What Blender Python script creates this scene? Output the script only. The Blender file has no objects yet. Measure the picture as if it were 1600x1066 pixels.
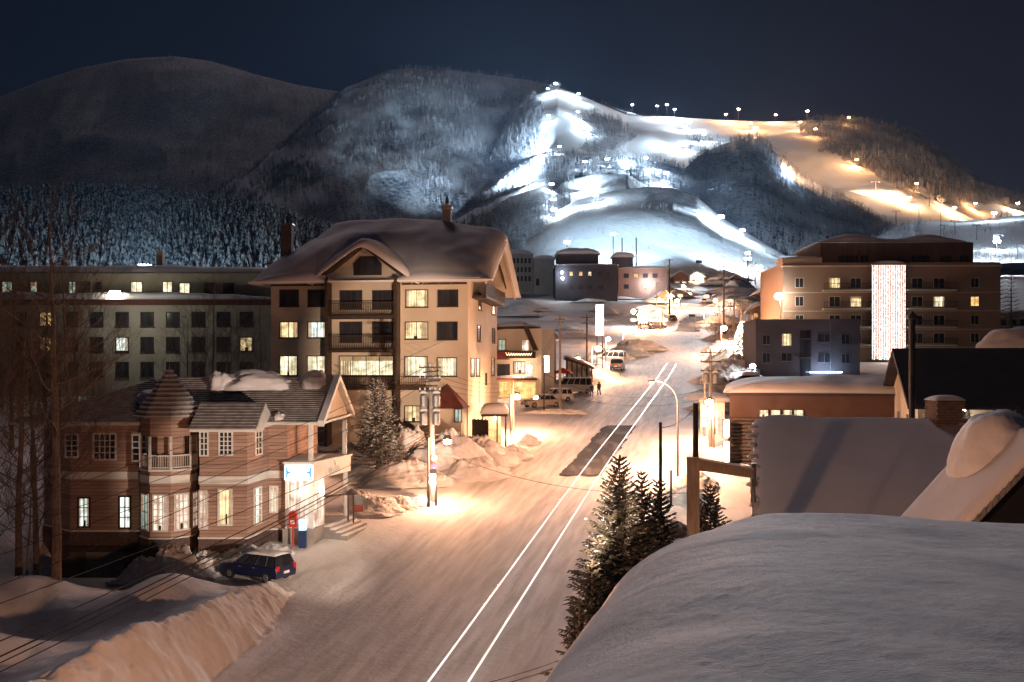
import bpy, bmesh, math, random
import numpy as np
from math import sin, cos, pi, radians, atan2, hypot, sqrt, exp, log
from mathutils import Vector, Matrix

SC = bpy.context.scene
COL = SC.collection

# ------------------------------------------------------------------ camera
F = 1500.0; CX = 800.0; HY = 573.0; CZ = 16.0      # focal length in photo pixels, horizon row, camera height
cam_d = bpy.data.cameras.new('camera')
cam_d.lens = 33.75; cam_d.sensor_width = 36.0
cam_d.shift_y = 40.0/1600.0
cam_d.clip_start = 0.2; cam_d.clip_end = 9000
cam = bpy.data.objects.new('camera', cam_d); COL.objects.link(cam)
cam.location = (0, 0, CZ); cam.rotation_euler = (radians(90), 0, 0)
SC.camera = cam

# ------------------------------------------------------------------ night sky
world = bpy.data.worlds.new('World'); SC.world = world; world.use_nodes = True
wn = world.node_tree.nodes; wl = world.node_tree.links
for n in list(wn): wn.remove(n)
w_out = wn.new('ShaderNodeOutputWorld'); w_bg = wn.new('ShaderNodeBackground')
w_tc = wn.new('ShaderNodeTexCoord'); w_sep = wn.new('ShaderNodeSeparateXYZ')
wl.new(w_tc.outputs['Generated'], w_sep.inputs[0])
w_ramp = wn.new('ShaderNodeValToRGB')
w_map = wn.new('ShaderNodeMapRange'); w_map.inputs[1].default_value = -0.7; w_map.inputs[2].default_value = 0.7
wl.new(w_sep.outputs['X'], w_map.inputs[0]); wl.new(w_map.outputs[0], w_ramp.inputs[0])
el = w_ramp.color_ramp.elements
el[0].position = 0.0; el[0].color = (0.0028, 0.0050, 0.0170, 1)
el[1].position = 1.0; el[1].color = (0.0085, 0.0070, 0.0140, 1)
e = w_ramp.color_ramp.elements.new(0.42); e.color = (0.0055, 0.0115, 0.030, 1)
e = w_ramp.color_ramp.elements.new(0.62); e.color = (0.0090, 0.0105, 0.026, 1)
w_mapz = wn.new('ShaderNodeMapRange'); w_mapz.inputs[1].default_value = 0.12; w_mapz.inputs[2].default_value = 0.6
w_mapz.inputs[3].default_value = 1.25; w_mapz.inputs[4].default_value = 0.45
wl.new(w_sep.outputs['Z'], w_mapz.inputs[0])
w_mul = wn.new('ShaderNodeMixRGB'); w_mul.blend_type = 'MULTIPLY'; w_mul.inputs[0].default_value = 1
wl.new(w_ramp.outputs[0], w_mul.inputs[1]); wl.new(w_mapz.outputs[0], w_mul.inputs[2])
wl.new(w_mul.outputs[0], w_bg.inputs[0]); w_bg.inputs[1].default_value = 0.40
wl.new(w_bg.outputs[0], w_out.inputs[0])

# ------------------------------------------------------------------ soft fill light added for slope and town glow, from high over the mountains
sun_d = bpy.data.lights.new('fill_light', 'SUN'); sun_d.energy = 0.36; sun_d.angle = radians(14)
sun_d.color = (1.0, 0.76, 0.76)
sun = bpy.data.objects.new('fill_light', sun_d); COL.objects.link(sun)
sun.rotation_euler = Vector((0.22, -0.88, -0.78)).to_track_quat('-Z', 'Y').to_euler()

SC.view_settings.view_transform = 'Standard'; SC.view_settings.look = 'None'
SC.view_settings.exposure = 0.3; SC.view_settings.gamma = 1.0
SC.view_settings.use_curve_mapping = False
SC.render.engine = 'CYCLES'
SC.cycles.use_denoising = True
SC.cycles.max_bounces = 4; SC.cycles.diffuse_bounces = 2; SC.cycles.glossy_bounces = 2
SC.cycles.transmission_bounces = 2; SC.cycles.volume_bounces = 0
SC.cycles.caustics_reflective = False; SC.cycles.caustics_refractive = False
SC.cycles.sample_clamp_indirect = 3.0

# ------------------------------------------------------------------ materials
MATS = {}
def nd(nt, t, **kw):
    n = nt.nodes.new(t)
    for k, v in kw.items(): setattr(n, k, v)
    return n
def base_mat(name):
    m = bpy.data.materials.new(name); m.use_nodes = True
    nt = m.node_tree; b = nt.nodes['Principled BSDF']
    MATS[name] = m
    return m, nt, b
def coords(nt, scale=(1,1,1), rot=(0,0,0), space='pos'):
    mp = nd(nt, 'ShaderNodeMapping'); mp.inputs['Scale'].default_value = scale; mp.inputs['Rotation'].default_value = rot
    if space == 'pos':
        g = nd(nt, 'ShaderNodeNewGeometry'); nt.links.new(g.outputs['Position'], mp.inputs[0])
    else:
        g = nd(nt, 'ShaderNodeTexCoord'); nt.links.new(g.outputs['Object'], mp.inputs[0])
    return mp.outputs[0]
def mat(name, col, rough=0.7, col2=None, nscale=3.0, detail=4, bump=0.0, bscale=None, metal=0.0, stretch=(1,1,1),
        lo=0.35, hi=0.65, spec=0.3, space='pos', coat=0.0):
    m, nt, b = base_mat(name)
    b.inputs['Roughness'].default_value = rough; b.inputs['Metallic'].default_value = metal
    b.inputs['Specular IOR Level'].default_value = spec
    if coat: b.inputs['Coat Weight'].default_value = coat
    b.inputs['Base Color'].default_value = (*col, 1)
    if col2 is None: col2 = tuple(c*0.78 for c in col)
    vec = coords(nt, stretch, space=space)
    n = nd(nt, 'ShaderNodeTexNoise'); n.inputs['Scale'].default_value = nscale; n.inputs['Detail'].default_value = detail
    nt.links.new(vec, n.inputs['Vector'])
    r = nd(nt, 'ShaderNodeValToRGB')
    r.color_ramp.elements[0].position = lo; r.color_ramp.elements[1].position = hi
    r.color_ramp.elements[0].color = (*col, 1); r.color_ramp.elements[1].color = (*col2, 1)
    nt.links.new(n.outputs[0], r.inputs[0]); nt.links.new(r.outputs[0], b.inputs['Base Color'])
    if bump:
        n2 = nd(nt, 'ShaderNodeTexNoise'); n2.inputs['Scale'].default_value = bscale or nscale*4; n2.inputs['Detail'].default_value = 5
        nt.links.new(vec, n2.inputs['Vector'])
        bp = nd(nt, 'ShaderNodeBump'); bp.inputs['Strength'].default_value = 0.8; bp.inputs['Distance'].default_value = bump
        nt.links.new(n2.outputs[0], bp.inputs['Height']); nt.links.new(bp.outputs[0], b.inputs['Normal'])
    return m
def emis(name, col, strength, sample=False):
    m, nt, b = base_mat(name)
    b.inputs['Base Color'].default_value = (*[min(1, c) for c in col], 1)
    b.inputs['Emission Color'].default_value = (*col, 1); b.inputs['Emission Strength'].default_value = strength
    try: m.cycles.emission_sampling = 'AUTO' if sample else 'NONE'
    except Exception: pass
    return m
def window_glow(name, col, col2, strength, fold=9.0, sample=False):
    """a lit room behind curtains: emission broken by curtain folds and soft furniture shapes"""
    m, nt, b = base_mat(name)
    b.inputs['Base Color'].default_value = (0.1, 0.1, 0.1, 1); b.inputs['Roughness'].default_value = 0.2
    v = coords(nt, (fold, fold, 0.35))
    n = nd(nt, 'ShaderNodeTexNoise'); n.inputs['Scale'].default_value = 1.0; n.inputs['Detail'].default_value = 2
    nt.links.new(v, n.inputs['Vector'])
    v2 = coords(nt, (0.9, 0.9, 1.3))
    n2 = nd(nt, 'ShaderNodeTexNoise'); n2.inputs['Scale'].default_value = 1.6; n2.inputs['Detail'].default_value = 3
    nt.links.new(v2, n2.inputs['Vector'])
    mx = nd(nt, 'ShaderNodeMath', operation='MULTIPLY'); nt.links.new(n.outputs[0], mx.inputs[0]); nt.links.new(n2.outputs[0], mx.inputs[1])
    r = nd(nt, 'ShaderNodeValToRGB'); r.color_ramp.elements[0].position = 0.13; r.color_ramp.elements[1].position = 0.34
    r.color_ramp.elements[0].color = (*col2, 1); r.color_ramp.elements[1].color = (*col, 1)
    nt.links.new(mx.outputs[0], r.inputs[0]); nt.links.new(r.outputs[0], b.inputs['Emission Color'])
    b.inputs['Emission Strength'].default_value = strength
    try: m.cycles.emission_sampling = 'AUTO' if sample else 'NONE'
    except Exception: pass
    return m

def snow_mat(name, col=(0.80,0.80,0.82), col2=(0.72,0.72,0.75), fine=0.02, fs=9.0, coarse=0.15, cs=0.8, ripple=0.0, rs=5.0):
    m, nt, b = base_mat(name)
    b.inputs['Roughness'].default_value = 0.75; b.inputs['Specular IOR Level'].default_value = 0.25
    p = coords(nt)
    n = nd(nt, 'ShaderNodeTexNoise'); n.inputs['Scale'].default_value = cs; n.inputs['Detail'].default_value = 6
    nt.links.new(p, n.inputs['Vector'])
    r = nd(nt, 'ShaderNodeValToRGB'); r.color_ramp.elements[0].position = 0.35; r.color_ramp.elements[1].position = 0.7
    r.color_ramp.elements[0].color = (*col, 1); r.color_ramp.elements[1].color = (*col2, 1)
    nt.links.new(n.outputs[0], r.inputs[0]); nt.links.new(r.outputs[0], b.inputs['Base Color'])
    b1 = nd(nt, 'ShaderNodeBump'); b1.inputs['Strength'].default_value = 0.6; b1.inputs['Distance'].default_value = coarse
    nt.links.new(n.outputs[0], b1.inputs['Height'])
    nf = nd(nt, 'ShaderNodeTexNoise'); nf.inputs['Scale'].default_value = fs; nf.inputs['Detail'].default_value = 6; nf.inputs['Roughness'].default_value = 0.65
    nt.links.new(coords(nt, (1, 1.8, 1)), nf.inputs['Vector'])
    b2 = nd(nt, 'ShaderNodeBump'); b2.inputs['Strength'].default_value = 0.8; b2.inputs['Distance'].default_value = fine
    nt.links.new(nf.outputs[0], b2.inputs['Height']); nt.links.new(b1.outputs[0], b2.inputs['Normal'])
    nt.links.new(b2.outputs[0], b.inputs['Normal'])
    return m

SNOW = snow_mat('snow', fine=0.03, fs=7)
SNOW_ROOF = snow_mat('roof_snow', (0.78,0.78,0.81), (0.72,0.72,0.76), fine=0.018, fs=5, coarse=0.12, cs=0.45)
SNOW_NEAR = snow_mat('near_roof_snow', (0.80,0.79,0.81), (0.68,0.67,0.70), fine=0.034, fs=21, coarse=0.10, cs=1.3)
SNOW_CLUMP = snow_mat('clumpy_snow', (0.78,0.77,0.79), (0.66,0.65,0.67), fine=0.07, fs=4.5, coarse=0.25, cs=1.6)
SNOW_FAR = snow_mat('ski_run_snow', (0.80,0.84,0.88), (0.70,0.75,0.80), fine=0.5, fs=0.30, coarse=2.5, cs=0.030)

# ------------------------------------------------------------------ object helpers
INV = {}
def tag(o, label=None, cat=None, group=None, kind=None):
    if label: o['label'] = label
    if cat: o['category'] = cat
    if group: o['group'] = group
    if kind: o['kind'] = kind
    return o
def thing(name, label, cat, loc=(0,0,0), rz=0.0, group=None):
    o = bpy.data.objects.new(name, None); COL.objects.link(o)
    o.empty_display_size = 0.3
    o.location = loc; o.rotation_euler = (0, 0, rz)
    INV[o.name] = (Matrix.Translation(Vector(loc)) @ Matrix.Rotation(rz, 4, 'Z')).inverted()
    return tag(o, label, cat, group)

class MB:
    def __init__(s): s.v = []; s.f = []; s.mi = []; s.m = 0
    def add(s, vs, fs):
        o = len(s.v); s.v.extend([tuple(p) for p in vs]); s.f.extend([tuple(i+o for i in f) for f in fs]); s.mi.extend([s.m]*len(fs)); return s
    def box(s, x0, x1, y0, y1, z0, z1):
        vs = [(x0,y0,z0),(x1,y0,z0),(x1,y1,z0),(x0,y1,z0),(x0,y0,z1),(x1,y0,z1),(x1,y1,z1),(x0,y1,z1)]
        return s.add(vs, [(0,3,2,1),(4,5,6,7),(0,1,5,4),(1,2,6,5),(2,3,7,6),(3,0,4,7)])
    def fbox(s, W, a0, a1, d0, d1, z0, z1):
        """box on a wall frame: along the wall, outwards, up"""
        vs = [W.p(a,d,z) for z in (z0,z1) for (a,d) in ((a0,d0),(a1,d0),(a1,d1),(a0,d1))]
        return s.add(vs, [(0,3,2,1),(4,5,6,7),(0,1,5,4),(1,2,6,5),(2,3,7,6),(3,0,4,7)])
    def tube(s, p0, p1, r0, r1=None, n=6, cap=True):
        if r1 is None: r1 = r0
        p0 = Vector(p0); p1 = Vector(p1); d = (p1-p0)
        if d.length < 1e-6: return s
        d.normalize(); a = d.orthogonal().normalized(); b = d.cross(a)
        vs = []
        for p, r in ((p0,r0),(p1,r1)):
            for i in range(n):
                t = 2*pi*i/n; vs.append(p + a*(r*cos(t)) + b*(r*sin(t)))
        fs = [(i,(i+1)%n,n+(i+1)%n,n+i) for i in range(n)]
        if cap: fs += [tuple(range(n-1,-1,-1)), tuple(range(n,2*n))]
        return s.add(vs, fs)
    def path(s, pts, r, n=5):
        for a, b in zip(pts, pts[1:]): s.tube(a, b, r, r, n)
        return s
    def poly(s, vs): return s.add(vs, [tuple(range(len(vs)))])
    def prism(s, bottom, top):
        n = len(bottom)
        return s.add(list(bottom)+list(top), [tuple(range(n-1,-1,-1)), tuple(range(n,2*n))] + [(i,(i+1)%n,n+(i+1)%n,n+i) for i in range(n)])
    def extrude_y(s, prof, y0, y1, xf=lambda x,y,z:(x,y,z)):
        """profile of (x,z) pushed from y0 to y1"""
        return s.prism([xf(x,y0,z) for x,z in prof], [xf(x,y1,z) for x,z in prof])
    def lathe(s, c, prof, n=12, a0=0.0):
        vs = [(c[0]+r*cos(a0+2*pi*i/n), c[1]+r*sin(a0+2*pi*i/n), c[2]+z) for r,z in prof for i in range(n)]
        fs = [(k*n+i, k*n+(i+1)%n, (k+1)*n+(i+1)%n, (k+1)*n+i) for k in range(len(prof)-1) for i in range(n)]
        fs += [tuple(range(n-1,-1,-1)), tuple(range((len(prof)-1)*n, len(prof)*n))]
        return s.add(vs, fs)
    def sphere(s, c, r, n=8, sz=1.0):
        k = max(4, n//2+1)
        return s.lathe(c, [(max(1e-3, r*sin(pi*j/k)), -r*sz*cos(pi*j/k)) for j in range(k+1)], n)
    def grid(s, fn, nu, nv):
        vs = [fn(i/(nu-1), j/(nv-1)) for j in range(nv) for i in range(nu)]
        return s.add(vs, [(j*nu+i, j*nu+i+1, (j+1)*nu+i+1, (j+1)*nu+i) for j in range(nv-1) for i in range(nu-1)])
    def mesh(s, name, mats, inv=None, smooth=False, fixn=True):
        me = bpy.data.meshes.new(name)
        vs = s.v if inv is None else [tuple(inv @ Vector(p)) for p in s.v]
        me.from_pydata(vs, [], s.f)
        if not isinstance(mats, (list, tuple)): mats = [mats]
        for m in mats: me.materials.append(m)
        if len(mats) > 1: me.polygons.foreach_set('material_index', s.mi)
        if fixn and len(s.f) < 60000:
            bm = bmesh.new(); bm.from_mesh(me); bmesh.ops.recalc_face_normals(bm, faces=bm.faces); bm.to_mesh(me); bm.free()
        if smooth: me.polygons.foreach_set('use_smooth', [True]*len(me.polygons))
        me.update(); return me
    def build(s, name, mats, parent=None, world=True, smooth=False, label=None, stuff=False, fixn=True):
        inv = INV.get(parent.name) if (parent is not None and world) else None
        me = s.mesh(name, mats, inv, smooth, fixn)
        o = bpy.data.objects.new(name, me); COL.objects.link(o)
        if parent is not None:
            o.parent = parent
            if world and parent.name in INV: INV[o.name] = INV[parent.name]
        if label: o['label'] = label
        if stuff: o['kind'] = 'stuff'
        return o
def struct(name, mb, m, smooth=False, fixn=True):
    o = mb.build(name, m, None, smooth=smooth, fixn=fixn); o['kind'] = 'structure'; return o
def copy_tree(o, parent=None):
    c = o.copy(); COL.objects.link(c); c.parent = parent
    for ch in list(o.children): copy_tree(ch, c)
    return c

class Wall:
    """vertical wall plane through two ground points; a runs from p0 to p1, d outwards (to the right of p0->p1)"""
    def __init__(s, p0, p1):
        s.p0 = Vector(p0[:2]); s.p1 = Vector(p1[:2]); s.L = (s.p1-s.p0).length
        s.t = (s.p1-s.p0).normalized(); s.n = Vector((s.t.y, -s.t.x))
    def p(s, a, d, z):
        q = s.p0 + s.t*a + s.n*d; return (q.x, q.y, z)
    def px(s, x, y):
        """photo pixel -> (a, z) on the wall"""
        u = (x-CX)/F; v = (HY-y)/F
        # (u*t,t) = p0 + a*T : solve
        det = -u*s.t.y + s.t.x
        # u*k - a*tx = p0x ; k - a*ty = p0y
        k = (s.p0.y*s.t.x - s.p0.x*s.t.y)/(s.t.x - u*s.t.y)
        a = (Vector((u*k, k)) - s.p0).dot(s.t)
        return a, CZ + v*k
def pix(x, y, Y): return ((x-CX)/F*Y, Y, CZ+(HY-y)/F*Y)

def text_part(body, size, W, a, z, d, mat_, parent, extr=0.01, name='lettering', bold=0.0):
    cu = bpy.data.curves.new(name, 'FONT'); cu.body = body; cu.size = size; cu.align_x = 'CENTER'; cu.align_y = 'CENTER'
    cu.extrude = extr; cu.offset = bold
    tmp = bpy.data.objects.new(name+'_tmp', cu); COL.objects.link(tmp)
    dg = bpy.context.evaluated_depsgraph_get(); dg.update()
    me = bpy.data.meshes.new_from_object(tmp.evaluated_get(dg))
    bpy.data.objects.remove(tmp)
    M = Matrix(((W.t.x, 0, W.n.x, 0), (W.t.y, 0, W.n.y, 0), (0, 1, 0, 0), (0, 0, 0, 1)))
    M = Matrix.Translation(Vector(W.p(a, d, z))) @ M
    inv = INV.get(parent.name) if parent is not None else None
    me.transform((inv @ M) if inv is not None else M)
    me.materials.clear(); me.materials.append(mat_)
    o = bpy.data.objects.new(name, me); COL.objects.link(o); o.parent = parent
    return o

# ------------------------------------------------------------------ numpy noise
def vnoise(x, y, seed=0):
    xi = np.floor(x).astype(np.int64); yi = np.floor(y).astype(np.int64)
    fx = x-xi; fy = y-yi; fx = fx*fx*(3-2*fx); fy = fy*fy*(3-2*fy)
    def h(a, b):
        n = (a*374761393 + b*668265263 + seed*1442695041) & 0x7fffffff
        n = ((n ^ (n >> 13))*1274126177) & 0x7fffffff
        return ((n ^ (n >> 16)) & 0xffff)/65535.0
    return (h(xi,yi)*(1-fx)+h(xi+1,yi)*fx)*(1-fy) + (h(xi,yi+1)*(1-fx)+h(xi+1,yi+1)*fx)*fy
def fbm(x, y, o=4, seed=0, gain=0.5):
    s = 0*x; a = 1.0; t = 0
    for i in range(o):
        s = s + a*(vnoise(x, y, seed+i)-0.5)*2; t += a; a *= gain; x = x*2.03+7.1; y = y*2.03+3.7
    return s/t
def np_mesh(name, V, Fq, mats, smooth=True, mi=None, parent=None):
    me = bpy.data.meshes.new(name)
    V = np.asarray(V, dtype=np.float32); Fq = np.asarray(Fq, dtype=np.int32)
    nf, k = Fq.shape
    me.vertices.add(len(V)); me.vertices.foreach_set('co', V.ravel())
    me.loops.add(nf*k); me.loops.foreach_set('vertex_index', Fq.ravel())
    me.polygons.add(nf); me.polygons.foreach_set('loop_start', np.arange(0, nf*k, k, dtype=np.int32))
    me.polygons.foreach_set('loop_total', np.full(nf, k, dtype=np.int32))
    for m in (mats if isinstance(mats, (list,tuple)) else [mats]): me.materials.append(m)
    if mi is not None: me.polygons.foreach_set('material_index', np.asarray(mi, dtype=np.int32))
    me.update(calc_edges=True); me.validate()
    me.polygons.foreach_set('use_smooth', np.full(len(me.polygons), smooth))
    o = bpy.data.objects.new(name, me); COL.objects.link(o); o.parent = parent
    return o
def grid_faces(nc, nr, keep=None):
    j, i = np.meshgrid(np.arange(nr-1), np.arange(nc-1), indexing='ij')
    a = j*nc+i
    q = np.stack([a, a+1, a+nc+1, a+nc], -1).reshape(-1, 4)
    if keep is not None:
        kf = keep.ravel(); q = q[kf[q].any(axis=1)]
    return q
def add_color(o, name, rgba):
    me = o.data; at = me.color_attributes.new(name, 'FLOAT_COLOR', 'POINT'); at.data.foreach_set('color', np.asarray(rgba, dtype=np.float32).ravel())

# ------------------------------------------------------------------ the lie of the land
def softplus(x): return np.where(x > 30, x, np.log1p(np.exp(np.minimum(x, 30))))
def gy(Y):
    Y = np.asarray(Y, dtype=float)
    return 0.105*Y + 0.045*15*softplus((Y-262)/15.0)
def G(Y): return float(gy(Y))
# street centre line (of the pair of lights), X as a function of Y
_sy = [-40, 0, 35.4, 74.2, 138, 155, 254, 337, 472, 620]
_sx = [-20, -10.6, -2.36, 6.5, 22.2, 26.0, 47.75, 68.5, 92, 118]
def street_x(Y): return np.interp(Y, _sy, _sx)
# ------------------------------------------------------------------ hills: one height field out of several ridges
def smin01(t): return np.clip(t, 0, 1)
RIDGES = [
 # name, crest distance, front foot distance, foot row (photo), crest polyline (photo px), shape power, behind slope
 ('far',   3400, 2000, 400, [(-900,290),(-300,210),(0,152),(60,128),(130,106),(200,93),(270,88),(330,97),(400,118),(470,135),(540,146),(600,170),(760,240),(1000,330),(2400,400)], 1.0),
 ('mid',   2250, 950, 425, [(-900,480),(200,400),(300,335),(380,272),(440,225),(500,170),(540,137),(600,113),(640,107),(700,112),(760,119),(830,128),(870,137),(930,160),(1000,182),(1100,200),(1300,260),(2400,420)], 1.15),
 ('upper', 1700, 800, 430, [(-900,500),(560,420),(700,300),(760,232),(800,180),(835,148),(870,134),(905,146),(940,161),(980,178),(1060,182),(1130,185),(1200,188),(1260,186),(1330,187),(1400,196),(1440,214),(1480,246),(1530,285),(1600,305),(1750,330),(2400,400)], 1.25),
 ('spur',  1080, 690, 425, [(-900,520),(620,420),(700,352),(740,327),(790,288),(830,258),(860,244),(900,240),(960,242),(1040,254),(1100,272),(1180,330),(1250,400),(1400,460),(2400,520)], 1.1),
 ('spur2', 860, 600, 432, [(-900,520),(560,400),(640,366),(690,350),(740,334),(800,306),(850,291),(890,312),(930,345),(980,400),(1100,460),(2400,520)], 1.0),
 ('forest',1180, 720, 425, [(-900,560),(960,420),(1060,272),(1090,243),(1130,224),(1180,212),(1210,236),(1250,276),(1310,309),(1380,335),(1440,362),(1500,395),(1600,430),(2400,520)], 1.15),
 ('knoll', 780, 545, 442, [(-900,560),(640,440),(740,402),(820,368),(860,335),(900,313),(950,300),(1010,292),(1050,294),(1090,309),(1130,342),(1180,372),(1230,402),(1290,432),(1400,460),(2400,520)], 0.85),
 ('knob',  930, 740, 400, [(-900,560),(800,420),(855,312),(880,284),(930,270),(980,272),(1010,290),(1060,340),(1120,420),(2400,520)], 0.9),
 ('right', 860, 430, 450, [(-900,560),(1240,470),(1330,392),(1390,360),(1430,345),(1500,346),(1600,336),(1700,330),(2400,330)], 0.95),
 ('wood',  470, 200, 545, [(-1400,300),(-400,318),(0,326),(120,322),(240,326),(330,338),(420,352),(520,385),(640,420),(760,452),(900,470),(2400,560)], 1.0),
]
def hill_height(U, Y):
    """U = X/Y"""
    base = gy(Y)
    base = np.where(Y > 520, gy(520)+0.06*(Y-520), base)
    best = base.copy(); own = np.full(Y.shape, -1)
    X = U*Y
    for k, (nm, Yc, Yb, yb, crest, pw) in enumerate(RIDGES):
        cx = [(p[0]-CX)/F for p in crest]; cy = [p[1] for p in crest]
        zc = CZ + (HY - np.interp(U, cx, cy))/F*Yc
        zb = CZ + (HY - yb)/F*Yb
        t = (Y-Yb)/(Yc-Yb)
        tt = np.clip(t, 0, 1)
        # rounded crest: flatten toward the top
        prof = tt**pw; prof = prof*(1.0) + 0.0
        z = zb + (zc-zb)*prof
        z = np.where(t > 1, zc - (Y-Yc)*0.45, z)
        z = np.where(t < 0, zb + (Y-Yb)*0.9, z)
        amp = {'far':26,'mid':30,'upper':13,'spur':6,'spur2':4,'forest':7,'knoll':2.2,'knob':2.0,'right':2.5,'wood':4}[nm]
        ws = {'far':420,'mid':300,'upper':150,'spur':90,'spur2':60,'forest':90,'knoll':55,'knob':45,'right':60,'wood':50}[nm]
        env = np.clip(t*4, 0, 1)*np.clip((1.0-t)*5+0.12, 0.12, 1)
        z = z + amp*env*fbm(X/ws+k*13.1, Y/ws*0.8, 4, seed=k*11)
        if nm in ('mid','far'):
            z = z + amp*0.9*env*(1-2*np.abs(fbm(X/ws*2.2+Y/ws*0.5, Y/ws*0.55, 3, seed=k*7+3)))
        if nm == 'upper':
            # benches across the slope: the runs fall in steps
            z = z + 9*env*np.sin(Y/58.0 + 1.5*fbm(X/200, Y/200, 2, seed=5))
        if nm == 'knoll':
            z = z + 2.6*env*np.sin(Y/21.0 + X/90)
        m = z > best
        best = np.where(m, z, best); own = np.where(m, k, own)
    return best, own

NC, NR = 760, 560
Yr = np.concatenate([np.geomspace(505, 1300, 330), np.geomspace(1304, 2400, 150), np.geomspace(2410, 4300, 80)])
Ur = np.concatenate([np.linspace(-1.25, -0.56, 60, endpoint=False), np.linspace(-0.56, 0.56, 640), np.linspace(0.565, 1.25, 60)])
UU, YY = np.meshgrid(Ur, Yr)
ZZ, OWN = hill_height(UU, YY)
PXX = CX+UU*F; PYY = HY-(ZZ-CZ)/YY*F
def names(n): return [i for i, r in enumerate(RIDGES) if r[0] == n][0]
RI = {r[0]: i for i, r in enumerate(RIDGES)}

def in_poly(px, py, poly):
    c = np.zeros(px.shape, bool); n = len(poly)
    for i in range(n):
        x0, y0 = poly[i]; x1, y1 = poly[(i+1) % n]
        cond = ((y0 > py) != (y1 > py))
        xx = (x1-x0)*(py-y0)/((y1-y0) if y1 != y0 else 1e-9)+x0
        c ^= cond & (px < xx)
    return c
def wood_density(px, py, own):
    px0, py0 = px, py
    px = px0+14*fbm(px0/16, py0/10, 3, seed=91); py = py0+7*fbm(px0/18, py0/9, 3, seed=92)
    """0 open snow .. 1 dense bare wood: where trees grow on the ski hill"""
    d = np.zeros(px.shape)
    o = own == RI['mid']; d = np.where(o, np.clip(0.35+0.9*vnoise(px/38, py/22, 4)-0.25, 0, 1), d)
    o = own == RI['far']; d = np.where(o, 0.9, d)
    up = own == RI['upper']
    dd = np.zeros(px.shape)
    for poly, dn in [([(700,110),(842,150),(850,200),(840,240),(700,330)], 0.7),
                     ([(915,178),(975,186),(990,215),(960,232),(900,236),(925,205)], 0.55),
                     ([(1075,215),(1125,222),(1130,240),(1070,240)], 0.5),
                     ([(1240,196),(1330,180),(1352,180),(1356,240),(1350,266),(1290,236),(1262,214)], 0.7),
                     ([(1345,262),(1350,186),(1470,190),(1700,250),(1700,330),(1560,318),(1470,318),(1400,292)], 0.6),
                     ([(840,130),(900,130),(905,140),(840,145)], 0.4)]:
        dd = np.where(in_poly(px, py, poly), dn, dd)
    d = np.where(up, dd, d)
    sp = own == RI['spur']
    d = np.where(sp, 0.8, d)
    d = np.where(sp & (py < 246), 0.15, d)
    s2 = own == RI['spur2']
    d = np.where(s2, 0.7, d)
    for poly in [[(660,372),(740,326),(850,284),(880,300),(860,312),(800,318),(740,345),(680,372)]]:
        d = np.where((s2 | sp) & in_poly(px, py, poly), 0.02, d)
    fo = own == RI['forest']; d = np.where(fo, 0.95, d)
    d = np.where(fo & (px < 1150) & (py < 240), 0.4, d)
    kn = own == RI['knoll']
    d = np.where(kn, 0.10, d)
    d = np.where(kn & in_poly(px, py, [(1010,300),(1060,300),(1120,345),(1130,380),(1000,330)]), 0.45, d)
    d = np.where(kn & in_poly(px, py, [(760,420),(820,372),(850,345),(860,380),(800,430)]), 0.25, d)
    d = np.where(own == RI['knob'], 0.15, d)
    d = np.where(own == RI['right'], 0.03, d)
    d = np.where((own == RI['right']), np.maximum(d, np.clip((1450-px)/60, 0, 0.65)), d)
    d = np.where((own == RI['right']) & (px > 1500) & (py > 395), 0.35, d)
    d = np.where(own == RI['wood'], 0.0, d)
    return d
WD = wood_density(PXX, PYY, OWN)
V = np.stack([UU*YY, YY, ZZ], -1).reshape(-1, 3)
hm, nt, b = base_mat('hill_snow')
b.inputs['Roughness'].default_value = 0.8; b.inputs['Specular IOR Level'].default_value = 0.1
at = nd(nt, 'ShaderNodeAttribute'); at.attribute_name = 'cover'
p = coords(nt, (1, 1, 1))
n1 = nd(nt, 'ShaderNodeTexNoise'); n1.inputs['Scale'].default_value = 0.16; n1.inputs['Detail'].default_value = 6; nt.links.new(p, n1.inputs['Vector'])
n2 = nd(nt, 'ShaderNodeTexNoise'); n2.inputs['Scale'].default_value = 0.012; n2.inputs['Detail'].default_value = 5; nt.links.new(p, n2.inputs['Vector'])
mm = nd(nt, 'ShaderNodeMath', operation='MULTIPLY'); nt.links.new(n1.outputs[0], mm.inputs[0]); mm.inputs[1].default_value = 1.9
m2 = nd(nt, 'ShaderNodeMath', operation='MULTIPLY'); nt.links.new(mm.outputs[0], m2.inputs[0]); nt.links.new(at.outputs['Fac'], m2.inputs[1]); m2.use_clamp = True
mx = nd(nt, 'ShaderNodeMixRGB'); nt.links.new(m2.outputs[0], mx.inputs[0])
mx.inputs[1].default_value = (0.70, 0.79, 0.88, 1); mx.inputs[2].default_value = (0.042, 0.062, 0.105, 1)
nt.links.new(mx.outputs[0], b.inputs['Base Color'])
bp = nd(nt, 'ShaderNodeBump'); bp.inputs['Distance'].default_value = 3.0; bp.inputs['Strength'].default_value = 0.6; nt.links.new(n2.outputs[0], bp.inputs['Height'])
n3 = nd(nt, 'ShaderNodeTexNoise'); n3.inputs['Scale'].default_value = 0.30; n3.inputs['Detail'].default_value = 5; nt.links.new(p, n3.inputs['Vector'])
bp2 = nd(nt, 'ShaderNodeBump'); bp2.inputs['Distance'].default_value = 0.8; bp2.inputs['Strength'].default_value = 0.8; nt.links.new(n3.outputs[0], bp2.inputs['Height'])
nt.links.new(bp.outputs[0], bp2.inputs['Normal']); nt.links.new(bp2.outputs[0], b.inputs['Normal'])
ho = np_mesh('hills', V, grid_faces(len(Ur), len(Yr)), hm); ho['kind'] = 'structure'
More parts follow.
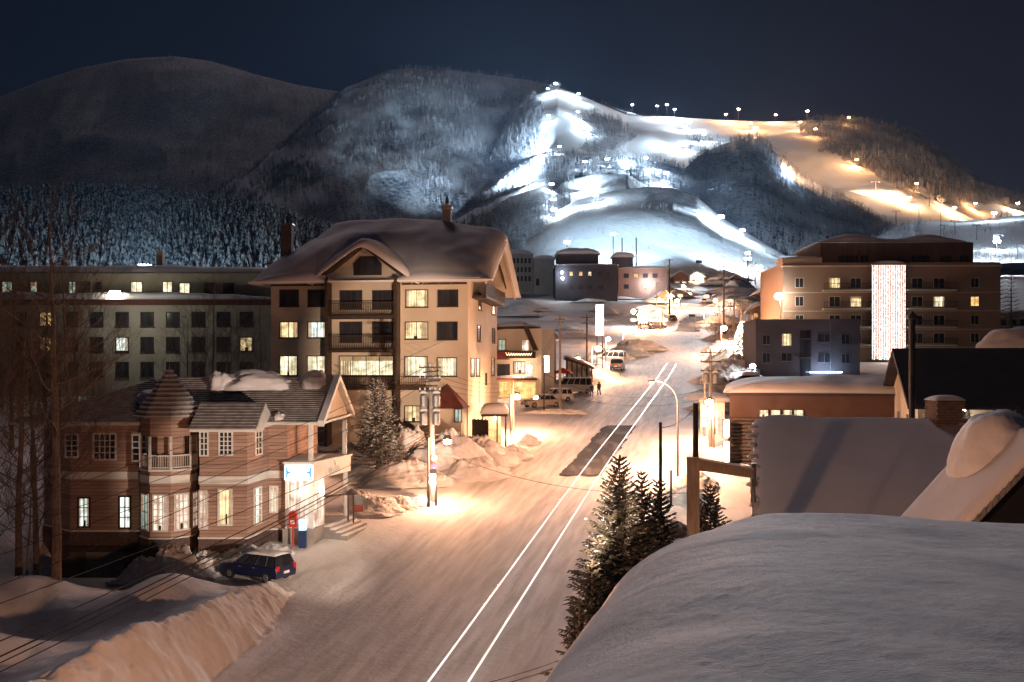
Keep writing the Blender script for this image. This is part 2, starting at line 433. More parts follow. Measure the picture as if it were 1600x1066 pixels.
c = np.stack([WD, WD, WD, np.ones_like(WD)], -1).reshape(-1, 4)
add_color(ho, 'cover', c)

def terrain_z(X, Y):
    z, _ = hill_height(np.array([[X/Y]]), np.array([[float(Y)]])) if Y > 500 else (np.array([[ground_z(X, Y)]]), 0)
    return float(z[0, 0])
def hit_hill(px, py, Y0=520, Y1=3000):
    """distance at which the sight line through a photo pixel meets the hills"""
    Ys = np.geomspace(Y0, Y1, 900); U = np.full(Ys.shape, (px-CX)/F)
    z, own = hill_height(U, Ys)
    ray = CZ + (HY-py)/F*Ys
    k = np.argmax(z >= ray)
    if z[k] < ray[k]: return None
    return float(Ys[k]), float(z[k])

# ------------------------------------------------------------------ town ground
def west_rise(X, Y):
    """the wooded slope behind the hotel on the left"""
    U = X/np.maximum(Y, 1.0)
    z, own = RIDGES[RI['wood']], None
    nm, Yc, Yb, yb, crest, pw = RIDGES[RI['wood']]
    cx = [(p[0]-CX)/F for p in crest]; cy = [p[1] for p in crest]
    zc = CZ + (HY-np.interp(U, cx, cy))/F*Yc
    zb = CZ + (HY-yb)/F*Yb
    t = (Y-Yb)/(Yc-Yb)
    zz = zb+(zc-zb)*np.clip(t, 0, 1)
    return np.where(t < 0, zb+(Y-Yb)*0.9, zz)
def ground_np(X, Y):
    g = gy(Y)
    w = west_rise(X, Y)
    g = np.maximum(g, w)
    # sunk yard in front of the garage of the brown building on the left
    pit = np.clip(1-np.abs(X+24.5)/6.0, 0, 1)*np.clip(1-np.abs(Y-52.5)/6.0, 0, 1)
    g = g - 2.6*np.clip(pit*2.2, 0, 1)
    return g
def ground_z(X, Y): return float(ground_np(np.array(float(X)), np.array(float(Y))))
Yg = np.concatenate([np.linspace(-60, 12, 14), np.geomspace(14, 170, 470), np.geomspace(171, 508, 130)])
Sg = np.linspace(-1, 1, 520); Sg = np.sign(Sg)*(0.55*np.abs(Sg)+0.45*np.abs(Sg)**2.2)
SS, YG = np.meshgrid(Sg, Yg)
XG = SS*(55+1.15*np.maximum(YG, 0))
ZG = ground_np(XG, YG)
sx = street_x(YG); off = XG-sx
road_w = np.clip(1-np.abs(off+2.6)/6.6, 0, 1)
on = np.clip((6.4-np.abs(off+2.8))/0.9, 0, 1)                 # on the packed street
right_bank = np.clip((off-3.3)/1.0, 0, 1)*np.clip((8.5-off)/3.0, 0, 1)*(YG < 66)*(YG > 10)
chunk = fbm(XG*1.1, YG*1.1, 5, seed=31, gain=0.62)
ZG = ZG + (1-on)*(0.16*fbm(XG*0.22, YG*0.22, 4, seed=2) + 0.05*fbm(XG*1.3, YG*1.3, 3, seed=9))
ZG = ZG + right_bank*(0.7+0.5*chunk)
rut = 0.028*np.sin(off*3.6+0.6*fbm(off, YG*0.02, 2, seed=77))+0.02*fbm(off*2.2, YG*0.10, 3, seed=14)
ZG = ZG + on*(rut + 0.012*fbm(XG*2.5, YG*2.5, 3, seed=3))
ZG = ZG - 0.0*road_w
go = np_mesh('ground', np.stack([XG, YG, ZG], -1).reshape(-1, 3), grid_faces(len(Sg), len(Yg)), SNOW); go['kind'] = 'structure'
gm, nt, b = base_mat('street_snow')
b.inputs['Roughness'].default_value = 0.65; b.inputs['Specular IOR Level'].default_value = 0.3
at = nd(nt, 'ShaderNodeAttribute'); at.attribute_name = 'packed'
v0 = coords(nt, (1, 1, 1), rot=(0, 0, radians(13.5)))
mp2 = nd(nt, 'ShaderNodeMapping'); mp2.inputs['Scale'].default_value = (1.0, 0.03, 1.0); nt.links.new(v0, mp2.inputs[0]); vec = mp2.outputs[0]
n1 = nd(nt, 'ShaderNodeTexNoise'); n1.inputs['Scale'].default_value = 2.4; n1.inputs['Detail'].default_value = 5; nt.links.new(vec, n1.inputs['Vector'])
n2 = nd(nt, 'ShaderNodeTexNoise'); n2.inputs['Scale'].default_value = 0.35; n2.inputs['Detail'].default_value = 5; nt.links.new(coords(nt), n2.inputs['Vector'])
r1 = nd(nt, 'ShaderNodeValToRGB'); r1.color_ramp.elements[0].position = 0.36; r1.color_ramp.elements[1].position = 0.62
r1.color_ramp.elements[0].color = (0.44, 0.42, 0.41, 1); r1.color_ramp.elements[1].color = (0.66, 0.64, 0.64, 1); nt.links.new(n1.outputs[0], r1.inputs[0])
r2 = nd(nt, 'ShaderNodeValToRGB'); r2.color_ramp.elements[0].position = 0.3; r2.color_ramp.elements[1].position = 0.7
r2.color_ramp.elements[0].color = (0.70, 0.69, 0.70, 1); r2.color_ramp.elements[1].color = (0.82, 0.81, 0.83, 1); nt.links.new(n2.outputs[0], r2.inputs[0])
mx = nd(nt, 'ShaderNodeMixRGB'); nt.links.new(at.outputs['Fac'], mx.inputs[0]); nt.links.new(r2.outputs[0], mx.inputs[1]); nt.links.new(r1.outputs[0], mx.inputs[2])
nt.links.new(mx.outputs[0], b.inputs['Base Color'])
nb = nd(nt, 'ShaderNodeTexNoise'); nb.inputs['Scale'].default_value = 2.6; nb.inputs['Detail'].default_value = 7; nb.inputs['Roughness'].default_value = 0.62
nt.links.new(coords(nt, (1.0, 1.2, 1)), nb.inputs['Vector'])
bp = nd(nt, 'ShaderNodeBump'); bp.inputs['Distance'].default_value = 0.06; bp.inputs['Strength'].default_value = 0.9
nt.links.new(nb.outputs[0], bp.inputs['Height'])
bq = nd(nt, 'ShaderNodeBump'); bq.inputs['Distance'].default_value = 0.04; bq.inputs['Strength'].default_value = 0.8
nt.links.new(n1.outputs[0], bq.inputs['Height']); nt.links.new(bp.outputs[0], bq.inputs['Normal'])
nt.links.new(bq.outputs[0], b.inputs['Normal'])
go.data.materials[0] = gm
pk = np.clip(on*0.85, 0, 1)
add_color(go, 'packed', np.stack([pk, pk, pk, np.ones_like(pk)], -1).reshape(-1, 4))

# bare asphalt where the street heating has melted the snow
ASPHALT = mat('asphalt', (0.05,0.048,0.05), 0.9, (0.19,0.18,0.18), 0.9, bump=0.03, lo=.48, hi=.75, bscale=7, stretch=(1,0.3,1))
def fn1(x, s): return float(fbm(np.array(float(x)), np.array(0.37), 3, seed=s))*2
def drape(name, x0, x1, y0, y1, lift, m, nx=16, ny=60, seed=0, rag=0.25):
    mb = MB(); rnd = random.Random(seed)
    ra = [rag*(1.6*fn1(k*.23, seed)+.7*fn1(k*.9, seed+1)) for k in range(ny)]; rb = [rag*(1.6*fn1(k*.21, seed+7)+.7*fn1(k*.8, seed+8)) for k in range(ny)]
    def fn(u, v):
        Y = y0+(y1-y0)*v; k = int(round(v*(ny-1)))
        a = x0+ra[k]; b_ = x1+rb[k]; o = a+(b_-a)*u
        X = float(street_x(Y))+o
        return (X, Y, G(Y)+lift)
    mb.grid(fn, nx, ny); return struct(name, mb, m, smooth=False, fixn=False)
drape('asphalt_patch', -2.5, 0.5, 73, 96, 0.05, ASPHALT, seed=3, rag=.14)
drape('asphalt_patch', -3.6, 2.2, 232, 282, 0.10, ASPHALT, seed=5, rag=0.5)
drape('asphalt_patch', -3.0, 2.5, 455, 490, 0.12, ASPHALT, seed=6, rag=0.5)
# ------------------------------------------------------------------ lamps on the ski hill
STEEL = mat('galvanised_steel', (0.30,0.31,0.33), 0.5, metal=0.6, nscale=6)
DARK_STEEL = mat('dark_steel', (0.06,0.06,0.07), 0.5, metal=0.4, nscale=6)
GLOW_W = emis('white_floodlight_glass', (0.93, 0.97, 1.0), 60)
GLOW_O = emis('sodium_lamp_glass', (1.0, 0.62, 0.28), 60)
GLOW_M = emis('warm_white_lamp_glass', (1.0, 0.86, 0.66), 60)
def point(parent, loc, P, col, r=0.2, spot=None, aim=None, blend=0.4):
    ld = bpy.data.lights.new('lamp_light', 'SPOT' if spot else 'POINT'); ld.energy = P; ld.color = col; ld.shadow_soft_size = r
    o = bpy.data.objects.new('lamp_light', ld); COL.objects.link(o); o.parent = parent; o.location = loc
    if spot:
        ld.spot_size = radians(spot); ld.spot_blend = blend
        o.rotation_euler = Vector(aim).to_track_quat('-Z', 'Y').to_euler()
    return o
CW = (0.80, 0.92, 1.0); CO = (1.0, 0.47, 0.25); CM = (1.0, 0.64, 0.40)
def make_mast(h, glow, big):
    s = 1.0
    r = thing('floodlight_mast', 'x', 'floodlight mast')
    mb = MB(); mb.tube((0,0,-2), (0,0,h), 0.32, 0.2, 6); mb.build('pole', DARK_STEEL, r, world=False)
    mb = MB(); mb.box(-1.7,1.7,-0.12,0.12,h-0.15,h+0.1); mb.build('crossbar', DARK_STEEL, r, world=False)
    for i, x in enumerate((-1.3, 1.3) if not big else (-1.5, 0, 1.5)):
        rr = 1.25 if big else 0.9
        mb = MB(); mb.prism([(x-rr,-0.5,h-rr*.7),(x+rr,-0.5,h-rr*.7),(x+rr,-0.5,h+rr*.9),(x-rr,-0.5,h+rr*.9)],
                            [(x-rr*.5,0.4,h-rr*.3),(x+rr*.5,0.4,h-rr*.3),(x+rr*.5,0.4,h+rr*.6),(x-rr*.5,0.4,h+rr*.6)])
        hd = mb.build('lamp_head', DARK_STEEL, r, world=False)
        mb = MB(); mb.sphere((x,-0.62,h+0.05), rr*0.95, 8, 0.95); mb.build('bulb', glow, hd, world=False, smooth=True)
    return r
PROTO = {}
AIMS = { # mast -> (photo point and distance aimed at), power, cone
 (826,279): ((710,205,1900), 2.0e7, 62),
 (843,233): ((780,215,1700), 5.0e6, 60),
 (1126,339): ((980,390,620), 1.4e6, 110),
 (1160,360): ((1080,415,575), 1.2e6, 120),
 (1041,271): ((1000,330,720), 1.6e6, 90),
 (980,257): ((1010,215,1500), 7e5, 80),
 (1062,223): ((960,215,1500), 4.0e5, 110),
 (1230,268): ((1330,300,1300), 1.4e6, 95, (1.0,0.52,0.25)),
 (1181,201): ((1240,240,1500), 1.1e6, 110, (1.0,0.48,0.20)),
 (1009,247): ((1120,330,950), 1.5e6, 90),
 (1390,300): ((1300,300,1300), 1.3e6, 80, (1.0,0.50,0.24)),
 (1590,318): ((1500,360,700), 3.0e5, 110, (1.0,0.72,0.48)),
}
HILL = [ # px, py, kind, size class, brightness, what it stands by
 (868,131,'w',2,1.0,'at the very top of the lit ski slope'),(856,139,'w',1,.7,'just left of the topmost floodlight'),(904,147,'w',1,.6,'on the ridge right of the summit lights'),
 (903,175,'w',1,.9,'on the upper slope below the summit lights'),(988,164,'w',2,1.2,'on the skyline right of the summit, the lone bright one'),
 (1027,166,'w',1,.6,'left of the three close lamps on the skyline'),(1042,164,'m',1,.6,'middle and warmest of the three close skyline lamps'),(1054,171,'w',1,.8,'right of the three close lamps on the skyline'),
 (857,181,'w',0,.3,'small one at the left edge of the upper runs'),(919,199,'w',0,.9,'beside the wooded patch on the upper run'),(1076,192,'w',1,.9,'at the right edge of the upper white run'),
 (1100,210,'w',1,.8,'above the little trees at the right of the white run'),(1062,223,'w',0,1.1,'low on the right of the upper white run'),
 (843,233,'w',0,.15,'leftmost of the three small lamps on the spur crest'),(858,235,'w',0,.2,'middle of the three small lamps on the spur crest'),(874,229,'w',0,.3,'rightmost of the three small lamps on the spur crest'),
 (914,253,'w',0,.5,'on the dark wooded spur, left of a row of three'),(948,249,'w',0,.6,'on the dark wooded spur, middle of a row of three'),(980,257,'w',1,.9,'on the dark wooded spur, right of a row of three'),
 (1009,247,'w',0,.2,'tiny one right of the row on the spur'),(1041,271,'w',2,1.1,'big bright one above the crest of the front knoll'),
 (826,279,'w',1,.6,'alone on the dark flank left of the slope'),(862,288,'w',0,.5,'topmost of the chain up the left gully'),(913,288,'w',1,.7,'by the small knob above the front knoll'),
 (931,306,'w',1,.9,'on the left shoulder of the front knoll'),(865,312,'w',0,.5,'second from the top in the left gully chain'),(866,329,'w',1,.7,'lowest of the chain up the left gully'),
 (1126,339,'w',2,1.3,'biggest one on the right flank of the front knoll'),(1160,360,'w',1,1.0,'lowest one on the right flank of the front knoll'),
 (1134,179,'o',0,.7,'small orange one left of the orange skyline row'),(1154,171,'m',1,1.0,'leftmost large one of the orange skyline row'),(1173,193,'o',0,.7,'just above the brightest spot of the orange run'),
 (1181,201,'m',2,1.3,'at the head of the orange run'),(1212,180,'m',1,.8,'third along the orange skyline row'),(1261,174,'m',2,.9,'brightest of the orange skyline row'),
 (1250,191,'o',0,.7,'below the brightest one of the orange skyline row'),(1274,202,'o',0,.8,'at the fork of the two orange runs'),(1326,184,'o',1,.6,'rightmost one on the skyline'),
 (1230,268,'w',0,1.6,'white one on the left edge of the orange run'),(1338,250,'o',0,1.0,'at the lower end of the side run'),
 (1390,300,'m',1,1.3,'at the foot of the orange run'),(1421,309,'m',1,.9,'second at the foot of the orange run'),(1432,287,'o',0,.35,'faint orange one above the foot of the run'),
 (1491,325,'m',2,1.0,'beside the lift line on the right slope'),(1553,333,'w',1,1.0,'whitish one near the right edge above the firs'),(1590,318,'m',2,1.6,'brightest one at the right edge of the slope'),
 (1524,318,'o',0,.3,'small orange one between two bright ones at right'),
 (1557,378,'w',0,.5,'low one above the firs at right'),(1168,405,'m',0,.4,'at the bottom station below the slope'),(1185,418,'m',0,.3,'small one at the bottom of the slope right of the road'),
]
for (px, py, kd, big, br, lab) in HILL:
    mastpx = 13
    hit = hit_hill(px, py+mastpx) or hit_hill(px, py+mastpx+10) or hit_hill(px, py+mastpx+25)
    if not hit: continue
    Yh, zh = hit
    top = CZ+(HY-py)/F*Yh
    h = max(6.0, min(26.0, top-zh)); h = round(h/3)*3
    key = (h, kd, big)
    if key not in PROTO:
        r = make_mast(h, {'w':GLOW_W,'o':GLOW_O,'m':GLOW_M}[kd], big == 2); PROTO[key] = r
    else: r = copy_tree(PROTO[key])
    X = (px-CX)/F*Yh
    r.location = (X, Yh, top-h)
    sc = {0:0.75, 1:1.1, 2:1.5}[big]*(0.55+0.45*Yh/1400)
    for ch in r.children:
        pass
    col = {'w':'white','o':'orange','m':'warm white'}[kd]
    tag(r, f'{col} floodlight mast {lab}', 'floodlight mast', 'floodlight masts on the ski slopes')
    if (px, py) in AIMS:
        a_ = AIMS[(px, py)]; tgt = Vector(pix(*a_[0]))-Vector((X, Yh, top))
        point(r, (0, -2.2, h+2.0), a_[1], a_[3] if len(a_) > 3 else (0.72,0.88,1.0), 1.5, spot=a_[2], aim=tgt, blend=0.9)
    point(r, (0, -3.0, h+1.0), 50000*br*(Yh/1100)**1.0, {'w':CW,'o':(1.0,0.40,0.13),'m':(1.0,0.50,0.22)}[kd], 0.6)

def spot_on(px, py, Y, aim_px, P, col, deg, lab=None, sc=1.0):
    """an extra aimed projector on a mast of its own, shining at a point of the slope"""
    h = 16
    x, y, z = pix(px, py, Y)
    key = (h, 'w', 2)
    if key not in PROTO:
        r = make_mast(h, GLOW_W, True); PROTO[key] = r
    else: r = copy_tree([c_ for c_ in [PROTO[key]]][0])
    for ch in list(r.children):
        if ch.type == 'LIGHT': bpy.data.objects.remove(ch)
    r.location = (x, y, z-h*sc); r.scale = (sc, sc, sc)
    tag(r, lab, 'floodlight mast', 'floodlight masts on the ski slopes')
    t = Vector(aim_px) - Vector((x, y, z))
    point(r, (0, -1.6, h+0.5), P, col, 1.0, spot=deg, aim=t, blend=0.8)
    return r

spot_on(886, 379, 520, pix(1030, 345, 690), 3.6e6, (0.70,0.88,1.0), 80, 'white floodlight mast rising behind the flat roofed far building', .62)
spot_on(227, 418, 131, pix(230, 370, 330), 6.0e5, (0.66,0.87,1.0), 120, 'bright white floodlight on the roof of the long left hotel', .34)

spot_on(958, 366, 535, pix(985, 335, 700), 1.4e6, (0.70,0.88,1.0), 85, 'slim white floodlight mast standing at the foot of the lit knoll', .5)
spot_on(1168, 396, 545, pix(1090, 350, 700), 1.7e6, (0.70,0.88,1.0), 95, 'white floodlight mast at the right foot of the lit knoll', .5)
spot_on(1556, 372, 480, pix(1500, 370, 640), 1.2e6, (0.86,0.92,1.0), 110, 'white floodlight mast behind the firs on the lower right slope', .5)
# ------------------------------------------------------------------ woods
def scatter_mesh(name, tv, tf, pos, scl, rot, mats, tmi=None, jitter=None):
    tv = np.asarray(tv, float); tf = np.asarray(tf, int); n = len(pos); nv = len(tv)
    c = np.cos(rot)[:,None]; s_ = np.sin(rot)[:,None]
    sc = np.asarray(scl)
    if sc.ndim == 1: sc = np.stack([sc, sc], -1)
    x = tv[None,:,0]*sc[:,:1]; y = tv[None,:,1]*sc[:,:1]; z = tv[None,:,2]*sc[:,1:]
    X = x*c-y*s_; Y = x*s_+y*c
    if jitter is not None: X = X + jitter[:, :1]*z; Y = Y + jitter[:, 1:]*z
    V = np.stack([X+pos[:,None,0], Y+pos[:,None,1], z+pos[:,None,2]], -1).reshape(-1, 3)
    Fq = (tf[None]+(np.arange(n)*nv)[:,None,None]).reshape(-1, tf.shape[1])
    mi = None if tmi is None else np.tile(np.asarray(tmi), n)
    return np_mesh(name, V, Fq, mats, smooth=False, mi=mi)
def bare_template(seed, nb=16):
    """small leafless tree, height 1: a trunk and thin rising limbs of triangles"""
    r = random.Random(seed); v = []; f = []
    def sliver(p, q, w):
        p = Vector(p); q = Vector(q); d = (q-p).normalized(); a = d.orthogonal().normalized(); a = (Matrix.Rotation(r.uniform(0, pi), 3, d) @ a)*w
        o = len(v); v.extend([tuple(p-a), tuple(p+a), tuple(q)]); f.append((o, o+1, o+2))
        b_ = d.cross(a); o = len(v); v.extend([tuple(p-b_), tuple(p+b_), tuple(q)]); f.append((o, o+1, o+2))
    sliver((0,0,-0.05), (r.uniform(-.05,.05), r.uniform(-.05,.05), 1), 0.022)
    for i in range(nb):
        z = r.uniform(0.25, 0.85); a = r.uniform(0, 2*pi); L = (1.05-z)*r.uniform(0.4, 0.65)
        p = (0,0,z); q = (cos(a)*L*0.8, sin(a)*L*0.8, z+L*0.75); sliver(p, q, 0.012)
        a2 = a+r.uniform(-1,1); pm = tuple(p[k]*0.5+q[k]*0.5 for k in range(3))
        sliver(pm, (pm[0]+cos(a2)*L*.4, pm[1]+sin(a2)*L*.4, pm[2]+L*.4), 0.008)
    return v, f
BARK_FAR = mat('frosted_birch_wood', (0.085,0.09,0.10), 0.9, (0.30,0.33,0.38), 0.02, lo=0.4, hi=0.62)
rng = np.random.default_rng(7)
# area-weighted sampling of the hill grid
cellA = np.abs(np.gradient(UU, axis=1)*YY*np.gradient(YY, axis=0))
vis = (PXX > -120) & (PXX < 1720) & (PYY > 60)
# crude visibility: a point is hidden when a nearer row reaches higher in the picture
runmin = np.minimum.accumulate(PYY, axis=0)
seen = PYY <= runmin + 6
ww = cellA*np.clip(WD, 0, 1)*vis*seen
ww = ww*np.where(OWN == RI['far'], 0.15, 1)*np.where(OWN == RI['mid'], 0.7, 1)
ww = ww/(1+(YY/1500)**2)
pr = (ww/ww.sum()).ravel(); NT = 30000
idx = rng.choice(pr.size, NT, p=pr)
jx = rng.uniform(-1, 1, NT)*np.gradient(Ur)[idx % len(Ur)]; jy = rng.uniform(-1, 1, NT)*np.gradient(Yr)[idx//len(Ur)]
uu = UU.ravel()[idx]+jx*0.7; yy = YY.ravel()[idx]+jy*0.7
zz, _ = hill_height(uu, yy)
pos = np.stack([uu*yy, yy, zz-0.3], -1)
hgt = rng.uniform(6, 12, NT)*np.where(yy > 1350, 1.25, 1.0)*np.where(OWN.ravel()[idx] == RI['knoll'], 0.35, 1)*np.where(OWN.ravel()[idx] == RI['right'], 0.5, 1)
for s_ in range(4):
    k = slice(s_, None, 4)
    tv, tf = bare_template(s_+1, 9)
    w = scatter_mesh('bare_birch_wood', tv, tf, pos[k], np.stack([hgt[k]*1.1, hgt[k]], -1), rng.uniform(0, 6.28, len(pos[k])), BARK_FAR)
    tag(w, None, None, None, 'stuff')
# skyline and ridge trees: a denser row on the crest of the wooded ridge
def conifer_template(seed, tiers=6, sides=6):
    r = random.Random(seed); v = []; f = []
    for t in range(tiers):
        z0 = 0.10+0.80*t/tiers; z1 = z0+0.30*(1-0.4*t/tiers); R = 0.19*(1-t/tiers)**0.85+0.02
        o = len(v); a0 = r.uniform(0, 6.28)
        v.append((0, 0, min(1.0, z1)))
        for i in range(sides*2):
            a = a0+2*pi*i/(sides*2); rr = R*(r.uniform(0.85, 1.2) if i % 2 == 0 else 0.55); v.append((rr*cos(a), rr*sin(a), z0-(0.03 if i % 2 == 0 else -0.02)))
        for i in range(sides*2): f.append((o, o+1+i, o+1+(i+1) % (sides*2)))
    return v, f
def snowy_needles(name, g, s, lo=0.42, hi=0.6, sc=1.6):
    m, nt, b = base_mat(name)
    b.inputs['Roughness'].default_value = 0.9; b.inputs['Specular IOR Level'].default_value = 0.1
    n = nd(nt, 'ShaderNodeTexNoise'); n.inputs['Scale'].default_value = sc; n.inputs['Detail'].default_value = 5; nt.links.new(coords(nt), n.inputs['Vector'])
    r = nd(nt, 'ShaderNodeValToRGB'); r.color_ramp.elements[0].position = lo; r.color_ramp.elements[1].position = hi
    r.color_ramp.elements[0].color = (*g, 1); r.color_ramp.elements[1].color = (*s, 1)
    nt.links.new(n.outputs[0], r.inputs[0]); nt.links.new(r.outputs[0], b.inputs['Base Color'])
    return m
FIR_FAR = snowy_needles('snowy_fir_far', (0.022,0.035,0.045), (0.55,0.60,0.66), 0.42, 0.60, 1.1)
N = 5200
cu = rng.uniform(-0.66, 0.02, N*3); cy = 235+(475-235)*rng.uniform(0, 1, N*3)**0.8
gz_ = ground_np(cu*cy, cy); wr = gz_-gy(cy)
ok = (wr > 4.0); cu = cu[ok][:N]; cy = cy[ok][:N]; gz_ = gz_[ok][:N]
pos = np.stack([cu*cy, cy, gz_-0.4], -1)
for s_ in range(3):
    k = slice(s_, None, 3); tv, tf = conifer_template(s_+20)
    hh = rng.uniform(8.5, 14.5, len(pos[k]))
    w = scatter_mesh('snowy_fir_wood', tv, tf, pos[k], np.stack([hh*1.0, hh], -1), rng.uniform(0, 6.28, len(pos[k])), FIR_FAR, jitter=rng.normal(0, 0.02, (len(pos[k]), 2)))
    tag(w, None, None, None, 'stuff')
# ------------------------------------------------------------------ building kit
CREAM = mat('cream_render', (0.60,0.53,0.43), 0.85, (0.53,0.465,0.375), 0.5, bump=0.01, bscale=9)
WHITE = mat('white_paint', (0.72,0.71,0.68), 0.6, (0.62,0.61,0.58), 1.5)
DARKWOOD = mat('dark_brown_wood', (0.035,0.024,0.02), 0.7, (0.055,0.038,0.03), 3, bump=0.01)
BLACK = mat('black_paint', (0.018,0.017,0.019), 0.6, nscale=3)
GLASS_D = mat('dark_window_glass', (0.020,0.022,0.028), 0.12, (0.05,0.05,0.058), 0.9, spec=0.6, stretch=(2,2,0.3))
LIT_Y = window_glow('lit_window_yellow', (1.0,0.78,0.42), (0.30,0.19,0.07), 1.25)
LIT_C = window_glow('lit_window_cream', (1.0,0.90,0.62), (0.30,0.24,0.13), 1.35)
LIT_W = window_glow('lit_window_white', (0.92,1.0,0.90), (0.25,0.30,0.25), 1.25)
LIT_O = window_glow('lit_window_amber', (1.0,0.60,0.20), (0.45,0.22,0.06), 1.2)
LIT_G = window_glow('lit_window_greenish', (0.62,0.80,0.66), (0.16,0.24,0.20), 0.7)
LIT_B = window_glow('lit_shop_window', (1.0,0.84,0.66), (0.28,0.13,0.09), 1.15, fold=5)

WRND = random.Random(12)
INSIDE = mat('dim_interior', (0.05,0.035,0.025), 0.9)
CURT = [window_glow('glowing_curtain_beige', (0.75,0.50,0.25), (0.35,0.20,0.09), .55, fold=14), window_glow('glowing_curtain_rose', (0.62,0.34,0.20), (0.28,0.13,0.07), .5, fold=14), window_glow('glowing_curtain_ivory', (0.80,0.70,0.46), (0.40,0.32,0.18), .7, fold=14)]
def window(W, a0, a1, z0, z1, root, frame, pane, fw=0.07, nx=2, nz=1, d=0.0, name='window', sill=None, bar=0.03):
    if a1 < a0: a0, a1 = a1, a0
    if z1 < z0: z0, z1 = z1, z0
    mb = MB(); o = 0.07
    mb.fbox(W, a0-fw, a1+fw, d, d+o, z1, z1+fw); mb.fbox(W, a0-fw, a1+fw, d, d+o, z0-fw, z0)
    mb.fbox(W, a0-fw, a0, d, d+o, z0, z1); mb.fbox(W, a1, a1+fw, d, d+o, z0, z1)
    for i in range(1, nx):
        a = a0+(a1-a0)*i/nx; mb.fbox(W, a-bar, a+bar, d+0.012, d+0.05, z0, z1)
    for i in range(1, nz):
        z = z0+(z1-z0)*i/nz; mb.fbox(W, a0, a1, d+0.014, d+0.046, z-bar*0.8, z+bar*0.8)
    if sill: mb.fbox(W, a0-fw*1.6, a1+fw*1.6, d, d+sill, z0-fw-0.06, z0-fw-0.002)
    fr = mb.build(name, frame, root)
    mb = MB(); mb.fbox(W, a0, a1, d-0.05, d+0.016, z0, z1); mb.build('pane', pane, fr)
    if pane.name.startswith('lit_'):
        r = WRND; w_ = a1-a0; cm = CURT[r.randrange(3)]; k = r.random()
        for s_ in (0, 1):
            if r.random() < .25: continue
            cw_ = w_*r.uniform(.08, .30); lo_ = z0 if r.random() < .8 else z0+(z1-z0)*.5
            n_ = 5; b0 = a0 if s_ == 0 else a1-cw_; mb = MB()
            for i in range(n_): mb.fbox(W, b0+cw_*i/n_, b0+cw_*(i+.7)/n_, d+.0165, d+.022+.004*(i % 2), lo_, z1)
            mb.build('curtain', cm, fr)
        if k < .35:
            mb = MB(); zz = z0+(z1-z0)*r.uniform(.12,.3); aa = a0+w_*r.uniform(.3,.55); mb.fbox(W, aa, aa+w_*r.uniform(.12,.3), d+.0165, d+.019, z0, zz); mb.build('furniture', INSIDE, fr)
        elif k < .5:
            mb = MB(); mb.fbox(W, a0, a1, d+.0165, d+.0195, z1-(z1-z0)*r.uniform(.15,.45), z1); mb.build('blind', cm, fr)
    return fr
def win_px(W, x0, y0, x1, y1, root, frame, pane, **kw):
    a0, za = W.px(x0, (y0+y1)/2); a1, zb = W.px(x1, (y0+y1)/2)
    _, z1 = W.px((x0+x1)/2, y0); _, z0 = W.px((x0+x1)/2, y1)
    return window(W, a0, a1, z0, z1, root, frame, pane, **kw)
def offset_poly(P, d):
    """push a counter-clockwise footprint outwards"""
    n = len(P); out = []
    for i in range(n):
        a = Vector(P[i-1]); b = Vector(P[i]); c = Vector(P[(i+1) % n])
        n1 = Vector(((b-a).y, -(b-a).x)).normalized(); n2 = Vector(((c-b).y, -(c-b).x)).normalized()
        m = (n1+n2); m = m/max(0.25, (1+n1.dot(n2))); out.append((b.x+m.x*d, b.y+m.y*d))
    return out
def walls(name, P, z0, z1, m, root, off=0.0):
    if off: P = offset_poly(P, off)
    mb = MB(); mb.prism([(x,y,z0) for x,y in P], [(x,y,z1) for x,y in P]); return mb.build(name, m, root)
class Frame2:
    """turned ground frame: local x to the right along the front, local y away from the street"""
    def __init__(s, o, ang): s.o = Vector(o); s.a = ang; s.ex = Vector((cos(ang), sin(ang))); s.ey = Vector((-sin(ang), cos(ang)))
    def w(s, x, y, z=None):
        q = s.o+s.ex*x+s.ey*y; return (q.x, q.y) if z is None else (q.x, q.y, z)
def fn_noise(x, y, s=0):
    return float(fbm(np.array(float(x)), np.array(float(y)), 3, seed=s))
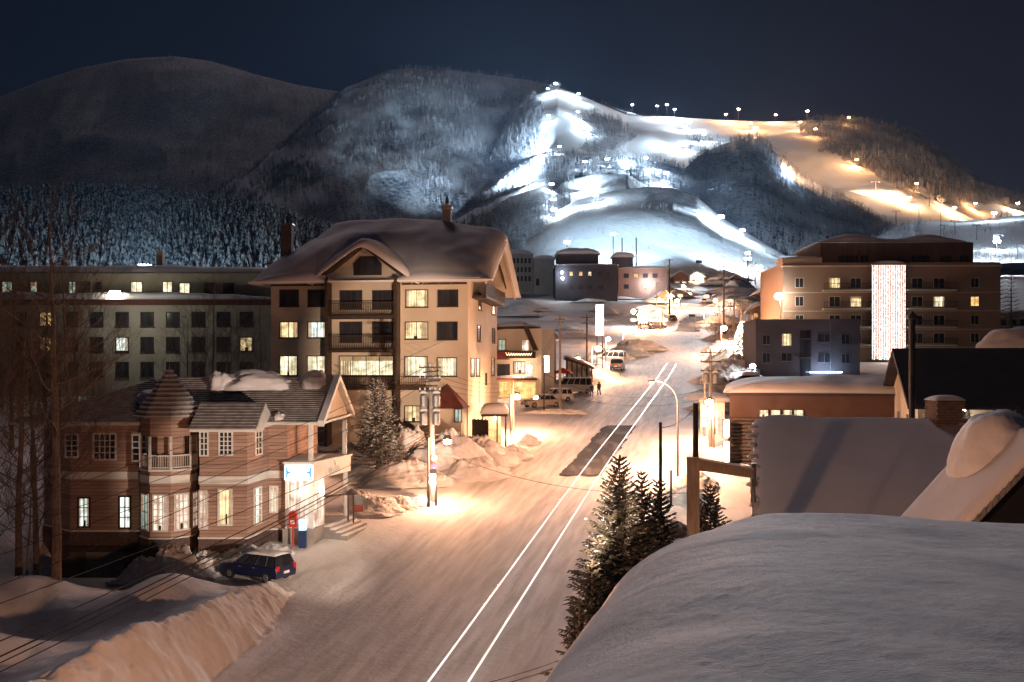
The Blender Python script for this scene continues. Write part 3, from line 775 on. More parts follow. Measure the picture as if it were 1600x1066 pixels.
def snow_slab(name, parent, fr, x0, x1, y0, y1, zr, T, m=None, nu=44, nv=30, seed=0, lump=0.25, ls=0.35, p=4.0, tfn=None, bottom=0.03, droop=0.0, label=None):
    """settled snow on a roof: thick, rounded at every edge, following the roof height zr(x,y)"""
    m = m or SNOW_ROOF
    ss = np.sin(np.linspace(-pi/2, pi/2, nu)); ts = np.sin(np.linspace(-pi/2, pi/2, nv))
    S, Tt = np.meshgrid(ss, ts)
    X = x0+(x1-x0)*(S+1)/2; Y = y0+(y1-y0)*(Tt+1)/2
    e = np.clip(1-np.abs(S)**p, 0, 1)**0.5*np.clip(1-np.abs(Tt)**p, 0, 1)**0.5
    Zr = np.vectorize(zr)(X, Y).astype(float)
    th = T*(1+lump*fbm(X*ls, Y*ls, 3, seed=seed))
    if tfn is not None: th = th*np.vectorize(tfn)(X, Y)
    top = Zr+bottom+th*e - droop*(1-e)
    # bulge beyond the eave
    cx_, cy_ = (x0+x1)/2, (y0+y1)/2
    V = []; F_ = []
    for j in range(nv):
        for i in range(nu):
            V.append(fr.w(float(X[j,i]), float(Y[j,i]), float(top[j,i])))
    F_ += [(j*nu+i, j*nu+i+1, (j+1)*nu+i+1, (j+1)*nu+i) for j in range(nv-1) for i in range(nu-1)]
    o = len(V)
    for j in range(nv):
        for i in range(nu): V.append(fr.w(float(X[j,i]), float(Y[j,i]), float(Zr[j,i]+bottom-droop*0.5)))
    F_ += [(o+(j+1)*nu+i, o+(j+1)*nu+i+1, o+j*nu+i+1, o+j*nu+i) for j in range(nv-1) for i in range(nu-1)]
    ring = [i for i in range(nu)] + [j*nu+nu-1 for j in range(1, nv)] + [(nv-1)*nu+i for i in range(nu-2, -1, -1)] + [j*nu for j in range(nv-2, 0, -1)]
    for a, b in zip(ring, ring[1:]+ring[:1]): F_.append((a, b, o+b, o+a))
    mb = MB(); mb.add(V, F_)
    ob = mb.build(name, m, parent, smooth=True, fixn=False, label=label)
    return ob
from mathutils import noise as mnoise
def heap(name, c, r, seed=0, amp=0.25, freq=0.9, m=None, parent=None, n=40, rough=0.12, flat=1.0, bell=False, kind='structure', label=None, cat=None):
    """a heap of shovelled snow: a displaced half dome"""
    mb = MB(); V = []; nr = n//2
    for j in range(nr+1):
        ph = (pi/2)*j/nr*1.12
        for i in range(n):
            th = 2*pi*i/n
            d = Vector((cos(th)*sin(ph), sin(th)*sin(ph), cos(ph)))
            q = d*freq*2+Vector((seed*3.1, seed*1.7, 0))
            k = 1+amp*mnoise.noise(q)+amp*0.6*mnoise.noise(q*2.3)+rough*mnoise.noise(q*6.1)+rough*0.6*mnoise.noise(q*13)
            if bell:
                t = j/nr; hgt = cos(pi/2*min(1, t))**2.0; kk = 1+(k-1)*.9
                V.append((c[0]+cos(th)*t*r[0]*1.45*(1+.5*(k-1)), c[1]+sin(th)*t*r[1]*1.45*(1+.5*(k-1)), c[2]-.12+hgt*r[2]*kk)); continue
            V.append((c[0]+d.x*r[0]*k, c[1]+d.y*r[1]*k, c[2]+max(-0.6, d.z*r[2]*k*flat)))
    F_ = [(j*n+i, (j+1)*n+i, (j+1)*n+(i+1) % n, j*n+(i+1) % n) for j in range(nr) for i in range(n)]
    mb.add(V, F_); o = mb.build(name, m or SNOW_CLUMP, parent, smooth=True, fixn=False)
    if parent is None:
        o['kind'] = kind
    return o
def rail(W, a0, a1, d0, z0, h, root, m, name='railing', step=0.14, post=0.035, rb=0.012):
    """balcony rail: top and bottom bars are one part, the thin balusters a second"""
    mb = MB(); mb.fbox(W, a0, a1, d0-post, d0+post, z0+h-0.07, z0+h); mb.fbox(W, a0, a1, d0-post*.8, d0+post*.8, z0+0.06, z0+0.12)
    for a in (a0, a1): mb.fbox(W, a-post, a+post, d0-post*1.05, d0+post*1.05, z0, z0+h+0.03)
    r = mb.build(name, m, root)
    mb = MB(); n = max(1, int((a1-a0)/step))
    for i in range(1, n):
        a = a0+(a1-a0)*i/n; mb.fbox(W, a-rb, a+rb, d0-rb, d0+rb, z0+0.121, z0+h-0.071)
    mb.build('balusters', m, r, stuff=True)
    return r
def catenary(p0, p1, sag, n=18):
    p0 = Vector(p0); p1 = Vector(p1)
    return [p0.lerp(p1, i/n)-Vector((0, 0, sag*4*(i/n)*(1-i/n))) for i in range(n+1)]
# ------------------------------------------------------------------ turreted post office building
SIDING = None
def siding_mat(name, c1, c2, pitch=0.20):
    m, nt, b = base_mat(name)
    b.inputs['Roughness'].default_value = 0.8; b.inputs['Specular IOR Level'].default_value = 0.2
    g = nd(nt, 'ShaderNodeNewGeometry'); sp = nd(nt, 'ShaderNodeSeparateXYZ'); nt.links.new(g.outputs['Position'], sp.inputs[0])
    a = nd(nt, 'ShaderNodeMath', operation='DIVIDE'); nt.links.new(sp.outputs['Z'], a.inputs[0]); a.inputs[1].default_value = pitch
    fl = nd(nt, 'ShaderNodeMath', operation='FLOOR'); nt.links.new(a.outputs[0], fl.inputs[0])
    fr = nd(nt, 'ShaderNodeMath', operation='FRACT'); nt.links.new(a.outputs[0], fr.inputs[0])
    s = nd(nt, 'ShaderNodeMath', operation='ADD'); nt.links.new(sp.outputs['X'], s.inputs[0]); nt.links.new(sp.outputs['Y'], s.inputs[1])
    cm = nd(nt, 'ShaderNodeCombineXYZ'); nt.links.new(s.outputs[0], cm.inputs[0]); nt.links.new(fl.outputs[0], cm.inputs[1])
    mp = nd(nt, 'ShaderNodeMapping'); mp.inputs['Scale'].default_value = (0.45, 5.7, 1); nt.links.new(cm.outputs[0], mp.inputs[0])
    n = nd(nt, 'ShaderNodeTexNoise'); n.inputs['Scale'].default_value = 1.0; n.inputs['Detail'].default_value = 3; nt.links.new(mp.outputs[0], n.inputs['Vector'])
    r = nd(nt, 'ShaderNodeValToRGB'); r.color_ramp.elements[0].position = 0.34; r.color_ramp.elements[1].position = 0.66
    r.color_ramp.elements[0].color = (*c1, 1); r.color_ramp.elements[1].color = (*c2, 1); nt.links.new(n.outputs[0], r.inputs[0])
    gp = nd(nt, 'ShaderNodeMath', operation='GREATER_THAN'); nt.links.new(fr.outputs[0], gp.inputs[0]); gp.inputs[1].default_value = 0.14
    dk = nd(nt, 'ShaderNodeMixRGB'); nt.links.new(gp.outputs[0], dk.inputs[0]); dk.inputs[1].default_value = (c1[0]*.68, c1[1]*.68, c1[2]*.68, 1); nt.links.new(r.outputs[0], dk.inputs[2])  # lap shade painted in: darker line along each board's lower edge
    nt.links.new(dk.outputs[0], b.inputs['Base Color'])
    bp = nd(nt, 'ShaderNodeBump'); bp.inputs['Distance'].default_value = 0.03; bp.inputs['Strength'].default_value = 1
    nt.links.new(fr.outputs[0], bp.inputs['Height']); bp.invert = True; nt.links.new(bp.outputs[0], b.inputs['Normal'])
    return m
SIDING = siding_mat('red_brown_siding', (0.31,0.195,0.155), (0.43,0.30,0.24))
SHINGLE = mat('grey_roof_shingles', (0.20,0.185,0.18), 0.9, (0.34,0.32,0.32), 2.2, bump=0.02, bscale=14)
SIGN_GLOW = emis('lit_white_sign', (0.86,0.95,1.0), 1.25)
SIGN_BLUE = emis('lit_blue_sign', (0.05,0.30,0.85), 0.75)
PO = thing('post_office_building', 'brown clad building with conical corner turret and lit blue and white sign over its porch', 'building', (-18, 57, 5.6))
P = [(-25.3,55),(-17.7,55),(-17.15,52.7),(-14.55,52.7),(-14.1,55.6),(-13.0,55.6),(-13.0,64.2),(-28,64.2),(-28,57.4)]
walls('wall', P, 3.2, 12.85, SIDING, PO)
walls('plinth', P, 3.1, 6.55, mat('dark_plinth_brick', (0.085,0.055,0.05), 0.85, (0.13,0.09,0.08), 6), PO, 0.06)
walls('string_course', P, 6.55, 6.64, WHITE, PO, 0.09)
walls('white_band', P, 9.55, 9.98, WHITE, PO, 0.05)
walls('cornice', P, 12.62, 12.86, WHITE, PO, 0.08)
W0 = Wall((-28,55), (-11,55)); WB = Wall((-17.15,52.7), (-14.55,52.7)); WCh = Wall((-14.55,52.7), (-14.1,55.6)); WR = Wall((-14.1,55.6), (-13.0,55.6))
WL = Wall((-28,57.4), (-25.3,55))
for (a, b_, c_, d_, pn, nx, nz) in [(148,679,180,717,GLASS_D,4,4),(208,681,228,719,GLASS_D,2,4)]:
    win_px(W0, a, b_, c_, d_, PO, WHITE, pn, nx=nx, nz=nz, fw=0.10)
win_px(W0, 104, 680, 121, 713, PO, WHITE, GLASS_D, nx=2, nz=4, fw=0.09)
for (a, b_, c_, d_, pn) in [(124,779,139,822,LIT_W),(188,777,203,824,LIT_W)]:
    win_px(W0, a, b_, c_, d_, PO, DARKWOOD, pn, nx=2, nz=3, fw=0.09)
win_px(WB, 314, 676, 324, 711, PO, WHITE, GLASS_D, nx=2, nz=4, fw=0.08)
win_px(WB, 344, 676, 362, 710, PO, WHITE, GLASS_D, nx=3, nz=5, fw=0.08)
win_px(WCh, 399, 675, 408, 709, PO, WHITE, GLASS_D, nx=2, nz=4, fw=0.08)
win_px(WB, 313, 768, 323, 825, PO, WHITE, LIT_B, nx=2, nz=5, fw=0.08)
win_px(WB, 343, 766, 361, 819, PO, WHITE, LIT_Y, nx=1, nz=1, fw=0.10)
win_px(WCh, 397, 763, 407, 817, PO, WHITE, LIT_W, nx=2, nz=5, fw=0.08)
win_px(WR, 423, 761, 433, 799, PO, WHITE, LIT_B, nx=2, nz=5, fw=0.08)
# garage in the sunk yard
mb = MB(); mb.fbox(W0, 2.75, 9.3, 0.0, 0.35, 5.45, 5.75); mb.build('garage_lintel', DARKWOOD, PO)
mb = MB(); a0, _ = W0.px(135, 870); a1, _ = W0.px(194, 870)
for k in range(9): mb.fbox(W0, a0, a1, 0.02, 0.10-0.02*(k % 2), 3.2+k*0.245, 3.2+(k+1)*0.245-0.02)
mb.build('garage_door', mat('grey_shutter', (0.20,0.19,0.18), 0.7), PO)
# turret
tc = (-19.35, 54.25); tr = 1.52
oct_ = [(tc[0]+tr*cos(radians(22.5+45*k)), tc[1]+tr*sin(radians(22.5+45*k))) for k in range(8)]
def oring(r, z, c=tc): return [(c[0]+r*cos(radians(22.5+45*k)), c[1]+r*sin(radians(22.5+45*k)), z) for k in range(8)]
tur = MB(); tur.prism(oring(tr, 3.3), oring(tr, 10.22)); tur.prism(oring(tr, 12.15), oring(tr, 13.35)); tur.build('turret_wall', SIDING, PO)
mb = MB(); mb.prism(oring(tr+.06, 3.3), oring(tr+.06, 6.5)); mb.build('turret_plinth', MATS['dark_plinth_brick'], PO)
for r_, za_, zb_ in ((.10,6.5,6.58),(.05,9.56,9.99),(.12,10.22,10.34)):
    mb = MB(); mb.prism(oring(tr+r_, za_), oring(tr+r_, zb_)); mb.build('turret_band', WHITE, PO)
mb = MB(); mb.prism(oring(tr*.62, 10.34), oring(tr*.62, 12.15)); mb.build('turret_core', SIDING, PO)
mb = MB()
for k in range(8):
    x, y = oct_[k]; mb.box(x-.06, x+.06, y-.06, y+.06, 10.34, 12.15)
mb.build('turret_posts', WHITE, PO)
WF = []
for k in range(8):
    p0 = oct_[k]; p1 = oct_[(k+1) % 8]; w = Wall(p0, p1); WF.append(w)
for k in range(8):
    w = WF[k]; mid = (w.p0+w.p1)/2
    if mid.y > 55.3: continue
    rail(w, 0.05, w.L-0.05, -0.02, 10.34, 0.78, PO, WHITE, name='turret_railing', step=0.13)
    vis_ = w.n.y < 0.3
    pn = {True: LIT_B, False: LIT_G}[w.n.x > -0.2]
    if vis_: window(w, 0.22, w.L-0.22, 7.0, 8.9, PO, WHITE, pn, nx=3 if pn is LIT_B else 2, nz=5 if pn is LIT_B else 2, fw=0.08, name='turret_window')
cw = Wall((tc[0]-.9, tc[1]-.95), (tc[0]+.3, tc[1]-.95))
nC = 11
for k in range(nC):
    t0 = k/nC; t1 = (k+1)/nC
    prof = lambda t: (tr+0.36)*(1-t)**1.0+0.02
    z0_, z1_ = 13.2+2.75*t0, 13.2+2.75*t1
    mb = MB(); a = oring(prof(t0)+0.05, z0_-0.03); a2 = oring(prof(t0)+0.05, z0_+0.035); b_ = oring(prof(t1)+0.0, z1_-0.03)
    mb.prism(a, a2); mb.prism(oring(prof(t0)+0.04, z0_+0.036), b_); sc_ = mb.build('shingle_course', SHINGLE, PO)
    mb = MB(); mb.prism(oring(prof(t0)+0.055, z0_+0.037), oring(prof(t0)-0.02, z0_+0.11)); mb.build('course_snow', SNOW_ROOF, sc_)
mb = MB(); mb.tube((tc[0], tc[1], 15.85), (tc[0], tc[1], 16.25), 0.05, 0.01); mb.build('turret_finial', STEEL, PO)
# hipped main roof in stepped courses
def course_plane(mb, A, B, C_, D, n, lift=0.05):
    """A,B eave ends; D,C ridge ends; courses parallel to the eave"""
    A, B, C_, D = map(Vector, (A, B, C_, D)); nn = (B-A).cross(D-A).normalized()
    if nn.z < 0: nn = -nn
    for k in range(n):
        t0, t1 = k/n, (k+1)/n
        p = [A.lerp(D, t0)+nn*lift, B.lerp(C_, t0)+nn*lift, B.lerp(C_, t1)+nn*0.005, A.lerp(D, t1)+nn*0.005]
        q = [A.lerp(D, t0), B.lerp(C_, t0)]
        mb.add(p, [(0,1,2,3)]); mb.add([q[0], q[1], p[1], p[0]], [(0,1,2,3)])
RZ = 15.35; RYm = 59.4
mb = MB()
course_plane(mb, (-28.5,54.3,12.85), (-10.7,54.3,12.85), (-10.7,RYm,RZ), (-21.5,RYm,RZ), 22)
course_plane(mb, (-10.7,64.8,12.75), (-28.5,64.8,12.75), (-21.5,RYm,RZ), (-10.7,RYm,RZ), 16)
course_plane(mb, (-28.5,64.8,12.8), (-28.5,54.3,12.85), (-21.5,RYm,RZ), (-21.5,RYm,RZ+0.001), 20)
mb.build('roof', SHINGLE, PO, fixn=False)
mb = MB(); mb.box(-28.45,-10.8,54.35,64.75,12.70,12.84); mb.build('eaves_board', WHITE, PO)
# right gable wall with white bargeboards
mb = MB(); mb.prism([(-11.3,54.6,12.84),(-11.3,64.4,12.84),(-11.3,RYm,RZ-0.15)], [(-11.0,54.6,12.84),(-11.0,64.4,12.84),(-11.0,RYm,RZ-0.15)]); mb.build('gable', CREAM, PO)
mb = MB()
for (ya, yb) in ((54.25,RYm),(64.85,RYm)):
    mb.prism([(-10.98,ya,12.62),(-10.98,ya,12.95),(-10.98,yb,RZ+0.16),(-10.98,yb,RZ-0.2)], [(-10.62,ya,12.62),(-10.62,ya,12.95),(-10.62,yb,RZ+0.16),(-10.62,yb,RZ-0.2)])
mb.build('bargeboard', WHITE, PO)
# little gable over the bay
mb = MB()
course_plane(mb, (-17.5,51.9,12.62), (-13.85,51.9,12.62), (-13.85,54.0,13.98), (-17.5,54.0,13.98), 9)
course_plane(mb, (-13.85,56.3,12.6), (-17.5,56.3,12.6), (-17.5,54.0,13.98), (-13.85,54.0,13.98), 9)
mb.add([(-17.5,51.9,12.62),(-17.5,54.0,13.98),(-17.5,56.3,12.6)], [(0,1,2)])
mb.build('bay_roof', SHINGLE, PO, fixn=False)
mb = MB(); mb.prism([(-14.2,51.95,12.58),(-14.2,56.2,12.6),(-14.2,54.0,13.92)], [(-13.84,51.95,12.58),(-13.84,56.2,12.6),(-13.84,54.0,13.92)]); mb.build('bay_gable', WHITE, PO)
mb = MB(); mb.box(-17.45,-13.9,51.95,53.9,12.46,12.60); mb.build('bay_eaves_board', WHITE, PO)
# porch at the right end
PF = Wall((-13.0,55.0), (-11.4,55.0)); PS = Wall((-11.4,55.0), (-10.15,59.9))
pp = [(-13.0,55.0),(-11.4,55.0),(-10.15,59.9),(-13.0,59.9)]
walls('porch_floor', pp, 5.4, 6.72, mat('concrete', (0.33,0.31,0.29), 0.9, (0.26,0.25,0.24), 2, bump=0.01), PO, 0.12)
walls('fascia', pp, 9.5, 10.46, WHITE, PO, 0.06)
walls('balcony_coping', pp, 10.46, 10.56, WHITE, PO, 0.14)
for (x, y) in ((-11.55,55.15),(-10.4,59.7)):
    mb = MB(); mb.box(x-.12,x+.12,y-.12,y+.12,10.56,12.70); mb.build('upper_column', WHITE, PO)
for (x, y) in ((-11.5,55.1),(-10.35,59.65),(-12.88,55.1)):
    mb = MB(); mb.box(x-.11,x+.11,y-.11,y+.11,6.72,9.5); mb.build('column', WHITE, PO)
mb = MB(); mb.fbox(PF, 0.14, 1.38, -0.06, -0.03, 6.75, 9.48); mb.build('entrance_glass', LIT_B, PO)
mb = MB()
for a in (0.16, 0.56, 0.97, 1.36): mb.fbox(PF, a-.03, a+.03, -0.03, 0.03, 6.75, 9.48)
mb.fbox(PF, 0.14, 1.38, -0.025, 0.025, 8.7, 8.78); mb.fbox(PF, 0.14, 1.38, -0.025, 0.028, 6.75, 7.0)
mb.build('entrance_frame', WHITE, PO)
mb = MB(); mb.fbox(PS, 0.14, 1.3, -0.06, -0.02, 6.75, 9.48); mb.build('side_glass', LIT_B, PO)
mb = MB(); mb.fbox(PS, 1.3, 1.4, -0.08, 0.04, 6.75, 9.48); mb.fbox(PS, 0.70, 0.76, -0.02, 0.02, 6.75, 9.48); mb.build('side_frame', WHITE, PO)
sg = MB(); sg.fbox(PF, 0.02, 1.62, 0.07, 0.20, 9.52, 10.36); sgo = sg.build('sign_board', SIGN_GLOW, PO)
mb = MB()
for s_ in (0, 1):
    a = 0.10 if s_ == 0 else 1.54; k = 1 if s_ == 0 else -1
    mb.add([PF.p(a, 0.206, 9.66), PF.p(a+k*.10, 0.206, 9.66), PF.p(a+k*.10, 0.206, 9.86), PF.p(a+k*.34, 0.206, 9.95), PF.p(a+k*.10, 0.206, 10.04), PF.p(a+k*.10, 0.206, 10.24), PF.p(a, 0.206, 10.24)], [(0,1,2,3,4,5,6)])
mb.build('sign_arrow', SIGN_BLUE, sgo)
text_part('〒', 0.42, PS, 2.85, 10.20, 0.075, WHITE, PO, 0.02, 'emblem', 0.012)
text_part('ゆうびん', 0.42, PS, 2.75, 9.80, 0.075, WHITE, PO, 0.02, 'lettering', 0.010)
GLOBE = emis('porch_globe_glass', (1.0,0.86,0.62), 6)
for (x, y, z) in ((-12.1,54.75,8.75),(-11.0,55.6,8.95)):
    mb = MB(); mb.sphere((x,y,z), 0.13, 10); mb.tube((x,y,z+.1),(x,y,9.5),0.012); g = mb.build('globe_lamp', GLOBE, PO, smooth=True)
point(PO, tuple(INV[PO.name] @ Vector((-11.0,56.2,8.7))), 60, (1.0,0.80,0.56), 0.12)
point(PO, tuple(INV[PO.name] @ Vector((-12.1,54.2,8.9))), 40, (1.0,0.86,0.66), 0.10)
# steps towards the street
for k in range(4):
    o0 = PS.n*(0.14+0.34*(3-k)+0.34); o1 = PS.n*0.10
    z = 6.72-0.16*(3-k)-0.10
    a = PS.p(1.2, 0.12+0.36*(4-k), 0); b_ = PS.p(5.0, 0.12+0.36*(4-k), 0); c_ = PS.p(5.0, 0.12+0.36*(3-k)+0.01, 0); d_ = PS.p(1.2, 0.12+0.36*(3-k)+0.01, 0)
    mb = MB(); mb.prism([(q[0],q[1],5.3) for q in (a,b_,c_,d_)], [(q[0],q[1],z) for q in (a,b_,c_,d_)]); st = mb.build('step', MATS['concrete'], PO)
    mb = MB(); mb.prism([(q[0],q[1],z+0.002) for q in (PS.p(1.3,0.18+0.36*(4-k)-.12,0),PS.p(4.9,0.18+0.36*(4-k)-.12,0),c_,d_)], [(q[0],q[1],z+0.05) for q in (PS.p(1.3,0.18+0.36*(4-k)-.12,0),PS.p(4.9,0.18+0.36*(4-k)-.12,0),c_,d_)]); mb.build('step_snow', SNOW, st)
# snow left lying on the roofs
ID = Frame2((0,0), 0)
heap('snow_lump', (-19.7+2.0,58.4,14.5), (0.75,0.9,1.15), 3, 0.25, .9, SNOW_ROOF, PO, 30, rough=.03)
heap('snow_lump', (-15.6,58.6,14.75), (2.2,1.2,0.95), 5, 0.25, 0.8, SNOW_ROOF, PO, 40, rough=.03)
heap('snow_lump', (-12.1,58.9,14.75), (0.95,1.0,0.95), 9, 0.25, .9, SNOW_ROOF, PO, 30, rough=.03)
heap('snow_lump', (-13.3,55.0,12.9), (0.35,0.6,0.5), 12, 0.3, 1.2, SNOW_CLUMP, PO, 24, rough=.04)
heap('snow_lump', (-20.9,57.0,13.9), (1.3,1.4,0.75), 14, 0.25, 0.9, SNOW_ROOF, PO, 30, rough=.03)
snow_slab('porch_snow', PO, ID, -13.0, -11.35, 55.0, 59.5, lambda x, y: 10.56, 0.10, nu=12, nv=16)
# ------------------------------------------------------------------ alpine style hotel
fA = Frame2((-3.9, 85.0), -atan2(0.132, 0.991))
AL = thing('alpine_hotel', 'cream alpine style hotel, thick snow on its roof, front gable over two dark balconies', 'hotel', (-12, 90, 8.8))
gA = 8.2
Pa = [fA.w(-18.2,0), fA.w(-12.4,0), fA.w(-12.4,-0.7), fA.w(-6.1,-0.7), fA.w(-6.1,0), fA.w(0,0), fA.w(0,17.4), fA.w(-18.2,17.4)]
walls('wall', Pa, gA, 23.75, CREAM, AL)
FR = Wall(fA.w(-18.2,0), fA.w(0,0)); FC = Wall(fA.w(-12.4,-0.7), fA.w(-6.1,-0.7)); SD = Wall(fA.w(0,0), fA.w(0,17.4))
def wa(W, x0, y0, x1, y1, pn, nx=2, nz=1): return win_px(W, x0, y0, x1, y1, AL, DARKWOOD, pn, nx=nx, nz=nz, fw=0.07, sill=0.16)
for (x0, x1, y0, y1, pn) in [(438,466,454,478,GLASS_D),(482,510,454,478,GLASS_D),(635,668,454,479,LIT_Y),(685,715,454,478,GLASS_D),
                             (438,465,504,527,LIT_Y),(482,510,504,527,LIT_W),(634,668,504,529,LIT_Y),(684,714,504,530,GLASS_D),
                             (438,464,557,586,LIT_C),(481,510,557,582,LIT_C),(633,667,558,587,LIT_C),(684,713,560,587,LIT_C),
                             (633,656,635,658,LIT_Y)]:
    wa(FR, x0, y0, x1, y1, pn)
for (x0, x1, y0, y1, pn, nx) in [(532,565,455,482,GLASS_D,2),(583,613,455,482,GLASS_D,2),(532,565,504,534,GLASS_D,2),(583,613,504,534,GLASS_D,2),(531,614,557,586,LIT_C,4)]:
    wa(FC, x0, y0, x1, y1, pn, nx)
for (x0, x1, y0, y1, pn) in [(747.5,751.5,459,484,GLASS_D),(769,773,469,491,GLASS_D),(746,750,509,533,GLASS_D),(769,773,514,535,GLASS_D),(735.5,741,561,587,LIT_G),(744,749,561,587,LIT_G),(768,772,560,586,GLASS_D),(758,760,584,600,GLASS_D)]:
    wa(SD, x0, y0, x1, y1, pn, 1 if x1-x0 < 6 else 2)
# attic window with cut corners
a0, z0 = FC.px(554, 429); a1, z1 = FC.px(595, 402)
mb = MB(); cc = 0.55; out = [(a0,z0),(a1,z0),(a1,z1-cc),(a1-cc,z1),(a0+cc,z1),(a0,z1-cc)]
mb.prism([FC.p(a,0.0,z) for a,z in [(a0-.09,z0-.09),(a1+.09,z0-.09),(a1+.09,z1-cc),(a1-cc+.05,z1+.09),(a0+cc-.05,z1+.09),(a0-.09,z1-cc)]], [FC.p(a,0.06,z) for a,z in [(a0-.09,z0-.09),(a1+.09,z0-.09),(a1+.09,z1-cc),(a1-cc+.05,z1+.09),(a0+cc-.05,z1+.09),(a0-.09,z1-cc)]])
fo = mb.build('attic_window', DARKWOOD, AL)
mb = MB(); mb.prism([FC.p(a,0.05,z) for a,z in out], [FC.p(a,0.075,z) for a,z in out]); mb.build('pane', GLASS_D, fo)
mb = MB()
for i in (1,2,3): a = a0+(a1-a0)*i/4; mb.fbox(FC, a-.03, a+.03, 0.076, 0.10, z0, z1-0.02)
mb.build('glazing_bars', DARKWOOD, fo)
# dark timber corner posts and balconies of the centre section
for a in (-0.10, FC.L-0.12):
    mb = MB(); mb.fbox(FC, a, a+0.26, 0.0, 1.25, gA, 23.9); mb.build('timber_fin', DARKWOOD, AL)
for yr, yf in ((474,494),(525,546)):
    _, zt = FC.px(567, yr); _, zf = FC.px(567, yf)
    mb = MB(); mb.fbox(FC, 0.16, FC.L-0.12, 0.0, 1.2, zf-0.28, zf); mb.build('balcony_floor', DARKWOOD, AL)
    rail(FC, 0.2, FC.L-0.16, 1.12, zf, zt-zf, AL, DARKWOOD, step=0.16, rb=0.02)
# long ground deck
_, zt = FC.px(590, 588); _, zf = FC.px(590, 603)
DK = Wall(fA.w(-12.4,-1.9), fA.w(-3.4,-1.9))
mb = MB(); mb.prism([fA.w(-12.4,-2.0,zf-.34), fA.w(-3.4,-2.0,zf-.34), fA.w(-3.4,-0.003,zf-.34), fA.w(-6.05,-0.003,zf-.34), fA.w(-6.05,-0.703,zf-.34), fA.w(-12.4,-0.703,zf-.34)],
                    [fA.w(-12.4,-2.0,zf), fA.w(-3.4,-2.0,zf), fA.w(-3.4,-0.003,zf), fA.w(-6.05,-0.003,zf), fA.w(-6.05,-0.703,zf), fA.w(-12.4,-0.703,zf)]); mb.build('deck', DARKWOOD, AL)
rail(DK, 0.05, DK.L-0.05, 0.0, zf, zt-zf, AL, DARKWOOD, step=0.16, rb=0.02)
mb = MB(); mb.fbox(FR, 0.0, 5.7, 0.0, 0.14, 23.3, 23.6); mb.fbox(FR, 12.2, 18.1, 0.0, 0.14, 23.3, 23.6); mb.build('eaves_trim', DARKWOOD, AL)
# roof: ridge along the front, half hipped at the left, wide gable overhang at the right
RIDZ = 28.5; EZ = 23.7; RL = 8.6
def zroof(x, y):
    t = 1-abs(y-RL)/(RL+1.2); z = EZ+(RIDZ-EZ)*max(0, t)
    lx = (x+19.6)/4.6                                     # left hip
    return min(z, EZ+(RIDZ-EZ)*max(0.0, lx*1.0))
mb = MB()
xs = [-19.6,-18.4,-17.2,-16,-15.0,-12,-6,0,1.7]; ys = [-1.2,1.2,3.6,6,RL,11.2,13.6,16,18.4]
V_ = [fA.w(x,y,zroof(x,y)+0.0) for y in ys for x in xs]; n_ = len(xs)
F_ = [(j*n_+i, j*n_+i+1, (j+1)*n_+i+1, (j+1)*n_+i) for j in range(len(ys)-1) for i in range(n_-1)]
V2 = [(p_[0],p_[1],p_[2]-0.3) for p_ in V_]; o_ = len(V_)
mb.add(V_+V2, F_+[tuple(o_+q for q in reversed(f)) for f in F_]+[(i,i+1,o_+i+1,o_+i) for i in range(n_-1)]+[(j*n_+n_-1,(j+1)*n_+n_-1,o_+(j+1)*n_+n_-1,o_+j*n_+n_-1) for j in range(len(ys)-1)]+[(j*n_,(j+1)*n_,o_+(j+1)*n_,o_+j*n_) for j in range(len(ys)-1)])
mb.build('roof', CREAM, AL, fixn=True)
# gable wall and its dark line, side balcony
mb = MB(); mb.prism([fA.w(-0.3,0,23.75), fA.w(-0.3,17.4,23.75), fA.w(-0.3,RL,29.0)], [fA.w(0,0,23.75), fA.w(0,17.4,23.75), fA.w(0,RL,29.0)]); mb.build('gable', CREAM, AL)
mb = MB()
for y0_, y1_ in ((-1.2,RL),(18.4,RL)):
    mb.prism([fA.w(1.71,y0_,EZ-0.5), fA.w(1.71,y0_,EZ+0.02), fA.w(1.71,y1_,RIDZ+0.02), fA.w(1.71,y1_,RIDZ-0.6)], [fA.w(1.86,y0_,EZ-0.5), fA.w(1.86,y0_,EZ+0.02), fA.w(1.86,y1_,RIDZ+0.02), fA.w(1.86,y1_,RIDZ-0.6)])
mb.build('bargeboard', CREAM, AL)
mb = MB(); mb.prism([fA.w(1.0,RL-.3,27.6), fA.w(1.0,17.6,24.1), fA.w(1.0,17.6,23.9), fA.w(1.0,RL-.3,27.3)], [fA.w(1.15,RL-.3,27.6), fA.w(1.15,17.6,24.1), fA.w(1.15,17.6,23.9), fA.w(1.15,RL-.3,27.3)]); mb.build('timber_brace', DARKWOOD, AL)
_, zs = SD.px(760, 437)
mb = MB(); mb.fbox(SD, 2.0, 14.5, 0.0, 1.3, 22.2, 22.45); mb.build('side_balcony_floor', DARKWOOD, AL)
rail(SD, 2.0, 14.5, 1.25, 22.45, 1.15, AL, DARKWOOD, step=0.2, rb=0.055)
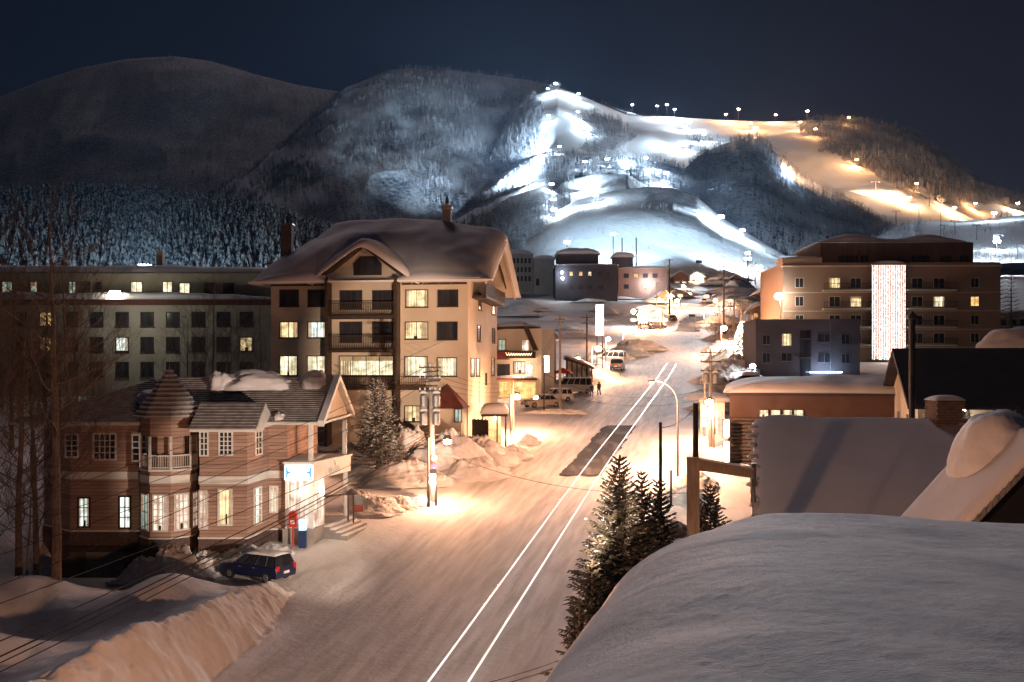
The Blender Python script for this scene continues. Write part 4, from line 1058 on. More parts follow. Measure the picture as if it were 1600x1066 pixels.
# front gable over the balconies
GZ = 26.85; c0 = -9.25; hw = 3.35
mb = MB(); mb.prism([fA.w(c0-3.15,-0.7,23.75), fA.w(c0+3.15,-0.7,23.75), fA.w(c0+3.15,-0.7,24.3), fA.w(c0,-0.7,GZ-0.2), fA.w(c0-3.15,-0.7,24.3)], [fA.w(c0-3.15,0.6,23.75), fA.w(c0+3.15,0.6,23.75), fA.w(c0+3.15,0.6,24.3), fA.w(c0,0.6,GZ-0.2), fA.w(c0-3.15,0.6,24.3)]); mb.build('front_gable', CREAM, AL)
mb = MB()
for s_ in (-1, 1):
    q = [(c0+s_*(hw+.45),23.75),(c0+s_*(hw+.45),24.12),(c0,GZ+.1),(c0,GZ-.25)]
    mb.prism([fA.w(x,-1.5,z) for x,z in q], [fA.w(x,4.2,z) for x,z in q])
mb.build('front_gable_roof', DARKWOOD, AL)
# snow
def t_main(x, y):
    k = 1.0
    u = max(0.0, 1-abs(x-c0)/4.4)*max(0.0, 1-max(0, y)/5.0); k = 1-0.9*min(1.0, u*1.9)
    return k
snow_slab('roof_snow', AL, fA, -19.6, 2.4, -1.9, 18.9, zroof, 1.8, SNOW_ROOF, 110, 80, seed=4, lump=0.5, ls=0.17, p=4.6, tfn=t_main, droop=0.3)
def zg(x, y): return GZ+.1-(abs(x-c0))*(GZ-23.9)/(hw+.45)
snow_slab('gable_snow', AL, fA, c0-4.9, c0+4.9, -1.75, 6.6, lambda x, y: GZ+0.1-sqrt((x-c0)**2+0.25)*0.72, 1.05, SNOW_ROOF, 40, 30, seed=8, lump=0.3, ls=0.3, p=5, droop=0.1)
# icicles along the eaves
def icicles(fr, xa, xb, y, z, root, seed=0, step=.16, lmax=.7):
    mb = MB(); r = random.Random(seed); x = xa
    while x < xb:
        L = lmax*r.random()**2.2+.06; q = fr.w(x, y, z); mb.tube(q, (q[0], q[1], q[2]-L), .03+.02*r.random(), .004, 4); x += step*r.uniform(.5, 2.0)
    mb.build('icicles', ICE, root, stuff=True, fixn=False)
ICE = mat('ice', (0.62,0.66,0.70), 0.15, spec=.6)
icicles(fA, -18.8, -13.0, -1.8, 23.75, AL, 1); icicles(fA, -5.6, 1.4, -1.8, 23.75, AL, 2)
# chimneys
BRICK = mat('chimney_brick', (0.17,0.12,0.10), 0.9, (0.24,0.18,0.15), 5, bump=0.01)
def chimney(root, c, w, z0, z1, cap=0.18, m=BRICK, snow=0.3, sm=SNOW_ROOF):
    x, y = c
    mb = MB(); mb.box(x-w/2,x+w/2,y-w/2,y+w/2,z0,z1); ch = mb.build('chimney', m, root)
    mb = MB(); mb.box(x-w/2-.12,x+w/2+.12,y-w/2-.12,y+w/2+.12,z1,z1+cap); mb.build('chimney_cap', STEEL, ch)
    if snow: snow_slab('chimney_snow', ch, ID, x-w/2-.12, x+w/2+.12, y-w/2-.12, y+w/2+.12, lambda a, b: z1+cap, snow, sm, 14, 14, p=3)
    return ch
x, y, z = pix(698, 352, 94); ch = chimney(AL, (x, y), 0.85, 28, CZ+(HY-326)/F*94, 0.12, CREAM)
mb = MB(); mb.tube((x,y,32.0),(x,y,32.6),0.2,0.12,8); mb.tube((x,y,32.6),(x,y,33.0),0.03,0.02,5); mb.build('chimney_pot', DARK_STEEL, ch)
x, y, z = pix(449, 372, 93); ch = chimney(AL, (x, y), 1.0, 26.5, CZ+(HY-352)/F*93, 0.1, BRICK, 0)
mb = MB(); mb.tube((x,y,29.8),(x,y,30.6),0.12,0.1,6); mb.build('chimney_pot', DARK_STEEL, ch)
# low annex with a red hipped roof beside the front
REDROOF = mat('dark_red_roof', (0.13,0.035,0.028), 0.7, (0.19,0.06,0.045), 2, bump=0.02)
ax0, az = FR.px(684, 660); ax1, _ = FR.px(729, 660)
AW = Wall(fA.w(-18.2+ax0,-2.6), fA.w(-18.2+ax1,-2.6)); Lx0, Lx1 = -18.2+ax0, -18.2+ax1
walls('annex_wall', [fA.w(Lx0,-2.6), fA.w(Lx1,-2.6), fA.w(Lx1,-0.003), fA.w(Lx0,-0.003)], gA, 12.45, CREAM, AL)
mb = MB(); e = 0.35; mb.add([fA.w(Lx0-e,-3.0,12.4), fA.w(Lx1+e,-3.0,12.4), fA.w(Lx1+e,0,12.4), fA.w(Lx0-e,0,12.4), fA.w((Lx0+Lx1)/2-.4,-0.2,14.5)], [(0,1,4),(1,2,4),(2,3,4),(3,0,4),(3,2,1,0)]); mb.build('annex_roof', REDROOF, AL)
win_px(AW, 711, 640, 721, 659, AL, DARKWOOD, LIT_G, nx=2)
# dark boarded fence and entrance canopy at the street corner
FN = thing('board_fence', 'dark upright board fence standing beside the alpine hotel corner', 'fence', (-2.9, 82.5, 9))
x0, y0_ = pix(738, 660, 83)[0], 83
Wf = Wall((x0, 83.2), (x0+1.45, 81.6))
for k in range(9):
    mb = MB(); mb.fbox(Wf, k*0.24, k*0.24+0.21, 0, 0.05, 8.6, 11.45+0.06*(k % 2)); mb.build('board', DARKWOOD, FN)
CN = thing('entrance_canopy', 'flat snow topped entrance canopy on dark posts with a yellow lit doorway', 'canopy', (-1.5, 84, 9))
cx0 = pix(752, 650, 84)[0]; cx1 = pix(793, 650, 84)[0]; cz = pix(0, 650, 84)[2]
mb = MB(); mb.box(cx0,cx1,83,86.5,cz,cz+0.18); mb.build('canopy_roof', DARKWOOD, CN)
snow_slab('canopy_snow', CN, ID, cx0-.1, cx1+.1, 82.9, 86.6, lambda a, b: cz+.18, 0.85, SNOW_ROOF, 20, 16, p=5)
for x in (cx0+.15, cx1-.9, cx1-.15):
    mb = MB(); mb.box(x-.06,x+.06,83.1,83.22,8.4,cz); mb.build('post', DARKWOOD, CN)
mb = MB(); mb.box(cx0+.3,cx1-.6,86.2,86.3,8.6,cz-.02); mb.build('doorway', LIT_O, CN)
point(CN, tuple(INV[CN.name] @ Vector((cx0+1.2,85.2,cz-.3))), 350, CM, 0.15)
# ------------------------------------------------------------------ long hotel on the left
GREENISH = mat('pale_green_render', (0.36,0.335,0.28), 0.9, (0.30,0.28,0.235), 0.4)
LH = thing('long_hotel', 'long pale green hotel behind bare trees with a set back lit top storey', 'hotel', (-70, 124, 12))
LW = Wall((-118,118), (-29,118)); LU = Wall((-118,123.5), (-29,123.5))
walls('wall', [(-118,118),(-29,118),(-29,134),(-118,134)], 11, 24.2, GREENISH, LH)
walls('upper_wall', [(-118,123.5),(-29,123.5),(-29,133.9),(-118,133.9)], 24.2, 28.0, GREENISH, LH)
mb = MB(); mb.fbox(LW, 0, LW.L, 0.0, 0.55, 23.55, 24.2); mb.build('fascia', mat('dark_red_fascia', (0.10,0.035,0.03), 0.8), LH)
lit = {(72,0):LIT_O,(72,1):LIT_O,(191,1):LIT_W,(385,1):LIT_Y}
for k in range(-3, 10):
    xc = 72+39.6*k if k >= 0 else 72+39.6*k
    xc = round(xc)
    if k == 8: xc = 385
    if k == 9: continue
    for r_, (ya, yb) in enumerate(((489,509),(528,548),(567,588))):
        pn = GLASS_D
        for (lx, lr), m_ in lit.items():
            if lr == r_ and abs(lx-xc) < 6: pn = m_
        win_px(LW, xc-9, ya, xc+9, yb, LH, DARKWOOD, pn, nx=2, fw=0.12, sill=0.3)
for (xa, xb, ya, yb, pn) in [(-30,-16,442,457,GLASS_D),(4,19,441,457,LIT_G),(48,58,441,457,LIT_G),(108,119,441,458,LIT_G),(124,140,441,458,GLASS_D),(151,156,442,451,GLASS_D),(205,222,441,456,LIT_C),(255,269,441,456,LIT_C),(281,296,443,458,LIT_C),(320,335,443,458,GLASS_D),(350,365,443,458,GLASS_D)]:
    win_px(LU, xa, ya, xb, yb, LH, DARKWOOD, pn, nx=2, fw=0.10)
snow_slab('ledge_snow', LH, ID, -118.5, -28.5, 117.3, 123.4, lambda x, y: 24.2, 0.85, SNOW_ROOF, 120, 14, seed=3, lump=0.5, ls=0.2, p=6)
snow_slab('roof_snow', LH, ID, -118.6, -28.4, 122.6, 134.5, lambda x, y: 28.0+0.08*(y-122.6), 1.0, SNOW_ROOF, 120, 16, seed=6, lump=0.35, ls=0.15, p=6)
mb = MB(); x, y, z = pix(251, 418, 128); mb.box(x-.4,x+.4,y-.4,y+.4,28,CZ+(HY-392)/F*128); mb.build('chimney', CREAM, LH)
mb = MB(); x, y, z = pix(184, 457, 118); mb.box(x-.6,x+.6,117.0,117.3,24.9,25.2); mb.build('ledge_lamp', GLOW_M, LH)
point(LH, tuple(INV[LH.name] @ Vector((x+3,111.5,23.0))), 700, (1.0,0.94,0.78), .5)

# ------------------------------------------------------------------ big hotel with the curtain of lights
ORANGE_R = mat('ochre_render', (0.33,0.235,0.18), 0.9, (0.29,0.205,0.155), 0.3, bump=0.02, bscale=3)
DKPENT = mat('dark_penthouse_cladding', (0.075,0.05,0.05), 0.8, (0.10,0.07,0.065), 0.6, stretch=(3,3,0.2))
CH = thing('curtain_light_hotel', 'ochre hotel with dark top storey and a tall curtain of white fairy lights', 'hotel', (62, 168, 16))
hA = Frame2((45.2,160), radians(-2.0))
def HP(x, y): return hA.w(x, y)
HL = 35.6
HWf = Wall(HP(0,0), HP(HL,0))
walls('wall', [HP(0,0),HP(HL,0),HP(HL,17),HP(0,17)], 14, 33.3, ORANGE_R, CH)
pa, _ = HWf.px(1284, 400); pb, _ = HWf.px(1524, 400)
walls('penthouse', [HP(pa,0.8),HP(pb,0.8),HP(pb,16),HP(pa,16)], 33.3, 36.7, DKPENT, CH)
_, zz1 = HWf.px(1400, 413)
walls('parapet', [HP(-.15,-.15),HP(pa,-.15),HP(pa,3),HP(-.15,3)], 33.3, 34.2, ORANGE_R, CH)
walls('cornice', [HP(-.25,-.25),HP(HL+.2,-.25),HP(HL+.2,0.6),HP(-.25,0.6)], 32.6, 32.85, CREAM, CH)
ra, rb_ = 3.3, 0
def zpent(x, y): return 36.7
def tp(x, y):
    u = (x-pa)/(pb-pa)
    return 0.35+1.0*exp(-((u-0.22)/0.16)**2)+0.95*exp(-((u-0.72)/0.15)**2)+0.2
snow_slab('roof_snow', CH, hA, pa-.6, pb-1.0, 0.3, 16.6, zpent, 1.1, SNOW_ROOF, 70, 20, seed=2, lump=0.05, tfn=tp, p=8)
snow_slab('terrace_snow', CH, hA, 0.2, pa-.1, 0.2, 8, lambda x, y: 34.1, 0.45, SNOW_ROOF, 24, 12, seed=5)
HP2 = Wall(HP(0,0.8), HP(HL,0.8))
for (xa, xb) in ((1310,1340),(1345,1356),(1425,1452),(1470,1486),(1500,1512)):
    win_px(HP2, xa, 400, xb, 420, CH, DARKWOOD, GLASS_D, nx=3, fw=0.08)
lit = {(1304,0):LIT_Y,(1337,1):LIT_Y,(1467,1):LIT_C,(1523,1):LIT_O}
for r_, yc in enumerate((442,471,500,528)):
    for xc, w_ in ((1249,6),(1304,8),(1337,8),(1433,8),(1467,8),(1523,6)):
        if r_ == 3 and xc < 1300: continue
        pn = lit.get((xc, r_), GLASS_D)
        win_px(HWf, xc-w_, yc-7, xc+w_, yc+(7 if w_ < 8 else 8), CH, CREAM, pn, nx=2, fw=0.10)
    _, zf = HWf.px(1400, yc+11)
    mb = MB(); mb.fbox(HWf, 0, HL, 0.0, 0.12, zf-0.5, zf-0.35); mb.build('string_course', CREAM, CH)
    for xa, xb in ((1284,1358),(1414,1491)):
        a0, _ = HWf.px(xa, yc); a1, _ = HWf.px(xb, yc)
        mb = MB(); mb.fbox(HWf, a0, a1, 0.121, 1.3, zf-0.25, zf-0.02); mb.build('balcony_floor', CREAM, CH)
        rail(HWf, a0+.05, a1-.05, 1.24, zf-0.02, 1.05, CH, DARK_STEEL, step=0.3, rb=0.02)
        snow_slab('balcony_snow', CH, Frame2(HWf.p(a0,0.2,0)[:2], atan2(HWf.t.y, HWf.t.x)), 0, a1-a0, -0.9, 0, lambda x, y: zf-.04, 0.18, SNOW_ROOF, 12, 6)
mb = MB(); a, _ = HWf.px(1290, 540); mb.fbox(HWf, a, a+5.4, 0.02, 0.1, 15.5, 18.2); mb.build('ground_floor_glazing', LIT_G, CH)
x, y, z = pix(1293, 380, 163); mb = MB(); mb.tube((x,y,35),(x,y,38.2),0.2,0.2); mb.build('roof_pipe', DARK_STEEL, CH)
x, y, z = pix(1470, 330, 165); mb = MB(); mb.tube((x,y,36),(x,y,z),0.06,0.04); mb.build('antenna_mast', DARK_STEEL, CH)
# the curtain of lights
LC = thing('light_curtain', 'tall curtain of white fairy lights hanging down the front of the ochre hotel', 'light curtain', HWf.p(14,0.6,16))
ca, _ = HWf.px(1359, 480); cb, _ = HWf.px(1411, 480); _, czt = HWf.px(1385, 416); _, czb = HWf.px(1385, 563)
mb = MB(); mb.fbox(HWf, ca, cb, 0.9, 1.0, czb, czt); mb.build('backing_panel', mat('pink_glow_panel', (0.30,0.20,0.19), 0.9, (0.22,0.15,0.14), 3, stretch=(4,4,.3)), LC)  # added panel, its pink standing in for bulb glow on the wall
mb = MB(); mb.fbox(HWf, ca-.1, cb+.1, 0.85, 1.3, czt, czt+.2); mb.build('top_bar', CREAM, LC)
snow_slab('top_snow', LC, Frame2(HWf.p(ca,1.3,0)[:2], atan2(HWf.t.y, HWf.t.x)), 0, cb-ca, 0, 1.2, lambda x, y: czt+.2, 0.6, SNOW_ROOF, 20, 10, p=3)
FAIRY = emis('fairy_light_bulb', (1.0,0.84,0.78), 2.2)
rnd = random.Random(4)
mb = MB(); wires = MB()
ns = 20
for i in range(ns):
    a = ca+0.08+(cb-ca-0.16)*i/(ns-1); z = czt-0.05
    wires.fbox(HWf, a-.008, a+.008, 1.05, 1.066, czb, czt)
    while z > czb+0.1:
        s_ = rnd.uniform(0.06, 0.095); c_ = Vector(HWf.p(a+rnd.uniform(-.012,.012), 1.10, z)); 
        vs = [c_+Vector(d)*s_ for d in ((1,0,0),(-1,0,0),(0,1,0),(0,-1,0),(0,0,1.5),(0,0,-1.5))]
        mb.add(vs, [(0,2,4),(2,1,4),(1,3,4),(3,0,4),(2,0,5),(1,2,5),(3,1,5),(0,3,5)]); z -= rnd.uniform(0.19, 0.25)
o = mb.build('fairy_lights', FAIRY, LC, stuff=True, fixn=False); wires.build('light_wires', DARK_STEEL, LC, stuff=True, fixn=False)
for k in range(4):
    q = HWf.p((ca+cb)/2, 2.6, czb+(czt-czb)*(k+0.5)/4)
    point(LC, tuple(INV[LC.name] @ Vector(q)), 110, (1.0,0.78,0.68), 1.2)

# ------------------------------------------------------------------ grey apartment block
GREYR = mat('mauve_grey_render', (0.125,0.11,0.125), 0.9, (0.10,0.09,0.10), 0.5)
GA = thing('grey_apartment_block', 'dark grey flat roofed apartment block in front of the hotel with fairy lights', 'apartment block', (42, 143, 15))
gF = Frame2(pix(1181,0,138)[:2], radians(-3)); gL = 14.7
GWf = Wall(gF.w(0,0), gF.w(gL,0))
walls('wall', [gF.w(0,0),gF.w(gL,0),gF.w(gL,10),gF.w(0,10)], 13.8, 22.5, GREYR, GA)
mb = MB(); mb.prism([gF.w(-.1,-.1,22.5),gF.w(gL+.1,-.1,22.5),gF.w(gL+.1,10.1,22.5),gF.w(-.1,10.1,22.5)], [gF.w(-.1,-.1,22.8),gF.w(gL+.1,-.1,22.8),gF.w(gL+.1,10.1,22.8),gF.w(-.1,10.1,22.8)]); mb.build('parapet', GREYR, GA)
for (xa, xb, ya, yb, pn) in [(1192,1203,524,538,GLASS_D),(1222,1236,522,540,LIT_Y),(1278,1298,522,534,GLASS_D),(1315,1327,523,537,GLASS_D),(1192,1203,552,567,GLASS_D),(1221,1237,552,564,GLASS_D),(1278,1298,552,566,GLASS_D),(1315,1327,553,567,GLASS_D)]:
    win_px(GWf, xa, ya, xb, yb, GA, STEEL, pn, nx=2, fw=0.06, sill=0.12)
a0, _ = GWf.px(1250, 550); a1, _ = GWf.px(1267, 550)
mb = MB(); mb.fbox(GWf, a0, a1, 0.01, 0.05, 14.5, 21.2); mb.build('stairwell_glazing', GLASS_D, GA)
for z in (17.2, 19.9):
    mb = MB(); mb.fbox(GWf, a0-.1, a1+.1, 0.051, 0.5, z, z+0.15); mb.build('stair_landing', GREYR, GA)
mb = MB(); a, _ = GWf.px(1297, 570); mb.tube(GWf.p(a,0.1,14.5), GWf.p(a,0.1,22.3), 0.05); mb.build('drain_pipe', STEEL, GA)
SL2 = thing('strip_lamp', 'blue white strip lamp glowing low in front of the grey apartment block', 'lamp', GWf.p(9, 1.2, 14.6))
q0, _ = GWf.px(1262, 582); q1, _ = GWf.px(1312, 582); 
mb = MB(); mb.fbox(GWf, q0, q1, 1.0, 1.15, 15.12, 15.3); mb.build('tube', emis('blue_white_tube', (0.55,0.75,1.0), 14), SL2)
mb = MB(); mb.fbox(GWf, q0, q0+.1, 1.0, 1.1, 14.2, 15.12); mb.build('bracket', STEEL, SL2)
point(SL2, tuple(INV[SL2.name] @ Vector(GWf.p((q0+q1)/2, 1.8, 15.5))), 260, (0.5,0.7,1.0), 0.5)

# ------------------------------------------------------------------ low round roofed building by the street
DKB = mat('dark_brown_render', (0.10,0.06,0.05), 0.9, (0.085,0.05,0.042), 1.2)
aR = radians(-13.5)
LBf = Frame2(pix(1140,0,78)[:2], aR)
LB = thing('low_street_building', 'low brown building with rounded snow roof and four lit windows in a row', 'building', (24, 82, 8))
lL = 15.5
walls('wall', [LBf.w(0,0),LBf.w(lL,0),LBf.w(lL,12),LBf.w(0,12)], 7.5, 13.85, DKB, LB)
LWf = Wall(LBf.w(0,0), LBf.w(lL,0))
for xa, xb in ((1187,1200),(1205,1219),(1224,1237),(1241,1255)):
    win_px(LWf, xa, 641, xb, 651, LB, DARKWOOD, LIT_C, nx=1, fw=0.05)
mb = MB()
for k in range(14):
    z = 11.75-k*0.30; mb.tube(LWf.p(-0.1,0.05,z), LWf.p(5.6,0.05,z), 0.15, 0.15, 8)
mb.build('log_cladding', DARKWOOD, LB, stuff=True, smooth=True)
mb = MB(); mb.fbox(LWf, -.3, lL+.3, -0.1, 0.3, 13.7, 13.86); mb.build('gutter', DARK_STEEL, LB)
snow_slab('roof_snow', LB, LBf, -0.5, lL+1.2, -0.4, 12.3, lambda x, y: 13.87+0.02*y, 1.25, SNOW_ROOF, 60, 30, seed=11, lump=0.35, ls=0.2, p=2.6)
SIGNW = emis('lit_sign_face', (1.0,0.95,0.86), 3.0)
for k, (ya, yb) in enumerate(((656,683),(690,722))):
    zt = CZ+(HY-ya)/F*77; zb = CZ+(HY-yb)/F*77; x0 = pix(1131,0,77)[0]; x1 = pix(1139,0,77)[0]
    t = thing('lit_signboard', ('upper' if k == 0 else 'lower')+' of two tall white lit signboards on the log clad corner', 'sign', ((x0+x1)/2, 77.1, zb))
    mb = MB(); mb.box(x0-.03,x1+.03,76.95,77.3,zb-.05,zt+.05); mb.build('housing', DARK_STEEL, t)
    mb = MB(); mb.box(x0,x1,76.90,76.96,zb,zt); mb.build('lit_face', SIGNW, t)
    point(t, (-0.9, -0.5, (zt-zb)/2), 240, (1.0,0.88,0.72), 0.4)

# ------------------------------------------------------------------ neighbour's snowed roof
NRf = Frame2(pix(1186,0,50)[:2], aR)
NR = thing('neighbour_house', 'near house seen as one broad snowed roof slope with a brick chimney', 'house', (16, 44, 6))
def zn(x, y): return 13.0-0.40*abs(y)
walls('wall', [NRf.w(0.5,-15),NRf.w(22,-15),NRf.w(22,12),NRf.w(0.5,12)], 3.5, 7.4, DKB, NR)
mb = MB(); mb.prism([NRf.w(0.5,-15,7.1),NRf.w(0.5,12,8.1),NRf.w(0.5,0,12.8)], [NRf.w(0.8,-15,7.1),NRf.w(0.8,12,8.1),NRf.w(0.8,0,12.8)]); mb.build('gable', DKB, NR)
mb = MB(); mb.add([NRf.w(0,-16,zn(0,-16)),NRf.w(22,-16,zn(0,-16)),NRf.w(22,0,13),NRf.w(0,0,13),NRf.w(22,13,zn(0,13)),NRf.w(0,13,zn(0,13))], [(0,1,2,3),(3,2,4,5)]); mb.build('roof', DARK_STEEL, NR)
snow_slab('roof_snow', NR, NRf, -0.35, 22, -16.5, 13.4, zn, 0.55, SNOW_ROOF, 60, 90, seed=21, lump=0.32, ls=0.3, p=14)
# ragged, drooping left edge of that snow
for k in range(16):
    rr = random.Random(k*7+1); yy_ = -0.4-k*0.85+rr.uniform(-.4,.4)
    heap('snow_fringe', NRf.w(-0.28+rr.uniform(-.12,.1), yy_, zn(0,yy_)+0.12), (0.20+rr.random()*.12, 0.5, 0.17), k, 0.3, 1.0, SNOW_CLUMP, NR, 18, rough=.05)
ch = chimney(NR, NRf.w(8.7,-0.6), 1.30, 12.4, CZ+(HY-628)/F*48, 0.10, None, 0.0) if False else None
cx_, cy_ = NRf.w(8.9,-0.4); ztop = CZ+(HY-626)/F*48
chp = MB(); chp.box(cx_-.6,cx_+.6,cy_-.6,cy_+.6,12.3,ztop); cho = chp.build('chimney', mat('mortar', (0.12,0.10,0.095), 0.95), NR)
bm_ = MB(); bm_.box(-0.155,0.155,-0.05,0.05,-0.055,0.055); bmesh_brick = bm_.mesh('brick', BRICK)
nb_ = 0
z = 12.75; row = 0
while z < ztop:
    for side in range(4):
        for i in range(4):
            off = (-0.5+(i+0.25+0.5*(row % 2))/4.0)*1.26
            if abs(off) > 0.56: continue
            o = bpy.data.objects.new('brick', bmesh_brick); COL.objects.link(o); o.parent = cho
            ang = side*pi/2; dx, dy = off, -0.615-0.012*((i*7+row*3) % 3)
            o.location = INV[NR.name] @ Vector((cx_+dx*cos(ang)-dy*sin(ang), cy_+dx*sin(ang)+dy*cos(ang), z)); o.rotation_euler = (0, 0, ang)
    z += 0.135; row += 1
snow_slab('chimney_snow', cho, ID, cx_-.74, cx_+.74, cy_-.74, cy_+.74, lambda a, b: ztop, 0.24, SNOW_ROOF, 16, 16, seed=3, p=3)
heap('chimney_drift', (cx_+.7, cy_-.3, 12.6), (0.7,0.7,0.7), 4, 0.4, 1.3, SNOW_CLUMP, NR, 24)
# great cushion of snow beside it
x, y, z = pix(1560, 735, 30.6)
SD2 = thing('snow_cushion', 'huge rounded cushion of snow bulging over the roof right of the brick chimney', 'snow', (x, y, 10))
heap('cushion', (x+.1, y+.3, 12.5), (1.45,1.5,2.05), 31, 0.10, 0.6, SNOW_ROOF, SD2, 60, rough=0.015)
0 and heap('cushion_lip', (x-.5, y-.5, 12.3), (.95,.8,1.05), 33, 0.35, 1.0, SNOW_CLUMP, SD2, 30, rough=0.08)
# steep gabled house at the lower right
RG = thing('black_gabled_house', 'black gabled house at lower right with a snow covered roof verge', 'house', (17, 34, 6))
Y0 = 29.0
p1 = pix(1486, 835, Y0); p2 = pix(1600, 716, Y0); sl = (p2[2]-p1[2])/(p2[0]-p1[0]); xr = 15.9
zrd = p1[2]+sl*(xr-p1[0])
def zs_(x, y): return p1[2]+sl*(min(x, 2*xr-x)-p1[0])
mb = MB(); xe = p1[0]-2.2
mb.prism([(xe+.4,Y0,4),(2*xr-xe-.4,Y0,4),(2*xr-xe-.4,Y0,zs_(xe+.4,0)-.05),(xr,Y0,zrd-.05),(xe+.4,Y0,zs_(xe+.4,0)-.05)], [(xe+.4,Y0+2.8,4),(2*xr-xe-.4,Y0+2.8,4),(2*xr-xe-.4,Y0+2.8,zs_(xe+.4,0)-.05),(xr,Y0+2.8,zrd-.05),(xe+.4,Y0+2.8,zs_(xe+.4,0)-.05)]); mb.build('wall', BLACK, RG)
snow_slab('roof_snow', RG, ID, xe, xr+2, Y0-0.5, Y0+3.2, lambda x, y: zs_(x, y)-0.02, 0.45, SNOW_ROOF, 60, 40, seed=17, lump=0.25, ls=0.5, p=16)
mb = MB()
n = 26
for k in range(n):
    x0 = xe+(xr-xe)*k/n; x1 = xe+(xr-xe)*(k+0.86)/n
    mb.prism([(x0,Y0-.62,zs_(x0,0)-.10),(x1,Y0-.62,zs_(x1,0)-.10),(x1,Y0-.62,zs_(x1,0)+.10),(x0,Y0-.62,zs_(x0,0)+.02)], [(x0,Y0-.3,zs_(x0,0)-.10),(x1,Y0-.3,zs_(x1,0)-.10),(x1,Y0-.3,zs_(x1,0)+.10),(x0,Y0-.3,zs_(x0,0)+.02)])
mb.build('verge_tiles', SHINGLE, RG, stuff=True)
# house with the dark roof
BHf = Frame2(pix(1405,0,71)[:2], aR)
BH = thing('dark_roof_house', 'house with a broad dark roof and cream gable end, tall flue pipe beside it', 'house', (36, 66, 8))
walls('wall', [BHf.w(0.3,-6),BHf.w(26,-6),BHf.w(26,6),BHf.w(0.3,6)], 6.5, 13.7, CREAM, BH)
mb = MB(); mb.prism([BHf.w(0.3,-6,13.7),BHf.w(0.3,6,13.7),BHf.w(0.3,0,17.0)], [BHf.w(0.6,-6,13.7),BHf.w(0.6,6,13.7),BHf.w(0.6,0,17.0)]); mb.build('gable', CREAM, BH)
DROOF = mat('charcoal_metal_roof', (0.028,0.026,0.030), 0.75, (0.04,0.037,0.04), 0.7, bump=0.01)
mb = MB()
mb.prism([BHf.w(-.5,-7,13.15),BHf.w(-.5,-7,13.4),BHf.w(-.5,0,17.35),BHf.w(-.5,7,13.4),BHf.w(-.5,7,13.15),BHf.w(-.5,0,17.05)], [BHf.w(26.5,-7,13.15),BHf.w(26.5,-7,13.4),BHf.w(26.5,0,17.35),BHf.w(26.5,7,13.4),BHf.w(26.5,7,13.15),BHf.w(26.5,0,17.05)]); mb.build('roof', DROOF, BH)
BW = Wall(BHf.w(0.3,-6), BHf.w(26,-6)); BG = Wall(BHf.w(0.3,6), BHf.w(0.3,-6))
win_px(BW, 1490, 632, 1512, 652, BH, DARKWOOD, GLASS_D, nx=2); win_px(BW, 1553, 632, 1582, 652, BH, DARKWOOD, GLASS_D, nx=2); win_px(BW, 1590, 632, 1615, 652, BH, DARKWOOD, GLASS_D, nx=2)
mb = MB(); a, z_ = BW.px(1494, 640); mb.fbox(BW, a-.06, a+.06, 0.3, 0.42, 12.3, 13.3); mb.fbox(BW, a-.3, a+.5, 0.3, 0.42, 13.05, 13.12); mb.build('lit_cross_lamp', GLOW_M, BH)
for (a0, a1) in ((7.6,9.0),(3.4,4.6)):
    window(BG, a0, a1, 10.4, 12.6, BH, WHITE, GLASS_D, nx=2)
x, y, z = pix(1425, 492, 61)
FP = thing('flue_pipe', 'tall black flue pipe with capped top in front of the dark roof house', 'flue pipe', (x, y, 8))
mb = MB(); mb.tube((x,y,7),(x,y,z-.3),0.19,0.19,10); mb.build('pipe', BLACK, FP, smooth=False)
mb = MB(); mb.lathe((x,y,z-.3), [(0.30,0),(0.34,0.06),(0.30,0.30),(0.12,0.42),(0.02,0.55)], 10); mb.build('cap', DARK_STEEL, FP)
heap('snow_heap', pix(1590, 548, 100), (4.2,3,2.4), 41, 0.12, 0.7, SNOW_ROOF, None, 40, rough=0.02)
EB = thing('far_right_building', 'pale low building at the right edge beyond the ochre hotel', 'building', (115, 208, 20))
x0 = pix(1551,0,200)[0]; walls('wall', [(x0,200),(x0+30,200),(x0+30,212),(x0,212)], 18, CZ+(HY-492)/F*200, CREAM, EB)
EWf = Wall((x0,200),(x0+30,200))
for xa in (1562, 1578, 1594): win_px(EWf, xa, 500, xa+9, 508, EB, DARKWOOD, GLASS_D)
snow_slab('roof_snow', EB, ID, x0-.5, x0+30, 199.5, 212.5, lambda x, y: CZ+(HY-492)/F*200, 1.1, SNOW_ROOF, 30, 14, p=5)

# ------------------------------------------------------------------ my own near roof below the viewpoint
def fg_left(Y):
    return float(np.interp(Y, [0, 4, 7, 9, 11, 13.5, 16, 18.0, 19.3, 20.2, 20.8], [-1.9,-1.5,-0.9,-0.3,0.3,1.0,1.6,2.4,3.3,4.5,6.5]))
def fg_z(X, Y):
    zt = 13.62-0.011*(Y-7)**1.45 if Y > 7 else 13.62
    zt -= 0.045*max(0, X-4.5)*min(1, Y/12)
    zt += 0.10*fn_noise(X*0.28+3, Y*0.28, 5)
    return zt
nu, nv = 470, 430
TJ, TI = np.meshgrid(np.arange(nv)/(nv-1), np.arange(nu)/(nu-1), indexing='ij')
YF_ = 0.5+20.2*np.sin(pi/2*TJ)
XL_ = np.interp(YF_, [0, 4, 7, 9, 11, 13.5, 16, 18.0, 19.3, 20.2, 20.8], [-1.9,-1.5,-0.9,-0.3,0.3,1.0,1.6,2.4,3.3,4.5,6.5])
ker = np.ones(25)/25
XL_ = np.repeat(np.convolve(np.pad(XL_[:, 0], 12, 'edge'), ker, 'valid')[:, None], nu, 1)
XF_ = XL_+(22-XL_)*TI**1.7
